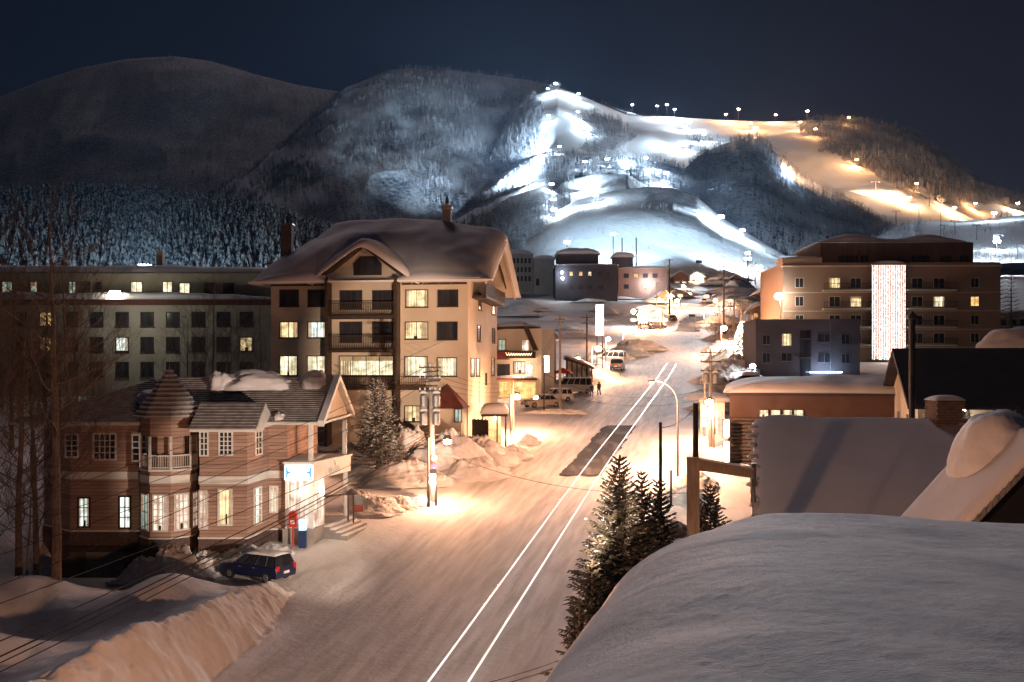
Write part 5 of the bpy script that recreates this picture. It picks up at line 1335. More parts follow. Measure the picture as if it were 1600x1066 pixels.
ZT_ = np.where(YF_ > 7, 13.62-0.011*np.maximum(YF_-7, 0)**1.45, 13.62)-0.045*np.maximum(0, XF_-4.5)*np.minimum(1, YF_/12)
ZT_ = ZT_+0.16*fbm(XF_*0.28+3, YF_*0.28, 3, seed=5)
dist = np.minimum(XF_-XL_, 20.8-YF_)
dd = np.clip(dist, 0, 3)/3
ee = np.sqrt(np.clip(1-(1-dd)**2.2, 0, 1))
rip = 0.006*fbm(XF_*2.0, YF_*4.0, 4, seed=55, gain=.6)+0.009*fbm(XF_*9, YF_*15, 3, seed=66, gain=.6)
V_ = np.stack([XF_, YF_, ZT_-1.5*(1-ee)+rip*1.0], -1).reshape(-1, 3)
OH = thing('own_house', 'near house whose roof is one huge smooth cushion of snow filling the lower right', 'house', (10, 10, 2))
ring = list(range(0, nv*nu, nu))+[(nv-1)*nu+i for i in range(1, nu)]
low = V_[ring].copy(); low[:, 0] += .35; low[:, 2] -= .5
Fr_ = np.array([(ring[k], ring[k+1], len(V_)+k+1, len(V_)+k) for k in range(len(ring)-1)])
Vw = np.concatenate([V_, low])-np.array([[10, 10, 2]])
np_mesh('roof_snow', Vw, np.concatenate([grid_faces(nu, nv), Fr_]), SNOW_NEAR, parent=OH)
walls('wall', [(0.9,1.0),(23,1.0),(23,19.0),(5.2,19.0),(3.0,17.0)], 1.0, 11.3, DKB, OH)
# ------------------------------------------------------------------ far buildings along the upper street
PALE = mat('pale_far_render', (0.34,0.30,0.28), 0.9, (0.28,0.25,0.23), 0.2)
SLATE = mat('slate_far_render', (0.045,0.045,0.06), 0.9, (0.035,0.034,0.045), 0.2)
BRICKF = mat('reddish_far_render', (0.26,0.15,0.12), 0.9, (0.20,0.115,0.09), 0.2)
def block(name, label, cat, px0, px1, ytop, Y, depth, m, wins=(), snow=1.0, ang=0, zb=None, frame=DARKWOOD, p=3.5, extra=0, group=None):
    x0 = pix(px0,0,Y)[0]; f = Frame2((x0,Y), radians(ang)); 
    L = (px1-CX)/F*Y-x0
    L = (((px1-CX)/F)*Y-x0)/(cos(radians(ang))-(px1-CX)/F*sin(radians(ang)))
    zt = CZ+(HY-ytop)/F*Y; zb = G(Y)-1.5 if zb is None else zb
    c_ = f.w(L/2, depth/2)
    t = thing(name, label, cat, (c_[0], c_[1], G(Y)), group=group)
    walls('wall', [f.w(0,0),f.w(L,0),f.w(L,depth),f.w(0,depth)], zb, zt, m, t)
    W = Wall(f.w(0,0), f.w(L,0))
    for (xa, ya, xb, yb, pn) in wins: win_px(W, xa, ya, xb, yb, t, frame, pn, nx=2, fw=0.12)
    if snow: snow_slab('roof_snow', t, f, -0.5, L+0.5, -0.5, depth+0.5, lambda x, y: zt, snow, SNOW_ROOF, 26, 16, seed=int(px0), lump=0.25, p=p)
    return t, f, L, zt, W
t, f, L, zt, W = block('far_block', 'leftmost far block beside the alpine roof with a row of narrow windows', 'building', 792, 833, 396, 372, 16, PALE, [(802+6*k, 404+d, 804.5+6*k, 411+d, GLASS_D) for k in range(5) for d in (0,14,28)], 2.2, ang=22)
t, f, L, zt, W = block('far_block', 'far block lit orange at its foot, second from the alpine roof', 'building', 834, 866, 405, 372, 14, PALE, [(838, 436, 842, 446, GLASS_D)], 1.8)
point(t, tuple(INV[t.name] @ Vector(W.p(L*.35, 3.5, 38+4))), 2500, CO, 0.6)
t, f, L, zt, W = block('far_dark_hotel', 'dark flat roofed far hotel with three small lit windows', 'hotel', 868, 965, 414, 340, 20, SLATE, [(890,425,895,431,LIT_O),(905,425,910,431,LIT_O),(919,425,924,431,LIT_C),(934,425,939,431,GLASS_D),(948,425,953,431,GLASS_D),(890,446,896,452,GLASS_D),(905,446,911,452,GLASS_D),(919,446,925,452,GLASS_D),(936,446,942,452,GLASS_D)], 0.9)
walls('upper_storey', [f.w(1,3),f.w(15.5,3),f.w(15.5,18),f.w(1,18)], zt, CZ+(HY-397)/F*343, SLATE, t)
snow_slab('upper_snow', t, f, 0.2, 16.2, 2.2, 18.8, lambda x, y: CZ+(HY-397)/F*343, 2.4, SNOW_ROOF, 30, 20, seed=5, p=4)
walls('stair_hut', [f.w(21,4),f.w(28,4),f.w(28,10),f.w(21,10)], zt, CZ+(HY-402)/F*344, SLATE, t)
snow_slab('hut_snow', t, f, 20.3, 28.7, 3.3, 10.7, lambda x, y: CZ+(HY-402)/F*344, 1.9, SNOW_ROOF, 20, 16, seed=6, p=4)
for (xa, ya, st) in ((878,426,900),(879,435,400)):
    q = pix(xa, ya, 338.5); mb = MB(); mb.sphere(q, 0.75 if st > 1000 else .45, 8); mb.build('wall_lamp', GLOW_W, t)
    point(t, tuple(INV[t.name] @ Vector((q[0], q[1]-1.5, q[2]))), st, CW, 0.4)
t, f, L, zt, W = block('far_red_block', 'long reddish far block right of the dark hotel', 'building', 966, 1043, 419, 345, 18, BRICKF, [(975,428,982,434,GLASS_D),(990,428,997,434,LIT_O),(1005,428,1012,434,GLASS_D),(1020,428,1027,434,GLASS_D),(975,445,982,451,GLASS_D),(1005,445,1012,451,LIT_O)], 1.0)
q = pix(1014, 444, 343); mb = MB(); mb.sphere(q, 0.9, 8); mb.build('wall_lamp', GLOW_W, t); point(t, tuple(INV[t.name] @ Vector((q[0], q[1]-2, q[2]))), 2500, CW, 0.4)
def gable_house(label, px0, px1, yeave, yridge, Y, depth, m, wins=(), ang=0, name='far_house', cat='house', snow=0.9, lamp=None):
    x0 = pix(px0,0,Y)[0]; f = Frame2((x0,Y), radians(ang)); L = ((px1-CX)/F*Y-x0)/cos(radians(ang))
    ze = CZ+(HY-yeave)/F*Y; zr_ = CZ+(HY-yridge)/F*Y; c_ = f.w(L/2, depth/2)
    t = thing(name, label, cat, (c_[0], c_[1], G(Y)), group=None)
    mb = MB(); pr = [(0,G(Y)-1.5),(L,G(Y)-1.5),(L,ze),(L/2,zr_),(0,ze)]
    mb.prism([f.w(x,0,z) for x,z in pr], [f.w(x,depth,z) for x,z in pr]); mb.build('wall', m, t)
    W = Wall(f.w(0,0), f.w(L,0))
    for (xa, ya, xb, yb, pn) in wins: win_px(W, xa, ya, xb, yb, t, DARKWOOD, pn, nx=2, fw=0.1)
    snow_slab('roof_snow', t, f, -0.8, L+0.8, -0.9, depth+0.6, lambda x, y: zr_-(zr_-ze)*abs(x-L/2)/(L/2)+.05, snow, SNOW_ROOF, 26, 16, seed=int(px0), p=6)
    if lamp:
        q = pix(*lamp[:3]); mb = MB(); mb.sphere(q, lamp[4], 8); mb.build('wall_lamp', GLOW_M if lamp[5] == 'm' else (GLOW_O if lamp[5] == 'o' else GLOW_W), t)
        point(t, tuple(INV[t.name] @ Vector((q[0], q[1]-1.2, q[2]+.3))), lamp[3], {'m':CM,'o':CO,'w':CW}[lamp[5]], 0.4)
    return t
gable_house('brightly lit shop at the top of the street, tallest of the cluster', 1052, 1076, 432, 424, 440, 10, BRICKF, [(1055,440,1062,450,LIT_Y),(1066,440,1073,450,LIT_B),(1055,455,1073,464,LIT_B)], lamp=(1056,447,437,7000,.6,'o'))
gable_house('white fronted lit shop at the top of the street between two darker ones', 1078, 1100, 432, 426, 455, 10, CREAM, [(1080,438,1086,452,LIT_W),(1089,438,1098,452,LIT_B)], lamp=(1088,434,452,7000,.6,'m'))
gable_house('peach coloured gabled house right of the top of the street', 1128, 1170, 446, 430, 430, 14, BRICKF, [(1136,450,1144,457,LIT_O),(1152,450,1160,457,GLASS_D)], ang=-12, lamp=(1131,451,427,6000,.7,'o'))
gable_house('low snowed house beyond the lit street tree', 1176, 1222, 462, 452, 330, 12, BRICKF, [(1182,466,1188,473,GLASS_D),(1198,466,1204,473,LIT_O)], ang=-8)
gable_house('low flat shop with lit white front left of the street middle', 998, 1036, 482, 478, 250, 8, CREAM, [(1001,486,1012,496,LIT_W),(1016,486,1034,496,LIT_W)], lamp=(990,487,246,2600,.6,'w'), snow=0.6)
gable_house('small orange lit house left of the far street bend', 1028, 1050, 462, 454, 330, 9, BRICKF, [(1032,466,1038,472,LIT_O)], lamp=(1030,468,327,3000,.5,'o'), snow=0.7)

# ------------------------------------------------------------------ shop with red balcony band beside the alpine hotel
SH = thing('red_band_shop', 'cluttered two storey shop with dark roof, red band and string lights beside alpine hotel', 'shop', (0, 112, 11.5))
ShW = Wall((pix(776,0,117)[0],117),(pix(846,0,115)[0],115))
n_ = ShW.n
def shp(a, d, z): return ShW.p(a, d, z)
def zy(y, Y=116): return CZ+(HY-y)/F*Y
mb = MB(); mb.fbox(ShW, 0, ShW.L, -5, 0, 10.5, zy(514)); mb.build('wall', CREAM, SH)
mb = MB(); mb.prism([shp(-.4,.5,zy(512)), shp(3.9,.5,zy(506)), shp(5.4,.5,zy(548)), shp(4.9,.5,zy(548)), shp(3.6,.5,zy(511)), shp(-.4,.5,zy(516))], [shp(-.4,-5,zy(512)), shp(3.9,-5,zy(506)), shp(5.4,-5,zy(548)), shp(4.9,-5,zy(548)), shp(3.6,-5,zy(511)), shp(-.4,-5,zy(516))]); mb.build('roof', DARKWOOD, SH)
snow_slab('roof_snow', SH, Frame2(shp(-.4,.7,0)[:2], atan2(ShW.t.y, ShW.t.x)), 0, 4.5, 0, 5.5, lambda x, y: zy(511)+.02*x, 0.8, SNOW_ROOF, 30, 16, seed=3, lump=.6, p=4)
mb = MB(); mb.fbox(ShW, 0.0, 1.7, 0.0, 1.0, zy(562), zy(549)); mb.build('red_band', REDROOF, SH)
mb = MB(); mb.fbox(ShW, 1.72, 5.0, 0.0, 1.2, zy(560), zy(550)); mb.build('balcony_front', DARKWOOD, SH)
win_px(ShW, 779, 531, 790, 547, SH, DARKWOOD, LIT_G, nx=2); win_px(ShW, 816, 532, 826, 548, SH, WHITE, LIT_B, nx=1)
win_px(ShW, 803, 566, 820, 583, SH, DARKWOOD, LIT_B, nx=3); win_px(ShW, 823, 565, 832, 590, SH, WHITE, LIT_W, nx=2); win_px(ShW, 778, 570, 796, 590, SH, DARKWOOD, GLASS_D, nx=3)
mb = MB()
for k in range(40):
    q = Vector(shp(1.7+k*0.083, 1.26, zy(552)-0.25*abs(sin(k*.8)))); mb.sphere(q, 0.045, 5)
mb.build('string_lights', emis('string_light_bulb', (1.0,0.45,0.25), 7), SH, stuff=True)
mb = MB(); mb.fbox(ShW, 0.2, 5.2, 0.0, 2.2, zy(594), zy(591)); mb.build('lower_awning', REDROOF, SH)
snow_slab('awning_snow', SH, Frame2(shp(.2,2.2,0)[:2], atan2(ShW.t.y, ShW.t.x)), 0, 5, 0, 2.1, lambda x, y: zy(591), 0.3, SNOW_ROOF, 20, 10)
mb = MB(); mb.fbox(ShW, 0.4, 5.0, 0.02, 0.1, 11.3, zy(597)); mb.build('shop_front', LIT_O, SH)
point(SH, tuple(INV[SH.name] @ Vector(shp(3.6, 1.6, zy(575)))), 350, CM, 0.3)
point(SH, tuple(INV[SH.name] @ Vector(shp(2.0, 3.0, zy(600)))), 250, CO, 0.3)
CA = thing('cream_annex', 'small cream building with a domed snow roof behind the shop', 'building', (4.5, 124, 13))
xa = pix(834,0,130)[0]; xb = pix(869,0,130)[0]
walls('wall', [(xa,130),(xb,130),(xb,136),(xa,136)], 12, CZ+(HY-531)/F*130, CREAM, CA)
snow_slab('roof_snow', CA, ID, xa-.3, xb+.5, 129.4, 136.5, lambda x, y: CZ+(HY-531)/F*130, 1.6, SNOW_ROOF, 30, 20, seed=9, p=2.6)
win_px(Wall((xa,130),(xb,130)), 853, 538, 862, 552, CA, WHITE, LIT_G)
VS = thing('vertical_banner_sign', 'white lit vertical banner sign beside the parked cars', 'sign', pix(854, 610, 112))
q = pix(854, 556, 112); mb = MB(); mb.box(q[0]-.3,q[0]+.3,111.9,112.05,CZ+(HY-582)/F*112,q[2]); mb.build('sign_face', SIGNW, VS)
mb = MB(); mb.tube((q[0]-.34,112,11.5),(q[0]-.34,112,q[2]),.05); mb.build('pole', STEEL, VS)
AW_ = thing('red_umbrella', 'red awning umbrella behind the parked van', 'umbrella', (pix(880,0,126)[0],126,13.2))
mb = MB(); mb.lathe((0,0,1.9), [(1.35,0),(0.9,0.35),(0.05,0.75)], 10); mb.build('canopy', mat('red_canvas', (0.5,0.04,0.03), 0.8), AW_, world=False)
mb = MB(); mb.tube((0,0,-.3),(0,0,2.6),.04); mb.build('pole', STEEL, AW_, world=False)
BS = thing('timber_shelter', 'timber barred shelter lit orange inside, behind the silver van', 'shelter', (pix(905,0,130)[0],131,13.6))
x0, x1 = pix(886,0,130)[0], pix(925,0,130)[0]
mb = MB(); mb.box(x0,x1,133.0,133.2,13,16.9); mb.build('back_wall', CREAM, BS)
for k in range(6):
    x = x0+(x1-x0)*k/5; mb = MB(); mb.box(x-.09,x+.09,130,130.18,13,17.0-0.25*k); mb.build('post', DARKWOOD, BS)
mb = MB(); mb.prism([(x0-.3,129.6,17.0),(x1+.3,129.6,15.7),(x1+.3,133.6,15.7),(x0-.3,133.6,17.0)], [(x0-.3,129.6,17.2),(x1+.3,129.6,15.9),(x1+.3,133.6,15.9),(x0-.3,133.6,17.2)]); mb.build('roof', DARKWOOD, BS)
snow_slab('roof_snow', BS, ID, x0-.4, x1+.4, 129.5, 133.7, lambda x, y: 17.2-1.3*(x-x0)/(x1-x0), 0.45, SNOW_ROOF, 24, 12)
point(BS, tuple(INV[BS.name] @ Vector(((x0+x1)/2,131.6,15.2))), 380, CO, 0.2)
# lit shop front on the right of the street
RS = thing('bright_corner_shop', 'brightly lit street shop between the lamp post and the log clad corner', 'shop', (17, 92, 9.5))
x0, x1 = pix(1094,0,91)[0], pix(1131,0,91)[0]
walls('wall', [(x0,91),(x1,90.6),(x1+1.5,99),(x0+1.9,99)], 8.5, 12.6, CREAM, RS)
RW = Wall((x0,91),(x1,90.6))
window(RW, 0.15, RW.L-.15, 9.6, 11.9, RS, WHITE, LIT_B, nx=3)
snow_slab('roof_snow', RS, ID, x0-.2, x1+1, 90.4, 99, lambda x, y: 12.6, 0.7, SNOW_ROOF, 20, 14)
point(RS, tuple(INV[RS.name] @ Vector(((x0+x1)/2-.3,88.6,11.3))), 180, (1.0,0.80,0.60), 0.5)
for k, (xa, xb, ya, yb) in enumerate(((1096,1104,633,652),(1096,1104,655,667))):
    Yv = 83.2; q0 = pix(xa, yb, Yv); q1 = pix(xb, ya, Yv)
    t = thing('shop_sign', ('upper' if k == 0 else 'lower')+' lit box sign fixed to the lamp pole at the right kerb', 'sign', q0)
    mb = MB(); mb.box(q0[0],q1[0],Yv,Yv+.2,q0[2],q1[2]); mb.build('sign_box', emis('warm_sign_face', (1.0,0.78,0.55), 1.3), t)
    mb = MB(); mb.box(q1[0],q1[0]+.5,Yv+.06,Yv+.12,q1[2]-.15,q1[2]-.08); mb.build('bracket', DARK_STEEL, t)
# tall lit pylon sign
TS = thing('pylon_sign', 'tall glowing white pylon sign on dark legs left of the street', 'sign', (pix(937,0,150)[0],150,15.7))
q0 = pix(931.5, 524, 150); q1 = pix(943, 476, 150)
mb = MB(); mb.box(q0[0],q1[0],150,150.5,q0[2],q1[2]); mb.build('sign_box', emis('pylon_sign_face', (1.0,0.93,0.95), 3.5), TS)
mb = MB(); mb.box(q0[0]+.15,q1[0]-.15,149.96,149.998,q0[2]+.1,q0[2]+1.6); mb.build('pink_panel', emis('pink_sign_face', (1.0,0.55,0.68), 2.0), TS)
for x in (q0[0]+.15, q1[0]-.15):
    mb = MB(); mb.box(x-.07,x+.07,150.15,150.3,15,q0[2]); mb.build('leg', DARKWOOD, TS)
point(TS, tuple(INV[TS.name] @ Vector(((q0[0]+q1[0])/2,148.5,q0[2]+2))), 700, (1.0,0.85,0.85), 0.6)
# ------------------------------------------------------------------ street lamps and poles
WOODPOLE = mat('weathered_wood_pole', (0.16,0.12,0.09), 0.9, (0.10,0.075,0.06), 4, bump=0.01, stretch=(3,3,.4))
CONC = mat('concrete_pole', (0.30,0.28,0.26), 0.85, (0.24,0.22,0.21), 3)
BULB_O = emis('orange_street_bulb', (1.0,0.60,0.26), 70)
BULB_W = emis('white_street_bulb', (1.0,0.93,0.82), 70)
def street_lamp(px, py, Y, P, col, bulb, label, side=1, arm=1.2, name='street_lamp', rb=0.26, m=CONC, foot=None, group='street lamps lighting the main street'):
    x, y, z = pix(px, py, Y); bx = x+side*arm; zb = G(Y)-0.5
    t = thing(name, label, 'street lamp', (bx, Y, G(Y)), group=group)
    top = z+0.45
    mb = MB(); mb.tube((bx,Y,zb),(bx,Y,top-.2),0.10,0.07,8); mb.build('pole', m, t, smooth=False)
    mb = MB(); pts = [(bx,Y,top-.25),(bx-side*arm*.3,Y,top),(bx-side*arm*.75,Y,top+.05),(x,Y,top-.08)]; mb.path(pts, 0.04, 6); mb.build('arm', m, t)
    mb = MB(); mb.prism([(x-.32,Y-.16,z+.12),(x+.32,Y-.16,z+.12),(x+.32,Y+.16,z+.12),(x-.32,Y+.16,z+.12)], [(x-.2,Y-.09,z+.42),(x+.2,Y-.09,z+.42),(x+.2,Y+.09,z+.42),(x-.2,Y+.09,z+.42)]); mb.build('lamp_housing', DARK_STEEL, t)
    mb = MB(); mb.sphere((x,Y,z), rb*1.35, 10, 0.75); mb.build('bulb', bulb, t, smooth=True)
    point(t, tuple(INV[t.name] @ Vector((x-side*0.15, Y-0.1, z-0.30-rb*1.1))), P, col, 0.15)
    return t
street_lamp(808,620,90.5,3402,CO,BULB_O,'orange street lamp at the alpine hotel corner by the parked silver sedan',side=-1,arm=0.6)
street_lamp(1108,628,84.5,3726,CO,BULB_O,'orange street lamp at the right kerb beside the low round roofed building',side=1,arm=0.4)
street_lamp(1131,513,168,9720,CO,BULB_O,'orange street lamp on the right beside the tree covered in lights',side=-1,arm=0.5,rb=.42)
street_lamp(935,545,133,4212,CO,BULB_O,'orange street lamp under the tall glowing pylon sign',side=-1,arm=0.9,rb=.34)
street_lamp(977,515,186,9720,CO,BULB_O,'orange street lamp standing in the snowbank beyond the dark car',side=-1,arm=0.5,rb=.42)
street_lamp(1000,492,232,6237,CO,BULB_O,'left one of two orange lamps before the lit shop front',side=-1,arm=0.5,rb=.5)
street_lamp(1029,487,238,6237,CO,BULB_O,'right one of two orange lamps before the lit shop front',side=1,arm=0.5,rb=.5)
street_lamp(1046,462,330,14580,CO,BULB_O,'orange lamp on the left where the street climbs steeply',side=-1,arm=0.6,rb=.6)
street_lamp(1058,470,300,9720,CO,BULB_O,'orange lamp at the kerb left of the upper bare asphalt patch',side=-1,arm=0.6,rb=.5)
street_lamp(1118,470,310,9720,CM,BULB_O,'orange lamp right of the upper street among wires and poles',side=1,arm=0.6,rb=.5)
street_lamp(1068,448,400,16200,CM,BULB_W,'pale lamp high on the left of the uppermost street',side=-1,arm=0.6,rb=.6)
street_lamp(1110,452,420,16200,CM,BULB_W,'pale lamp high on the right of the uppermost street',side=1,arm=0.6,rb=.6)
street_lamp(1100,432,470,21060,CM,BULB_W,'farthest pale lamp at the very top of the street',side=1,arm=0.6,rb=.7)
street_lamp(1217,463,158,567,(1.0,0.72,0.48),BULB_W,'bright lamp at the left corner of the ochre hotel',side=1,arm=0.3,rb=.55)
street_lamp(1176,572,128,270,(0.85,0.93,1.0),BULB_W,'white lamp at the left corner of the grey apartment block',side=1,arm=0.3,rb=.3)
street_lamp(950,530,156,1782,CM,BULB_W,'small pale lamp above the white van beyond the pylon sign',side=-1,arm=0.4,rb=.3)
street_lamp(1040,500,240,3500,CO,BULB_O,'small added orange lamp low at the left kerb before the upper asphalt patch',side=-1,arm=0.4,rb=.3)  # first of a run of small lamps added to fill out the street
street_lamp(1098,488,255,4500,CO,BULB_O,'small added orange lamp at the right kerb beside the upper asphalt patch',side=1,arm=0.4,rb=.3)
street_lamp(1078,460,360,9000,CO,BULB_O,'small added orange lamp mid way up the steep street',side=-1,arm=0.4,rb=.4)
street_lamp(1152,530,170,2600,CO,BULB_O,'low added orange lamp in the scrub under the lit street tree',side=-1,arm=0.3,rb=.25)
street_lamp(903,560,134,900,CO,BULB_O,'low added orange lamp above the timber barred shelter',side=-1,arm=0.3,rb=.2)
# slender curved arm lamp over the street
AX, AY, AZ = pix(1059, 640, 73)
t = thing('curved_arm_lamp', 'slender steel street lamp whose curved arm reaches over the lane, glowing at its tip', 'street lamp', (AX, 73, G(73)))
hx, hy, hz = pix(1020, 597, 73)
pts = [(AX,73,AZ+.3)]; 
for k in range(1, 11):
    u = k/10; pts.append((AX+(hx-AX)*(1-cos(u*pi/2))**0.9, 73, AZ+.3+(hz+.12-AZ-.3)*sin(u*pi/2)**0.8))
mb = MB(); mb.tube((AX,73,6.5),(AX,73,AZ+.3),0.09,0.065,8); mb.build('pole', STEEL, t)
mb = MB(); mb.path(pts, 0.045, 6); mb.build('arm', STEEL, t)
mb = MB(); mb.box(hx-.35,hx+.15,72.86,73.14,hz,hz+.14); mb.build('lamp_housing', STEEL, t)
mb = MB(); mb.sphere((hx-.1,73,hz-.04), 0.13, 8, .5); mb.build('bulb', BULB_O, t)
point(t, tuple(INV[t.name] @ Vector((hx-.1, 73, hz-.35))), 9500, CO, 0.12)

def utility_pole(px, Y, ytop, label, lean=0.0, r=0.15, arms=2, boxes=0, m=CONC, name='utility_pole', armw=0.9, ins=True, group='utility poles carrying the wires'):
    x, _, zt = pix(px, ytop, Y); t = thing(name, label, 'utility pole', (x, Y, G(Y)), group=group)
    mb = MB(); mb.tube((x-lean,Y,G(Y)-.6),(x,Y,zt),r*1.25,r*.8,8); mb.build('pole', m, t)
    for k in range(arms):
        z = zt-0.35-k*0.8; mb = MB(); mb.box(x-armw,x+armw,Y-.2,Y-.11,z-.05,z+.05); a = mb.build('crossarm', DARK_STEEL, t)
        if ins:
            for i in range(5):
                xx = x-armw+.08+i*(2*armw-.16)/4
                mb = MB(); mb.lathe((xx,Y-.155,z+.05), [(.035,0),(.055,.05),(.035,.09),(.05,.13),(.02,.18)], 6); mb.build('insulator', WHITE, a)
    for k in range(boxes):
        xx = x+(-.42 if k % 2 == 0 else .42); z = zt-2.6-1.2*(k//2)
        mb = MB(); mb.lathe((xx,Y-.1,z-.45), [(.22,0),(.27,.05),(.27,.75),(.22,.85),(.05,.92)], 10); mb.build('transformer', STEEL, t)
        snow_slab('transformer_snow', t, ID, xx-.26, xx+.26, Y-.36, Y+.16, lambda a_, b_: z+.45, 0.22, SNOW_ROOF, 10, 10, p=3)
    return t
PA = utility_pole(672, 65, 566, 'big cluttered utility pole with grey transformers and no parking signs before the alpine hotel', lean=-.25, r=0.17, arms=3, boxes=4, armw=0.75)
# small parts on the big pole
xA, yA = PA.location.x, 65.0
for k, y_ in enumerate((716, 729)):
    q = pix(678.5, y_, 64.7); mb = MB()
    mb.tube((q[0],64.66,q[2]),(q[0],64.70,q[2]),0.25,0.25,16); rr = mb.build('round_sign', mat('sign_red%s' % ('' if k == 0 else '_faded'), (0.55,0.06,0.05) if k == 0 else (0.40,0.07,0.07), 0.6), PA)
    mb = MB(); mb.tube((q[0],64.63,q[2]),(q[0],64.655,q[2]),0.185,0.185,16); mb.build('sign_centre', WHITE if k == 0 else mat('sign_blue', (0.05,0.08,0.30), 0.6), rr)
    mb = MB(); mb.add([(q[0]-.15,64.622,q[2]+.12),(q[0]-.11,64.622,q[2]+.16),(q[0]+.15,64.622,q[2]-.12),(q[0]+.11,64.622,q[2]-.16)], [(0,1,2,3)]); mb.build('sign_bar', MATS['sign_red'], rr)
for i in range(5):
    mb = MB(); rr = random.Random(i); z = 15.6-i*.32; mb.tube((xA-.2-rr.random()*.3,64.7,z),(xA+.3+rr.random()*.4,64.8,z+.1),.06,.05,6); mb.build('fitting', DARK_STEEL, PA)
street_lamp(699,690,63.8,2041,CO,BULB_O,'orange street lamp hanging low beside the big cluttered utility pole',side=-1,arm=1.25,m=STEEL,rb=.2)
street_lamp(676,743,64.0,405,CM,BULB_W,'small white lamp low on the big cluttered utility pole',side=1,arm=0.22,m=STEEL,rb=.13)
# cable bundle shimmering in orange hangers beside the lamp
utility_pole(802, 92, 596, 'thin pole beside the lamp at the alpine hotel corner', r=.08, arms=0)
utility_pole(875, 107, 494, 'tall pole by the parked cars, its lower half pale', r=.13, arms=1, armw=.6)
utility_pole(850, 104, 560, 'thin black pole between the parked silver cars', r=.06, arms=0, m=BLACK)
utility_pole(917, 131, 492, 'pole just left of the glowing pylon sign', r=.13, arms=2, m=WOODPOLE)
utility_pole(1110, 84.8, 545, 'utility pole with many crossarms at the right kerb', r=.15, arms=3, boxes=2)
utility_pole(1101, 90, 590, 'shorter pole immediately left of the many armed pole', r=.10, arms=1, armw=.5)
utility_pole(1158, 172, 468, 'pole left of the lit street tree', r=.16, arms=2, m=WOODPOLE, armw=1.1)
utility_pole(1147, 195, 455, 'pole with two crossarms above the right roadside lamp', r=.16, arms=2, armw=1.2)
utility_pole(1131, 215, 415, 'tallest pole on the right of the upper street', r=.18, arms=3, armw=1.0)
utility_pole(1046, 290, 405, 'tall dark pole on the left of the steep upper street', r=.26, arms=3, m=WOODPOLE, armw=1.2)
utility_pole(1026, 242, 440, 'thin pole above the two orange lamps', r=.14, arms=1)
utility_pole(1169, 430, 408, 'left one of two thin far poles near the slope bottom', r=.2, arms=1)
utility_pole(1180, 430, 410, 'right one of two thin far poles near the slope bottom', r=.2, arms=1)
utility_pole(1212, 300, 470, 'short pole left of the ochre hotel corner', r=.15, arms=1)
utility_pole(958, 380, 362, 'slender far mast rising before the lit knoll', r=.22, arms=0)
utility_pole(972, 400, 372, 'dark far mast near the flat stair hut', r=.28, arms=0, m=BLACK)
utility_pole(994, 400, 372, 'dark far mast right of the flat stair hut', r=.28, arms=0, m=BLACK)
utility_pole(1087, 45, 630, 'dark timber pole standing behind the square gate post', r=.15, arms=0, m=DARKWOOD)
utility_pole(1032, 46, 660, 'thin dark pole rising out of the small firs', r=.09, arms=0, m=DARKWOOD)
# timber gate post and beam in front of the near roof
GT = thing('timber_gate_frame', 'thick square timber post with a snow topped beam reaching right', 'post', (5.6, 30, 4))
q = pix(1083, 715, 30); mb = MB(); mb.box(q[0]-.17,q[0]+.17,29.83,30.17,3,q[2]); mb.build('post', WOODPOLE, GT)
b0 = pix(1091, 725, 30); b1 = pix(1176, 739, 30)
mb = MB(); mb.prism([(b0[0]+.012,29.88,b0[2]-.2),(b0[0]+.012,30.12,b0[2]-.2),(b0[0]+.012,30.12,b0[2]+.14),(b0[0]+.012,29.88,b0[2]+.14)], [(b1[0],29.88,b1[2]-.16),(b1[0],30.12,b1[2]-.16),(b1[0],30.12,b1[2]+.12),(b1[0],29.88,b1[2]+.12)]); mb.build('beam', WOODPOLE, GT)
mb = MB(); mb.prism([(b0[0]+.015,29.87,b0[2]+.145),(b0[0]+.015,30.13,b0[2]+.145),(b0[0]+.015,30.08,b0[2]+.20),(b0[0]+.015,29.92,b0[2]+.20)], [(b1[0],29.87,b1[2]+.125),(b1[0],30.13,b1[2]+.125),(b1[0],30.08,b1[2]+.18),(b1[0],29.92,b1[2]+.18)]); mb.build('beam_snow', SNOW_ROOF, GT)
mb = MB(); mb.box(b1[0]-.05,b1[0]+.09,29.9,30.1,b1[2]-.42,b1[2]+.3); mb.tube((b1[0],29.9,b1[2]-.9),(b1[0],29.9,b1[2]-.4),.09,.05,8); mb.build('hanging_bracket', DARK_STEEL, GT)
mb = MB(); mb.tube((b1[0],29.95,b1[2]-4.5),(b1[0],29.95,b1[2]-.9),.02); mb.build('hanging_rod', DARK_STEEL, GT)
# lit box sign behind the firs
LS = thing('lit_box_sign', 'glowing white upright box sign behind the dark firs', 'sign', pix(1050, 745, 62))
q0 = pix(1044, 734, 62); q1 = pix(1054, 706, 62)
mb = MB(); mb.box(q0[0],q1[0],62,62.25,q0[2],q1[2]); mb.build('sign_box', SIGNW, LS)
mb = MB(); mb.box((q0[0]+q1[0])/2-.06,(q0[0]+q1[0])/2+.06,62.05,62.2,6,q0[2]); mb.build('leg', DARK_STEEL, LS)
point(LS, tuple(INV[LS.name] @ Vector(((q0[0]+q1[0])/2,61.2,(q0[2]+q1[2])/2))), 220, (1.0,0.85,0.68), 0.4)
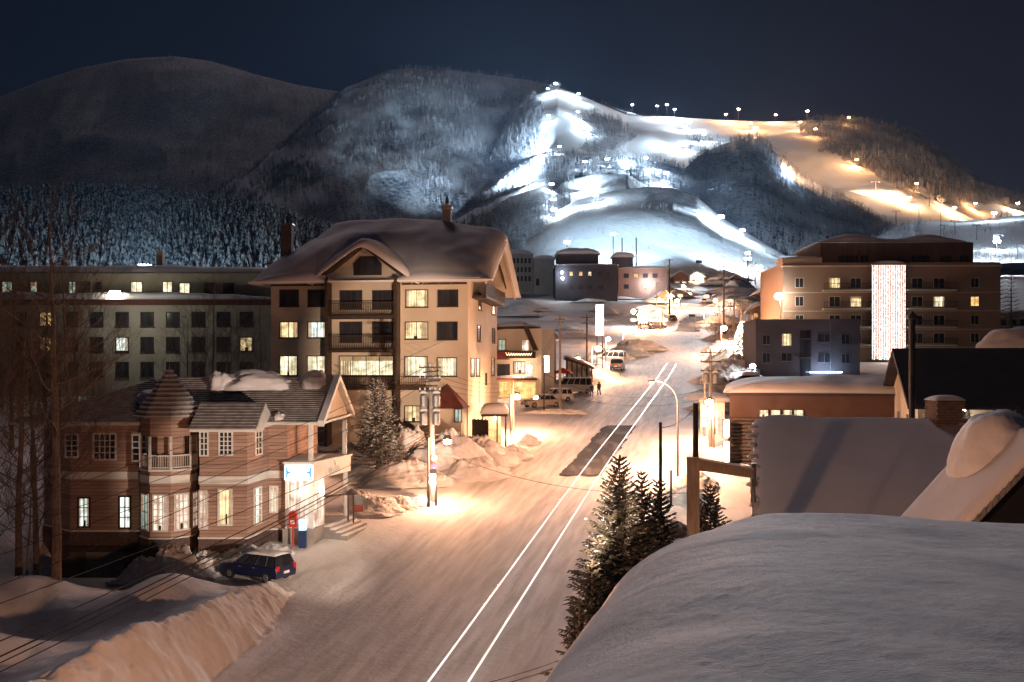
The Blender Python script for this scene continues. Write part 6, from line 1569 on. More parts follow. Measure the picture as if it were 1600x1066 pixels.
# direction boards
for k, (px_, py_, Y_, w_, h_, lab) in enumerate(((1081,493,236,1.5,.6,'dark direction board hanging over the upper asphalt patch'),(1167,494,170,1.7,.35,'thin direction board right of the pole by the lit tree'),(1165,543,150,.5,1.2,'small dark upright sign beside the lit tree'),(1092,409,470,3,1.6,'dark board on the skyline above the street top'))):
    x, _, z = pix(px_, py_, Y_); t = thing('road_sign', lab, 'road sign', (x+w_*.5, Y_, G(Y_)))
    mb = MB(); mb.box(x-w_/2,x+w_/2,Y_,Y_+.06,z-h_/2,z+h_/2); mb.build('board', mat('sign_board_grey%d' % k, (0.06,0.07,0.09), 0.6) if k == 0 else MATS['sign_board_grey0'], t)
    mb = MB(); mb.tube((x+w_/2+.1,Y_,G(Y_)-.5),(x+w_/2+.1,Y_,z+h_/2),.07); mb.box(x,x+w_/2+.1,Y_+.061,Y_+.12,z-.04,z+.04); mb.build('pole', STEEL, t)
# notice board with a little roof beside the steps
NB = thing('notice_box', 'small roofed notice box on posts at the top of the post office steps', 'notice box', (-9.6, 59.2, 6.3))
x, y, z = pix(548, 806, 58.6)
for dx in (-.16, .16):
    mb = MB(); mb.box(x+dx-.04,x+dx+.04,y-.05,y+.05,6.0,z+1.35); mb.build('post', DARKWOOD, NB)
mb = MB(); mb.prism([(x-.42,y-.3,z+1.3),(x+.42,y-.3,z+1.3),(x,y-.3,z+1.62)], [(x-.42,y+.3,z+1.3),(x+.42,y+.3,z+1.3),(x,y+.3,z+1.62)]); mb.build('roof', DARKWOOD, NB)
mb = MB(); mb.box(x+.12,x+.75,y+.0,y+.3,z+.25,z+.62); mb.build('box', mat('faded_red_paint', (0.33,0.09,0.06), 0.7), NB)
mb = MB(); mb.box(x+.2,x+.7,y+.1,y+.16,z+.66,z+1.2); mb.build('notice', STEEL, NB)
# post box and blue box by the entrance
x, y, z = pix(458, 836, 54.3)
PB = thing('red_post_box', 'red pillar post box standing at the porch corner', 'post box', (x, y, 6.1))
mb = MB(); mb.tube((x,y,5.6),(x,y,6.95),.06,.06,8); mb.build('stem', mat('post_red', (0.55,0.035,0.02), 0.45), PB)
mb = MB(); mb.box(x-.22,x+.22,y-.18,y+.18,6.95,7.75); mb.lathe((x,y,7.75), [(.24,0),(.22,.06),(.05,.12)], 4, pi/4); mb.build('box', MATS['post_red'], PB)
mb = MB(); mb.box(x-.13,x+.13,y-.19,y-.181,7.5,7.56); mb.build('slot', BLACK, PB); mb = MB(); mb.box(x-.12,x+.12,y-.19,y-.181,7.12,7.34); mb.build('notice', WHITE, PB)
x += .55
KB = thing('blue_dispenser', 'small blue and white lit box right of the red post box', 'dispenser', (x, y, 6.1))
mb = MB(); mb.box(x-.2,x+.2,y-.2,y+.2,5.6,6.75); mb.build('base', mat('dark_blue_paint', (0.02,0.05,0.16), 0.5), KB)
mb = MB(); mb.box(x-.19,x+.19,y-.19,y+.19,6.752,7.35); mb.build('lit_head', emis('blue_white_box', (0.45,0.72,1.0), 0.8), KB)

# ------------------------------------------------------------------ cars
RUBBER = mat('tyre_rubber', (0.02,0.02,0.02), 0.9); RIM = mat('alloy_rim', (0.45,0.45,0.47), 0.35, metal=0.8)
CARGLASS = mat('car_glass', (0.015,0.017,0.02), 0.08, (0.03,0.03,0.035), 2, spec=0.7)
TAILRED = mat('tail_lamp_red', (0.5,0.02,0.02), 0.3); HEADL = mat('head_lamp_glass', (0.7,0.7,0.68), 0.15)
def paint(name, c): return mat(name, c, 0.28, tuple(q*.92 for q in c), 2, spec=0.5, coat=0.6)
BLUE_P = paint('navy_car_paint', (0.007,0.011,0.045)); SILVER_P = paint('silver_car_paint', (0.42,0.41,0.40)); WHITE_P = paint('white_car_paint', (0.68,0.67,0.66)); DARK_P = paint('black_car_paint', (0.03,0.03,0.035)); CHAMP_P = paint('champagne_car_paint', (0.40,0.34,0.28))
def car(label, loc, heading, P_, kind='wagon', snow=0.12, name='parked_car', group='cars parked by the street', cat='car'):
    """heading in radians: direction the nose points, measured from +X"""
    L, Wd, H, hood, belt = {'wagon':(4.4,1.7,1.55,0.98,0.95),'van':(4.7,1.72,2.0,1.15,1.10),'sedan':(4.5,1.7,1.42,0.92,0.90),'suv':(4.2,1.75,1.75,1.1,1.08)}[kind]
    t = thing(name, label, cat, loc, heading, group)
    w = Wd/2
    if kind == 'van': prof = [(L/2,0.45),(L/2-.02,0.85),(L/2-.25,hood),(L/2-.75,hood+.08)]; roof = [(L/2-1.35,H-.06),(L/2-1.9,H),(-L/2+.35,H),(-L/2+.12,H-.12)]; rear=(-L/2+.02,belt)
    elif kind == 'sedan': prof = [(L/2,0.4),(L/2-.03,0.7),(L/2-.3,.82),(L/2-1.25,hood)]; roof = [(L/2-1.95,H-.05),(L/2-2.3,H),(-L/2+1.35,H),(-L/2+1.1,H-.06)]; rear=(-L/2+.55,belt+.02)
    else: prof = [(L/2,0.42),(L/2-.03,0.74),(L/2-.28,.88),(L/2-1.15,hood)]; roof = [(L/2-1.8,H-.06),(L/2-2.15,H),(-L/2+.5,H-.02),(-L/2+.28,H-.12)]; rear=(-L/2+.06,belt)
    low = [(-L/2+.05,0.28),(L/2-.12,0.28)]+prof+[rear,(-L/2,0.55)]
    # body: three slices across to round the flanks
    def slab(pts, ys, m, nm, par):
        V = []; n = len(pts)
        for (yy, k) in ys: V += [(x*(1-(1-k)*.02), yy, 0.28+(z-0.28)*k if nm == 'body' else z) for x, z in pts]
        F_ = [tuple(range(n-1,-1,-1)), tuple(range((len(ys)-1)*n, len(ys)*n))]
        for j in range(len(ys)-1): F_ += [(j*n+i, j*n+(i+1)%n, (j+1)*n+(i+1)%n, (j+1)*n+i) for i in range(n)]
        mb = MB(); mb.add(V, F_); return mb.build(nm, m, par, world=False, smooth=False)
    body = slab(low, [(-w,.93),(-w*.94,1),(w*.94,1),(w,.93)], P_, 'body', t)
    bm = body.modifiers.new('bevel', 'BEVEL'); bm.width = 0.04; bm.segments = 2; bm.limit_method = 'ANGLE'
    # cabin frustum
    bx0, bx1 = prof[-1][0]+.05, rear[0]+.04
    base = [(bx0,-w*.93,belt-.02),(bx0,w*.93,belt-.02),(bx1,w*.93,belt-.02),(bx1,-w*.93,belt-.02)]
    tx0, tx1 = roof[0][0], roof[-1][0]; wt = w*.74
    top = [(tx0,-wt,H-.08),(tx0,wt,H-.08),(tx1,wt,H-.08),(tx1,-wt,H-.08)]
    mb = MB(); mb.prism(base, top); cab = mb.build('cabin', CARGLASS, t, world=False)
    mb = MB(); mb.prism([(tx0,-wt-.02,H-.085),(tx0,wt+.02,H-.085),(tx1,wt+.02,H-.085),(tx1,-wt-.02,H-.085)], [(tx0-.3,-wt*.85,H),(tx0-.3,wt*.85,H),(tx1+.12,wt*.85,H-.01),(tx1+.12,-wt*.85,H-.01)]); mb.build('roof', P_, t, world=False)
    mb = MB()
    def lerp(a, b, k): return tuple(a[i]+(b[i]-a[i])*k for i in range(3))
    for s_ in (-1, 1):
        i0, i1 = (0, 3) if s_ < 0 else (1, 2)
        for f_ in ((0.0,.27,.50,.76,1.0) if kind != 'sedan' else (0.0,.33,.66,1.0)):
            pb = lerp(base[i0], base[i1], f_); pt = lerp(top[i0], top[i1], f_)
            mb.tube((pb[0],pb[1]*1.005,pb[2]), (pt[0],pt[1]*1.02,pt[2]), 0.045, 0.035, 5)
    mb.build('pillars', P_, t, world=False, stuff=True)
    for s_ in (-1, 1):
        mb = MB(); mb.box(-.9+.3,-.9+.5,s_*w-.015 if s_ > 0 else -w-.015,s_*w+.015 if s_ > 0 else -w+.015,belt-.17,belt-.13); mb.box(.45,.65,s_*w-.015,s_*w+.015,belt-.17,belt-.13); mb.build('door_handle', RIM, t, world=False)
        mb = MB(); mb.box(bx0-.35,bx0-.2,s_*(w+.08)-.07,s_*(w+.08)+.07,belt+.02,belt+.14); mb.build('wing_mirror', P_, t, world=False)
        mb = MB(); mb.box(-L/2-.02,-L/2+.10,s_*(w-.14)-.11,s_*(w-.14)+.11,.72,1.0); mb.build('tail_light', TAILRED, t, world=False)
        mb = MB(); mb.box(L/2-.16,L/2+.0,s_*(w-.2)-.16,s_*(w-.2)+.16,.60,.74); mb.build('headlight', HEADL, t, world=False)
        for xw in (L/2-.82, -L/2+.80):
            R = 0.31 if kind != 'suv' else .36
            mb = MB(); mb.tube((xw,s_*(w-.17),R),(xw,s_*(w+.012),R),R,R,18); wh = mb.build('wheel', RUBBER, t, world=False)
            mb = MB(); mb.tube((xw,s_*(w+.0125),R),(xw,s_*(w+.03),R),R*.62,R*.55,12); mb.build('rim', RIM, wh, world=False)
    mb = MB(); mb.box(-L/2-.03,-L/2+.06,-.22,.22,.52,.66); mb.build('number_plate', WHITE, t, world=False)
    if snow:
        mb = MB()
        nu_, nv_ = 16, 12
        def fn(u, v):
            S = sin((u-.5)*pi); T_ = sin((v-.5)*pi); e = (max(0,1-abs(S)**4)*max(0,1-abs(T_)**4))**.5
            return (tx0-.1+(tx1-tx0+.15)*(S+1)/2, (wt+.0)*T_, H-.03+snow*e)
        mb.grid(fn, nu_, nv_); mb.build('roof_snow', SNOW, t, world=False, smooth=True, fixn=False)
        mb = MB()
        def fn2(u, v):
            S = sin((u-.5)*pi); T_ = sin((v-.5)*pi); e = (max(0,1-abs(S)**4)*max(0,1-abs(T_)**4))**.5
            return (bx0+.1+(L/2-.25-bx0)*(S+1)/2, (w*.85)*T_, hood-.06*((S+1)/2)-.01+snow*.45*e)
        mb.grid(fn2, 12, 10); mb.build('bonnet_snow', SNOW, t, world=False, smooth=True, fixn=False)
    return t
bx, by, bz = pix(402, 892, 49.2)
car('navy blue estate car with snowy roof parked in front of the brown turreted building', (bx, by, G(49.2)+0.0), radians(152), BLUE_P, 'wagon', 0.16).scale = (.88,.88,.88)
for (px_, Y_, hd, P_, kd, lab) in [(846,108.5,-150,CHAMP_P,'sedan','champagne sedan, nearest of the three vehicles parked behind the thin black pole'),
                                   (866,113,-152,WHITE_P,'wagon','white estate car parked between the sedan and the silver van'),
                                   (896,120,-150,SILVER_P,'van','silver van, farthest of the three vehicles parked by the two people')]:
    x, _, z = pix(px_, 600, Y_); car(lab, (x, Y_, G(Y_)), radians(hd), P_, kd, 0.12, 'parked_van' if kd == 'van' else 'parked_car', cat='van' if kd == 'van' else 'car')
x = pix(965,0,147)[0]; car('small black off road car seen from behind below the orange lamps', (x,147,G(147)), radians(75), DARK_P, 'suv', 0.05, group=None)
x = pix(955,0,157)[0]; car('white van standing just beyond the black off road car', (x,157,G(157)), radians(160), WHITE_P, 'van', 0.1, 'parked_van', group=None, cat='van')
x = pix(1163,0,127)[0]; car('dark snow covered car beside the grey apartment block', (x,127,G(127)), radians(175), DARK_P, 'wagon', 0.5, group=None)
x = pix(1128,0,215)[0]; car('snow covered car right of the upper asphalt patch', (x,215,G(215)), radians(80), DARK_P, 'wagon', 0.3, group=None)
x = pix(1190,0,260)[0]; car('snowed in car on the lot left of the ochre hotel', (x,262,G(262)), radians(170), SILVER_P, 'van', 0.4, group=None)

# ------------------------------------------------------------------ people
def person(label, px, Y, face, jacket, trousers, hat, stride=0.16, h=1.68):
    x = pix(px,0,Y)[0]; t = thing('person', label, 'person', (x, Y, G(Y)), face, 'people walking past the parked van')
    s_ = h/1.7
    J = dict(pelvis=(0,0,.92),chest=(0,.02,1.28),neck=(0,.02,1.44),head=(0,.04,1.56),crown=(0,.04,1.66),
             hl=(-.10,0,.86),kl=(-.11,stride*.7,.48),al=(-.11,stride*.6-.05,.09),tl=(-.12,stride*.6+.14,.04),
             hr=(.10,0,.86),kr=(.11,-stride*.2,.48),ar=(.11,-stride*1.1,.11),tr=(.12,-stride*1.1+.17,.04),
             sl=(-.19,.02,1.38),el=(-.25,-.06,1.12),wl=(-.24,.05,.90),fl=(-.23,.09,.80),sr=(.19,.02,1.38),er=(.25,.04,1.12),wr=(.24,.14,.90),fr=(.23,.18,.80))
    E = [('pelvis','chest'),('chest','neck'),('neck','head'),('head','crown'),('pelvis','hl'),('hl','kl'),('kl','al'),('al','tl'),('pelvis','hr'),('hr','kr'),('kr','ar'),('ar','tr'),('chest','sl'),('sl','el'),('el','wl'),('wl','fl'),('chest','sr'),('sr','er'),('er','wr'),('wr','fr')]
    R = dict(pelvis=.16,chest=.18,neck=.065,head=.10,crown=.07,hl=.11,kl=.075,al=.055,tl=.045,hr=.11,kr=.075,ar=.055,tr=.045,sl=.085,el=.06,wl=.045,fl=.035,sr=.085,er=.06,wr=.045,fr=.035)
    ks = list(J); me = bpy.data.meshes.new('body'); me.from_pydata([tuple(c*s_ for c in J[k]) for k in ks], [(ks.index(a), ks.index(b_)) for a, b_ in E], [])
    o = bpy.data.objects.new('body', me); COL.objects.link(o)
    md = o.modifiers.new('skin', 'SKIN'); 
    for i, k in enumerate(ks): me.skin_vertices[0].data[i].radius = (R[k]*s_, R[k]*s_); me.skin_vertices[0].data[i].use_root = (k == 'pelvis')
    sb = o.modifiers.new('sub', 'SUBSURF'); sb.levels = 1; sb.render_levels = 1
    dg = bpy.context.evaluated_depsgraph_get(); dg.update(); m2 = bpy.data.meshes.new_from_object(o.evaluated_get(dg))
    bpy.data.objects.remove(o); b_ = bpy.data.objects.new('body', m2); COL.objects.link(b_); b_.parent = t
    m2.materials.clear()
    for m_ in (jacket, trousers, MATS['skin'], BLACK): m2.materials.append(m_)
    for p_ in m2.polygons:
        z = p_.center.z/s_; xx = abs(p_.center.x)/s_
        p_.material_index = 3 if z < .1 else (0 if (z > .80 and z < 1.43 and not (xx > .2 and z < .87)) else (1 if z <= .82 and xx < .2 else 2)); p_.use_smooth = True
    mb = MB(); mb.sphere((0,.03*s_,1.63*s_), .115*s_, 10, .8); mb.build('hat', hat, t, world=False, smooth=True)
    return t
mat('skin', (0.45,0.28,0.21), 0.6)
person('person in a dark jacket walking, left of the two by the van', 924.5, 117, radians(200), mat('dark_jacket', (0.03,0.03,0.045), 0.9), mat('black_trousers', (0.02,0.02,0.025), 0.9), BLACK)
person('person in a dark coat walking, right of the two by the van', 936, 118.5, radians(30), mat('brown_coat', (0.06,0.035,0.03), 0.9), MATS['black_trousers'], DARKWOOD, 0.2, 1.72)

# ------------------------------------------------------------------ light of a passing car drawn along the lane in the long exposure
TRAIL = window_glow('headlight_streak', (1.0,0.95,0.90), (0.95,0.72,0.58), 1.15, fold=0.25)
def streak(off, y0, y1, h, r, label, m=TRAIL):
    ys = np.linspace(y0, y1, 70); pts = [(float(street_x(y))+off, float(y), G(float(y))+h) for y in ys]
    # smooth the way
    xs = np.convolve(np.pad([p[0] for p in pts], 6, 'edge' if False else 'reflect', reflect_type='odd'), np.ones(13)/13, 'valid')
    pts = [(float(xs[i]), p[1], p[2]) for i, p in enumerate(pts)]
    mb = MB(); V = []; n = 6
    for p in pts:
        for i in range(n): V.append((p[0]+r*cos(2*pi*i/n), p[1], p[2]+r*.8*sin(2*pi*i/n)))
    F_ = [(k*n+i, k*n+(i+1)%n, (k+1)*n+(i+1)%n, (k+1)*n+i) for k in range(len(pts)-1) for i in range(n)]+[tuple(range(n)), tuple(range((len(pts)-1)*n, len(pts)*n))]
    mb.add(V, F_); o = mb.build('light_streak', m, None, smooth=True, fixn=False); tag(o, label, 'light streak', 'white light streaks along the lane'); return o
streak(-0.74, 20, 152, 0.62, 0.052, 'left of the two white light streaks running up the lane')
streak(0.74, 20, 150, 0.62, 0.052, 'right of the two white light streaks running up the lane')

# ------------------------------------------------------------------ wires
WIRE = mat('black_cable', (0.012,0.011,0.012), 0.8)
def wire(p0, p1, sag, r, label, group='overhead wires', m=None, n=26):
    mb = MB(); mb.path(catenary(p0, p1, sag, n), r, 4); o = mb.build('overhead_wire', m or WIRE, None, fixn=False); tag(o, label, 'wire', group); return o
PLp = thing('utility_pole', 'pole standing just outside the picture at the lower left', 'utility pole', (-21.5,17,1.6), group=None)
mb = MB(); mb.tube((-21.5,17,0),(-21.5,17,11.6),.18,.14,8); mb.build('pole', CONC, PLp); mb = MB(); mb.box(-22.6,-20.4,16.9,17.1,11.0,11.12); mb.build('crossarm', DARK_STEEL, PLp)
A_ = lambda px_, py_, Y_=64.8: pix(px_, py_, Y_)
def through(a, b, Y0_, Y1_):
    """straight line in space through two picture points at distances Y0_, Y1_"""
    return Vector(pix(*a, Y0_)), Vector(pix(*b, Y1_))
for k, (ya, yb, ra, lab) in enumerate(((903,668,.016,'uppermost'),(962,676,.020,'second'),(986,680,.026,'third'),(996,684,.020,'fourth'),(1010,690,.018,'lowest'))):
    p1, p0 = through((0, ya+22), (672, yb-2), 27, 64.8)
    end = p1+(p1-p0)*0.22
    wire(p0, end, 0.55, ra, f'{lab} wire of the bundle falling to the lower left corner')
for k, (xa, ya, xb, yb, Ya, Yb, lab) in enumerate(((0,790,760,500,40,96,'top'),(0,822,668,572,38,64.8,'second'),(0,858,668,590,38,64.8,'third'),(0,905,665,600,36,64.8,'bottom'))):
    p0 = Vector(pix(xa,ya,Ya)); p1 = Vector(pix(xb,yb,Yb)); d = (p0-p1)*0.1
    wire(p0+d, p1, 0.7, .016, f'{lab} wire crossing in front of the brown turreted building')
for k in range(4):
    wire(pix(676,575+9*k,64.8), pix(800,598+6*k,92), .5, .014, ['highest','second','third','lowest'][k]+' wire from the cluttered pole to the hotel corner pole')
for k in range(3):
    wire(pix(803,600+5*k,92), pix(875,502+6*k,107), .8, .014, ['upper','middle','lower'][k]+' wire from hotel corner pole to the pole by the cars')
    wire(pix(875,500+5*k,107), pix(917,499+5*k,131), 1.2, .016, ['upper','middle','lower'][k]+' wire between the parked cars and the pylon sign')
    wire(pix(917,497+5*k,131), pix(1026,445+4*k,242), 3.0, .03, ['upper','middle','lower'][k]+' wire swooping up behind the pylon sign', m=STEEL)
    wire(pix(1026,444+4*k,242), pix(1046,412+5*k,290), 1.5, .03, ['upper','middle','lower'][k]+' wire climbing to the tall dark pole', m=STEEL)
    wire(pix(1110,549+7*k,84.8), pix(1158,474+5*k,172), 2.4, .018, ['upper','middle','lower'][k]+' wire on the right of the street beyond the many armed pole')
    wire(pix(1158,473+5*k,172), pix(1131,420+6*k,215), 1.2, .025, ['upper','middle','lower'][k]+' wire between the poles above the lit tree')
wire(pix(695,708,64.8), pix(1110,768,52), 1.0, .018, 'long wire crossing low over the street')
wire(pix(850,584,104), pix(1108,607,84.8), 1.6, .018, 'upper wire crossing over the parked cars and street')
wire(pix(890,618,100), pix(1108,622,84.8), 0.9, .02, 'lower wire crossing the street beneath the curved lamp')
wire(pix(1089,634,45), pix(1034,668,46), 0.25, .018, 'pale cable sagging between the two dark poles', m=STEEL)
wire(pix(560,1090,24), pix(930,1010,19), 0.3, .014, 'thin dark wire at the bottom near the roof edge')
wire(pix(560,1098,24), pix(935,1018,19), 0.3, .018, 'thicker dark wire at the bottom near the roof edge')
# ------------------------------------------------------------------ ploughed snowbank at the lower left
def bank_z(X, Y):
    g = gy(Y)
    # crest runs back along the street edge
    xc = np.interp(Y, [20, 30, 35, 39, 44, 47], [-18.6, -15.2, -13.9, -12.9, -11.9, -11.6])
    hc = np.interp(Y, [20, 30, 35, 39, 43.5, 46, 47.5, 49], [3.2, 2.9, 2.6, 2.1, 1.35, 0.8, 0.2, -0.3])
    xb = np.interp(Y, [20, 30, 37, 41, 47], [-13.6, -12.3, -11.6, -10.8, -10.6])
    side = np.clip((X-xc)/(xb-xc), 0, 1)
    face = hc*(1-side**1.3)
    dip = np.clip((xc-X)/2.6, 0, 1)
    back = hc-1.25*dip*np.clip((44-Y)/6, 0.3, 1)
    h = np.where(X > xc, face, back)
    h = h+1.0*np.exp(-(((X+15.4)/2.0)**2+((Y-43.3)/2.2)**2))                   # peaked drift
    h = h+1.5*np.exp(-(((X+21.0)/4.2)**2+((Y-34)/3.2)**2))
    h = h+0.7*np.exp(-(((X+22.5)/2.4)**2+((Y-45)/1.8)**2))+0.5*np.exp(-(((X+27.5)/3.0)**2+((Y-46)/2.5)**2))
    h = h-1.2*np.exp(-(((X+19.5)/3.4)**2+((Y-40.5)/1.7)**2))
    n = fbm(X*0.8+Y*.2, Y*0.8, 4, seed=3, gain=.5)
    rough = np.where(X > xc-0.3, 0.16, 0.04)
    h = h+np.where(X > xc-0.3, 0.11, 0.015)*fbm(X*2.6, Y*2.6, 4, seed=23, gain=.6)*1.6
    h = h+rough*n*1.4+0.25*fbm(X*.25, Y*.25, 3, seed=8)
    fall = np.clip((49.5-Y)/2.2, 0, 1)*np.clip((xb+0.9-X)/0.9, 0, 1)
    return g+np.clip(h, -0.4, 9)*fall-0.25*(1-fall)
xb_ = np.linspace(-34, -9.6, 300); yb_ = np.linspace(22, 50, 300)
XB, YB = np.meshgrid(xb_, yb_); ZB = bank_z(XB, YB)
bo = np_mesh('snow_bank', np.stack([XB,YB,ZB], -1).reshape(-1,3), grid_faces(300,300), SNOW); bo['kind'] = 'structure'
# heaps pushed up along the kerbs
HEAPS = [(-17.4,49.3,2.0,1.3,1.9,1),(-19.1,49.8,1.2,1.0,1.1,2),(-15.8,50.5,1.4,1.0,0.9,3),(-14.6,52.6,1.6,1.0,0.95,4),(-16.6,52.3,1.3,.9,.7,5),(-13.2,53.6,1.3,.8,.7,6),(-12.2,52.9,.9,.7,.5,7),
 (-8.7,62.5,1.9,1.3,1.2,8),(-7.4,63.4,1.5,1.1,.95,9),(-9.9,63.6,1.5,1.1,1.3,10),(-6.2,64.8,1.2,.9,.7,11),
 (-8.7,79,2.6,2.4,3.1,12),(-5.0,76,3.6,2.6,3.0,13),(-2.6,78.5,3.2,2.2,2.2,14),(-8.2,72,3.6,2.5,1.6,15),(-12.6,74,4.0,3.0,2.3,16),(-3.0,73.5,2.8,1.8,1.5,17),(0.2,80.5,1.8,1.2,1.2,18),(-6.0,70.5,2.2,1.4,1.0,19),
 (1.6,86.5,1.2,1.0,1.1,20),(-16.5,70,4.2,3,2.4,21),
 (4.6,104,5.5,.7,.7,22),(9.6,132,3.4,2.0,1.9,23),(12.6,138,3.6,1.8,1.6,24),(16.8,166,4.2,2.2,2.0,25),(20.5,172,4.0,2.2,2.0,26),(24,183,5.0,2.2,2.2,27),(14.5,158,3.2,2,1.6,28),
 (9.0,57,2.2,1.8,1.3,30),(11.2,64,2.4,2,1.4,31),(13.5,70,1.8,2,1.2,32),
 (38.4,172,4.2,2.4,2.6,33),(35.6,160,3.6,2.2,2.2,34),(34.5,148,4.2,2.5,2.3,35),(30.2,132,5.2,3.0,2.6,36),(26.5,120,3.8,2.6,1.9,37),(41.5,182,4.6,2.6,2.8,38),(23.0,108,3.0,2.4,1.6,29)]
for (x,y,rx,ry,rz,sd) in HEAPS:
    heap('snow_heap', (x,y,G(y)-.15), (rx,ry,rz), sd, 0.30, 0.9, SNOW_CLUMP, None, 56, rough=0.16, bell=True)
rr = random.Random(5)
for i in range(54):                                    # kerb heaps up the climbing street and on the dark field
    Y = rr.uniform(185, 470); side = rr.choice((-1, 1)); o_ = side*rr.uniform(6.5, 15) if side > 0 else side*rr.uniform(9, 60)
    x = float(street_x(Y))+o_; s_ = Y/200
    heap('snow_heap', (x,Y,G(Y)-.3), (rr.uniform(2.5,6)*s_,rr.uniform(1.8,3.5)*s_,rr.uniform(.8,2.0)*s_), 60+i, 0.3, .9, SNOW_CLUMP, None, 24, bell=True)

# ------------------------------------------------------------------ trees with bare branches on the left
BARK = mat('dark_bark', (0.20,0.15,0.125), 0.95, (0.12,0.09,0.075), 6, bump=0.01)
BIRCH = mat('pale_birch_bark', (0.26,0.22,0.19), 0.9, (0.12,0.10,0.09), 5)
def bare_tree_meshes(seed, h, r0, first=0.25, spread=0.75, n1=26, dens=1.0, droop=0.0):
    r = random.Random(seed); T = MB(); B = MB()
    p = Vector((0,0,-.5)); d = Vector((r.uniform(-.03,.03), r.uniform(-.03,.03), 1)).normalized(); N = 14; pts = [p]; 
    for i in range(N):
        p = p+d*(h+.5)/N; d = (d+Vector((r.uniform(-.04,.04), r.uniform(-.04,.04), 0.03))).normalized(); pts.append(p)
    for i in range(N): T.tube(pts[i], pts[i+1], r0*(1-i/N)**.8+.015, r0*(1-(i+1)/N)**.8+.015, 7, cap=False)
    def branch(p, d, L, rad, lev):
        n = 5 if lev == 1 else (4 if lev == 2 else 3); q = p; ps = [q]
        for i in range(n):
            d = (d+Vector((r.uniform(-.22,.22), r.uniform(-.22,.22), r.uniform(-.05,.20)-droop))).normalized(); q = q+d*L/n; ps.append(q)
        for i in range(n): B.tube(ps[i], ps[i+1], rad*(1-i/n*.8), rad*(1-(i+1)/n*.8), 3, cap=False)
        if lev >= 4: return
        m = int({1:8, 2:6, 3:4}[lev]*dens)
        for k in range(m):
            i = r.randrange(1, n+1); a = r.uniform(0, 6.28)
            dd = (d*1.0+Vector((cos(a), sin(a), r.uniform(-.1,.6)-droop))*r.uniform(.5,.95)).normalized()
            branch(ps[i], dd, L*r.uniform(.38,.6), max(.006, rad*.5), lev+1)
    for k in range(n1):
        t = first+(0.98-first)*k/n1; i = min(N-1, int(t*N)); pp = pts[i].lerp(pts[i+1], t*N-i); a = k*2.4+r.uniform(-.4,.4)
        L = h*(0.34*(1-t)+.10)*spread*r.uniform(.75,1.2)
        branch(pp, Vector((cos(a), sin(a), r.uniform(.25,.8))).normalized(), L, max(.012, r0*.28*(1-t*.6)), 1)
    return T, B
ORD = ['first','second','third','fourth','fifth','sixth','seventh','eighth','ninth','tenth','eleventh','twelfth','thirteenth','fourteenth','fifteenth','sixteenth','seventeenth','eighteenth','nineteenth','twentieth']
TV = []
for sd, h, r0, fi, sp, n1, dn in ((1,15,.19,.25,1.0,26,.85),(2,12,.14,.18,1.1,24,.85),(3,17,.22,.4,.85,24,.8),(4,10,.11,.15,1.2,22,.9)):
    T, B = bare_tree_meshes(sd, h, r0, fi, sp, n1, dn)
    TV.append((T.mesh('trunk', BARK, fixn=False), B.mesh('branches', BARK, fixn=False), h))
BV = []
for sd, h in ((11,13),(12,11)):
    T, B = bare_tree_meshes(sd, h, .10, .18, .95, 24, .9)
    BV.append((T.mesh('trunk', BIRCH, fixn=False), B.mesh('branches', BIRCH, fixn=False), h))
def plant(var, x, y, z, s, rz, label, group, name='bare_tree'):
    t = thing(name, label, 'tree', (x, y, z), rz, group); t.scale = (s, s, s)
    for nm, me in (('trunk', var[0]), ('branches', var[1])):
        o = bpy.data.objects.new(nm, me); COL.objects.link(o); o.parent = t
    return t
g1 = 'bare dark trees at the left edge'
for (px_, py_, Y_, v, s_, lab) in [(88,868,45.5,2,.98,'tall bare tree with the thickest trunk in front of the brown building'),(30,852,48,0,.9,'bare tree second from the left edge, rooted in the drift'),
    (58,838,50,1,1.05,'slim bare tree close behind the thick trunked one'),(-25,880,46,3,1.3,'bushy bare tree half cut by the left edge'),(40,850,47,3,.55,'small bare sapling leaning in the drift at left')]:
    x, y, z = pix(px_, py_, Y_); z = float(bank_z(np.array(x), np.array(y))) if x > -34 else G(y)+.6
    plant(TV[v], x, y, z-.2, s_*1.06, px_*.7, lab, None)
rr = random.Random(8)
for i in range(15):
    Y_ = rr.uniform(66, 112); px_ = -60+i*15+rr.uniform(-6,6); x = (px_-CX)/F*Y_
    plant(TV[rr.randrange(4)], x, Y_, G(Y_)-.3, rr.uniform(.85,1.15), rr.uniform(0,6), ORD[i]+' bare dark tree from the left in the thicket before the long hotel', 'bare trees of the thicket before the long hotel')
for i, px_ in enumerate((292,318,334,352,372,394,408)):
    Y_ = 100+rr.uniform(-6,8); x = (px_-CX)/F*Y_
    plant(BV[i % 2], x, Y_, G(Y_)-.3, rr.uniform(.85,1.2), rr.uniform(0,6), ORD[i]+' pale birch from the left in the row beside the alpine hotel', 'birches in front of the long hotel', 'birch_tree')
for i, (px_, Y_) in enumerate(((905,372),(930,376),(950,380),(1000,385),(1018,380),(1034,388),(1050,395))):
    x = (px_-CX)/F*Y_
    plant(BV[i % 2], x, Y_+18, G(Y_), rr.uniform(.9,1.2), rr.uniform(0,6), ORD[i]+' bare skyline tree from the left behind the far dark hotel', 'bare trees behind the far hotels', 'bare_tree')
for i, (px_, Y_) in enumerate(((1118,200),(1125,190),(1138,182),(1143,205),(1150,190),(1165,200),(1172,178),(1182,190),(1190,214),(1198,240))):
    x = (px_-CX)/F*Y_
    plant(BV[i % 2], x, Y_, G(Y_), rr.uniform(.45,.75), rr.uniform(0,6), ORD[i]+' small bare tree from the left in the scrub right of the climbing street', 'scrubby trees right of the street', 'bare_tree')

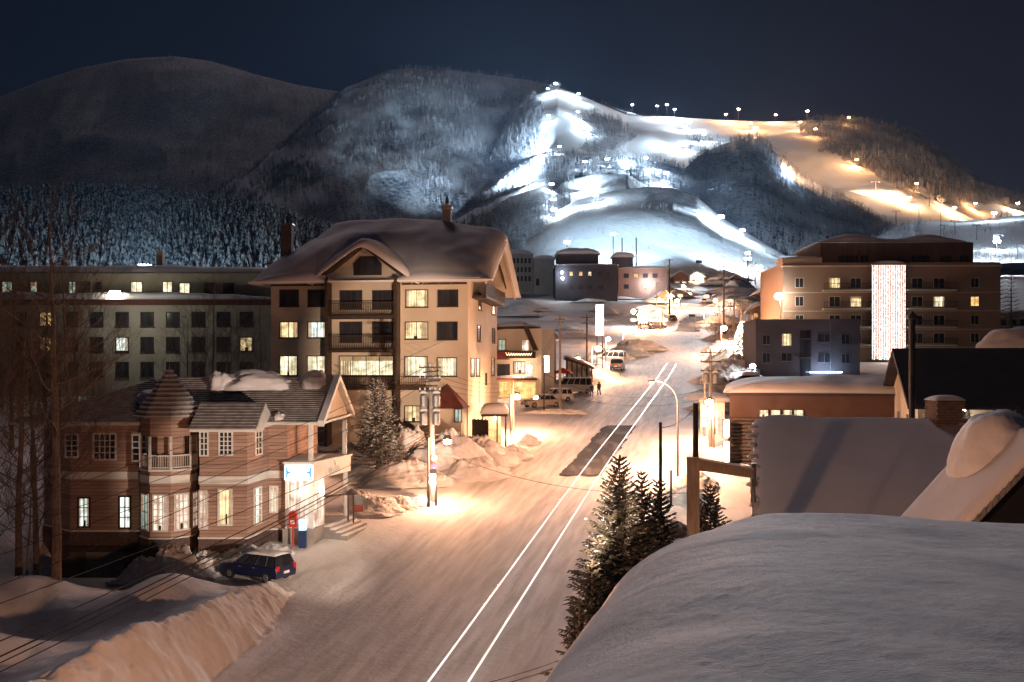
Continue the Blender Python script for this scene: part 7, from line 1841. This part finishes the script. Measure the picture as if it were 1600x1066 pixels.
# ------------------------------------------------------------------ conifers
NEEDLE = mat('dark_fir_needles', (0.060,0.060,0.040), 0.9, (0.085,0.075,0.052), 5)
NSNOW = mat('snowy_fir_needles', (0.50,0.50,0.52), 0.9, (0.10,0.11,0.10), 7, lo=.45, hi=.6)
def fir_meshes(seed, h, R, snow, whorls=30, nb=9, tw=15, z0=.06, dr=0.28, pw=.85):
    r = random.Random(seed); T = MB(); N = MB()
    T.tube((0,0,-.4),(0,0,h*.98),.05+h*.013,.015,7)
    def spike(p, q, w):
        p = Vector(p); q = Vector(q); d = q-p; L = d.length
        if L < 1e-4: return
        d.normalize(); a = d.orthogonal().normalized(); b_ = d.cross(a); ph = r.uniform(0, 6.28); o = len(N.v); m_ = p.lerp(q, .45)
        vs = [m_+(a*cos(ph+k*2.094)+b_*sin(ph+k*2.094))*w for k in range(3)]
        N.v.extend([tuple(p)]+[tuple(v) for v in vs]+[tuple(q)])
        fs = [(o,o+1,o+2),(o,o+2,o+3),(o,o+3,o+1),(o+4,o+2,o+1),(o+4,o+3,o+2),(o+4,o+1,o+3)]
        N.f.extend(fs); N.mi.extend([1 if r.random() < snow else 0]*6)
    for k in range(whorls):
        t = z0+(0.97-z0)*(k/whorls)**.95; z = h*t; L = R*(1-t)**pw*r.uniform(.88,1.12)+.10
        n = max(4, int(nb*(1-t*.55)))
        for i in range(n):
            a = 6.28*i/n+k*1.1+r.uniform(-.25,.25); Lb = L*r.uniform(.75,1.18); up = .38*t-dr*(1-t)
            prev = Vector((0,0,z)); m = max(4, int(tw*(Lb/R)**.7))
            for j in range(1, m+1):
                u = j/m; q = Vector((cos(a)*Lb*u, sin(a)*Lb*u, z+Lb*(up*u+.22*u*u)-.0)); 
                N_w = .035+.02*(1-u)
                spike(prev, q+(q-prev)*.6, N_w+.01)
                tl = Lb*.38*(1-u*.6)*r.uniform(.7,1.2)
                for s_ in (-1, 1):
                    aa = a+s_*r.uniform(.7,1.1)
                    spike(q, q+Vector((cos(aa)*tl, sin(aa)*tl, -.12*tl+r.uniform(-.1,.05)*tl)), .04)
                prev = q
    return T, N
def fir(label, x, y, z, h, R, seed, snow, rz=0, name='fir_tree', mats=None, **kw):
    T, N = fir_meshes(seed, h, R, snow, **kw); t = thing(name, label, 'tree', (x,y,z), rz)
    T.build('trunk', BARK, t, world=False, fixn=False); N.build('crown', mats or [NEEDLE, NSNOW], t, world=False, fixn=False); return t
x, y, z = pix(968, 704, 40); fir('big dark fir at the right kerb below the curved lamp', x, y, G(40), z-G(40), 2.35, 1, .14, whorls=40, nb=11, tw=16)
x, y, z = pix(1003, 727, 41.5); fir('narrow fir top pressing against the right side of the big fir', x, y, G(41.5), z-G(41.5), 1.5, 2, .18, whorls=34, nb=9)
x, y, z = pix(1030, 742, 44); fir('shorter fir around the foot of the thin dark pole', x, y, G(44), z-G(44), 1.6, 3, .12, whorls=28)
x, y, z = pix(1110, 752, 47); fir('dark fir right of the square timber post', x, y, G(47), z-G(47), 1.7, 4, .15, whorls=28)
x, y, z = pix(1090, 772, 45); fir('small fir just behind the square timber post', x, y, G(45), z-G(45), 1.2, 5, .15, whorls=24)
x, y, z = pix(925, 850, 37); fir('low scrubby fir in the kerb snow before the big fir', x, y, G(37), z-G(37)-.5, 1.4, 6, .06, whorls=18)
x, y, z = pix(905, 925, 33); fir('snow dusted scrub fir lowest along the kerb', x, y, G(33), z-G(33), 1.1, 7, .15, whorls=14)
x, y, z = pix(590, 588, 73); fir('snow laden fir in front of the alpine hotel deck', x, y, G(73), z-G(73), 2.0, 8, .40, whorls=34, nb=9, dr=.35, pw=.62)
x, y, z = pix(1160, 500, 158); T8 = fir('fir hung all over with fairy lights right of the street', x, y, G(158), z-G(158), 2.6, 9, .4, whorls=26)
mb = MB(); rr = random.Random(2); hh = z-G(158)
for i in range(420):
    t = rr.random()**1.2*.96; a = rr.uniform(0, 6.28); R_ = (1-t)**.85*2.6*.95+.1; mb.sphere((x+cos(a)*R_, 158+sin(a)*R_, G(158)+t*hh), rr.uniform(.06,.11), 4)
mb.build('fairy_lights', emis('tree_fairy_light', (1.0,0.82,0.62), 9), T8, stuff=True, fixn=False)
for t_ in (.2,.5): point(T8, (-.2, -3.4, hh*t_), 900, (1.0,0.72,0.48), .8)
for i, (px_, py_, Y_) in enumerate(((1562,392,190),(1548,402,186),(1535,408,182),(1580,400,200))):
    x, y, z = pix(px_, py_, Y_); fir(['tallest fir','second fir from the right','small fir','rightmost fir'][i]+' behind the right end of the ochre hotel', x, y, 22, z-22, 2.4, 30+i, .25, whorls=20, nb=7, tw=8)
for i, (px_, py_, Y_) in enumerate(((888,409,368),(893,404,372),(945,404,384),(951,400,386),(957,405,384))):
    x, y, z = pix(px_, py_, Y_)
# ------------------------------------------------------------------ chair lift pylons on the right slope
def pylon(px, py, Yp, h, label):
    hit = hit_hill(px, py+int(h*F/Yp)) ; Y_, zz = hit if hit else (Yp, G(Yp))
    x = (px-CX)/F*Y_; t = thing('lift_pylon', label, 'lift pylon', (x, Y_, zz), group='chair lift pylons'); hh = (HY-py)/F*Y_+CZ-zz; hh = max(5, min(hh, 18)); w = 3.0*Y_/700
    mb = MB(); mb.tube((0,0,-2),(0,0,hh),.35*Y_/700,.22*Y_/700,6); mb.build('column', DARK_STEEL, t, world=False)
    mb = MB(); mb.box(-w,w,-.12,.12,hh-.15,hh+.25); mb.build('crossbar', DARK_STEEL, t, world=False)
    for s_ in (-1, 1):
        mb = MB(); mb.box(s_*w-.5,s_*w+.5,-.2,.2,hh-.75,hh-.16); mb.build('sheave_assembly', STEEL, t, world=False)
for k, (px_, py_) in enumerate(((1368,284),(1436,328),(1452,300),(1492,345),(1526,352),(1560,367),(1590,385),(1475,352),(1228,238),(1400,330))):
    pylon(px_, py_, 760, 12, ['topmost pylon above the foot of the orange run','pylon under the big orange lamp','slim pylon above the orange lamp','pylon left of three on the lower white slope','middle pylon of three on the lower white slope','pylon beside the dark firs','pylon at the right edge of the lower slope','small pylon in the middle of the right slope','pylon on the edge of the orange run','pylon at the foot of the dark wooded ridge'][k])
# summit mast far away
x, y, z = pix(270, 78, 3390); t = thing('summit_mast', 'tiny radio mast on the far left summit', 'mast', (x, y, z-40))
mb = MB(); mb.tube((0,0,-10),(0,0,40),2.5,.8,4); mb.build('pole', DARK_STEEL, t, world=False); mb = MB(); mb.box(-6,6,-1,1,18,20); mb.build('crossbar', DARK_STEEL, t, world=False)
# added unseen floodlight: shines from the roadside on the brown building
YL = thing('added_floodlight', 'added floodlight on a low pole hidden behind the near roof, aimed at the brown building', 'floodlight', (6.4, 25, G(25)))
mb = MB(); mb.tube((0,0,-.5),(0,0,6.3),.08,.06); mb.build('pole', STEEL, YL, world=False)
mb = MB(); mb.box(-.3,.3,-.2,.2,6.3,6.7); mb.build('lamp_head', DARK_STEEL, YL, world=False)
mb = MB(); mb.box(-.32,-.305,-.16,.16,6.34,6.66); mb.build('glass', BULB_W, YL, world=False)
tgt = Vector((-14.0,55,9.2)); src = Vector((5.9,25.3,G(25)+6.5))
point(YL, (-.6,.3,6.5), 34000, (1.0,0.74,0.57), .25, spot=21.5, aim=tgt-src, blend=.35)
# an added, unseen lamp just outside the frame, lower left, that reddens the bank
OL = thing('street_lamp', 'added street lamp standing below the picture edge beside the near house', 'street lamp', (-3.0, 15, G(15)))
mb = MB(); mb.tube((0,0,-.5),(0,0,7.0),.1,.07); mb.build('pole', CONC, OL, world=False); mb = MB(); mb.sphere((0,0,6.7),.2,8,.6); mb.build('bulb', BULB_O, OL, world=False)
mb = MB(); mb.box(-.3,.3,-.16,.16,6.9,7.05); mb.build('lamp_housing', DARK_STEEL, OL, world=False)
point(OL, (0,.4,6.4), 7500, CO, .2)

# second head of the same added floodlight, turned up the street on the hotel front
mb = MB(); mb.box(-.3,.3,-.2,.2,5.6,6.0); mb.build('lamp_head', DARK_STEEL, YL, world=False)
mb = MB(); mb.box(-.28,.28,.201,.216,5.64,5.96); mb.build('glass', BULB_W, YL, world=False)
src = Vector((6.2,25.6,G(25)+5.8)); tgt = Vector((-8.0,85,16.2))
point(YL, (-.2,.7,5.8), 90000, (1.0,0.70,0.50), .3, spot=19, aim=tgt-src, blend=.5)
# ------------------------------------------------------------------ more of the town up the street
gable_house('small snowed house tucked behind the scrub right of the climbing street', 1172, 1198, 486, 479, 205, 8, BRICKF, [(1178,490,1184,496,LIT_O),(1188,490,1193,496,GLASS_D)], ang=-10, snow=1.1)
gable_house('narrow lit house between the street top and the peach gabled house', 1112, 1127, 444, 436, 460, 9, CREAM, [(1115,448,1124,455,LIT_C)], snow=1.0)
gable_house('long low lit house left of the tall dark pole', 1000, 1042, 462, 455, 360, 10, BRICKF, [(1004,465,1010,471,LIT_Y),(1016,465,1022,471,LIT_O),(1028,465,1034,471,LIT_Y)], lamp=(1022,463,355,2600,.5,'m'))
for i, (px_, Y_, hd, P_, kd, sn, lab) in enumerate(((1100,330,80,SILVER_P,'wagon',.25,'silver car high on the right of the climbing street'),(1052,268,70,DARK_P,'wagon',.2,'dark car left of the upper asphalt patch'),
        (1140,226,75,SILVER_P,'van',.4,'snowed in silver van among the right hand scrub'),(1152,238,70,DARK_P,'wagon',.5,'snowed in dark car among the right hand scrub'),
        (1205,285,10,WHITE_P,'wagon',.5,'white snowed in car beside the short pole by the ochre hotel'),(1222,280,10,DARK_P,'suv',.5,'dark snowed in car nearest the ochre hotel corner'),
        (1148,150,150,WHITE_P,'wagon',.4,'white car in the bank below the lit street tree'),(1012,240,20,SILVER_P,'wagon',.2,'silver car before the lit white shop front'),(1026,240,20,DARK_P,'van',.2,'dark van before the lit white shop front'))):
    x = pix(px_,0,Y_)[0]; car(lab, (x,Y_,G(Y_)), radians(hd), P_, kd, sn, 'parked_van' if kd == 'van' else 'parked_car', None, 'van' if kd == 'van' else 'car')
for i, (px_, py_, Y_, w_, h_, mt, lab) in enumerate(((1063,462,318,1.6,1.0,'LIT_O','small amber lit sign left of the steep street'),(1050,476,292,1.0,2.0,'LIT_Y','upright yellow lit sign at the foot of the tall dark pole'),
        (1104,463,345,2.0,1.0,'LIT_C','cream lit sign right of the steep street'),(1121,482,262,1.4,.9,'LIT_O','amber lit sign above the right hand scrub'),(990,500,222,1.4,.8,'LIT_W','white lit sign left of the two orange lamps'),
        (1142,470,300,2.2,.8,'LIT_Y','long yellow lit sign below the peach gabled house'))):
    x, _, z = pix(px_, py_, Y_); t = thing('lit_sign', lab, 'sign', (x, Y_, G(Y_)))
    mb = MB(); mb.box(x-w_/2,x+w_/2,Y_,Y_+.12,z-h_/2,z+h_/2); mb.build('sign_face', MATS[{'LIT_O':'lit_window_amber','LIT_Y':'lit_window_yellow','LIT_C':'lit_window_cream','LIT_W':'lit_window_white'}[mt]], t)
    mb = MB(); mb.box(x-.06,x+.06,Y_+.13,Y_+.25,G(Y_)-.5,z+h_/2); mb.build('pole', DARK_STEEL, t)
    point(t, tuple(INV[t.name] @ Vector((x, Y_-1.2, z))), 900*(Y_/250)**2*.6, CO, .3)
# ------------------------------------------------------------------ frosty air: one box of thin even haze round the whole scene
hb = MB(); hb.box(-6500, 6500, -80, 4500, -12, 1180)
HZ = bpy.data.materials.new('frosty_air'); HZ.use_nodes = True
nt = HZ.node_tree
for n in list(nt.nodes): nt.nodes.remove(n)
o_ = nt.nodes.new('ShaderNodeOutputMaterial'); v_ = nt.nodes.new('ShaderNodeVolumePrincipled')
v_.inputs['Color'].default_value = (0.42, 0.64, 1.0, 1); v_.inputs['Density'].default_value = 0.000042; v_.inputs['Anisotropy'].default_value = 0.0
nt.links.new(v_.outputs[0], o_.inputs['Volume'])
hz = hb.build('haze', HZ, None); hz['kind'] = 'stuff'
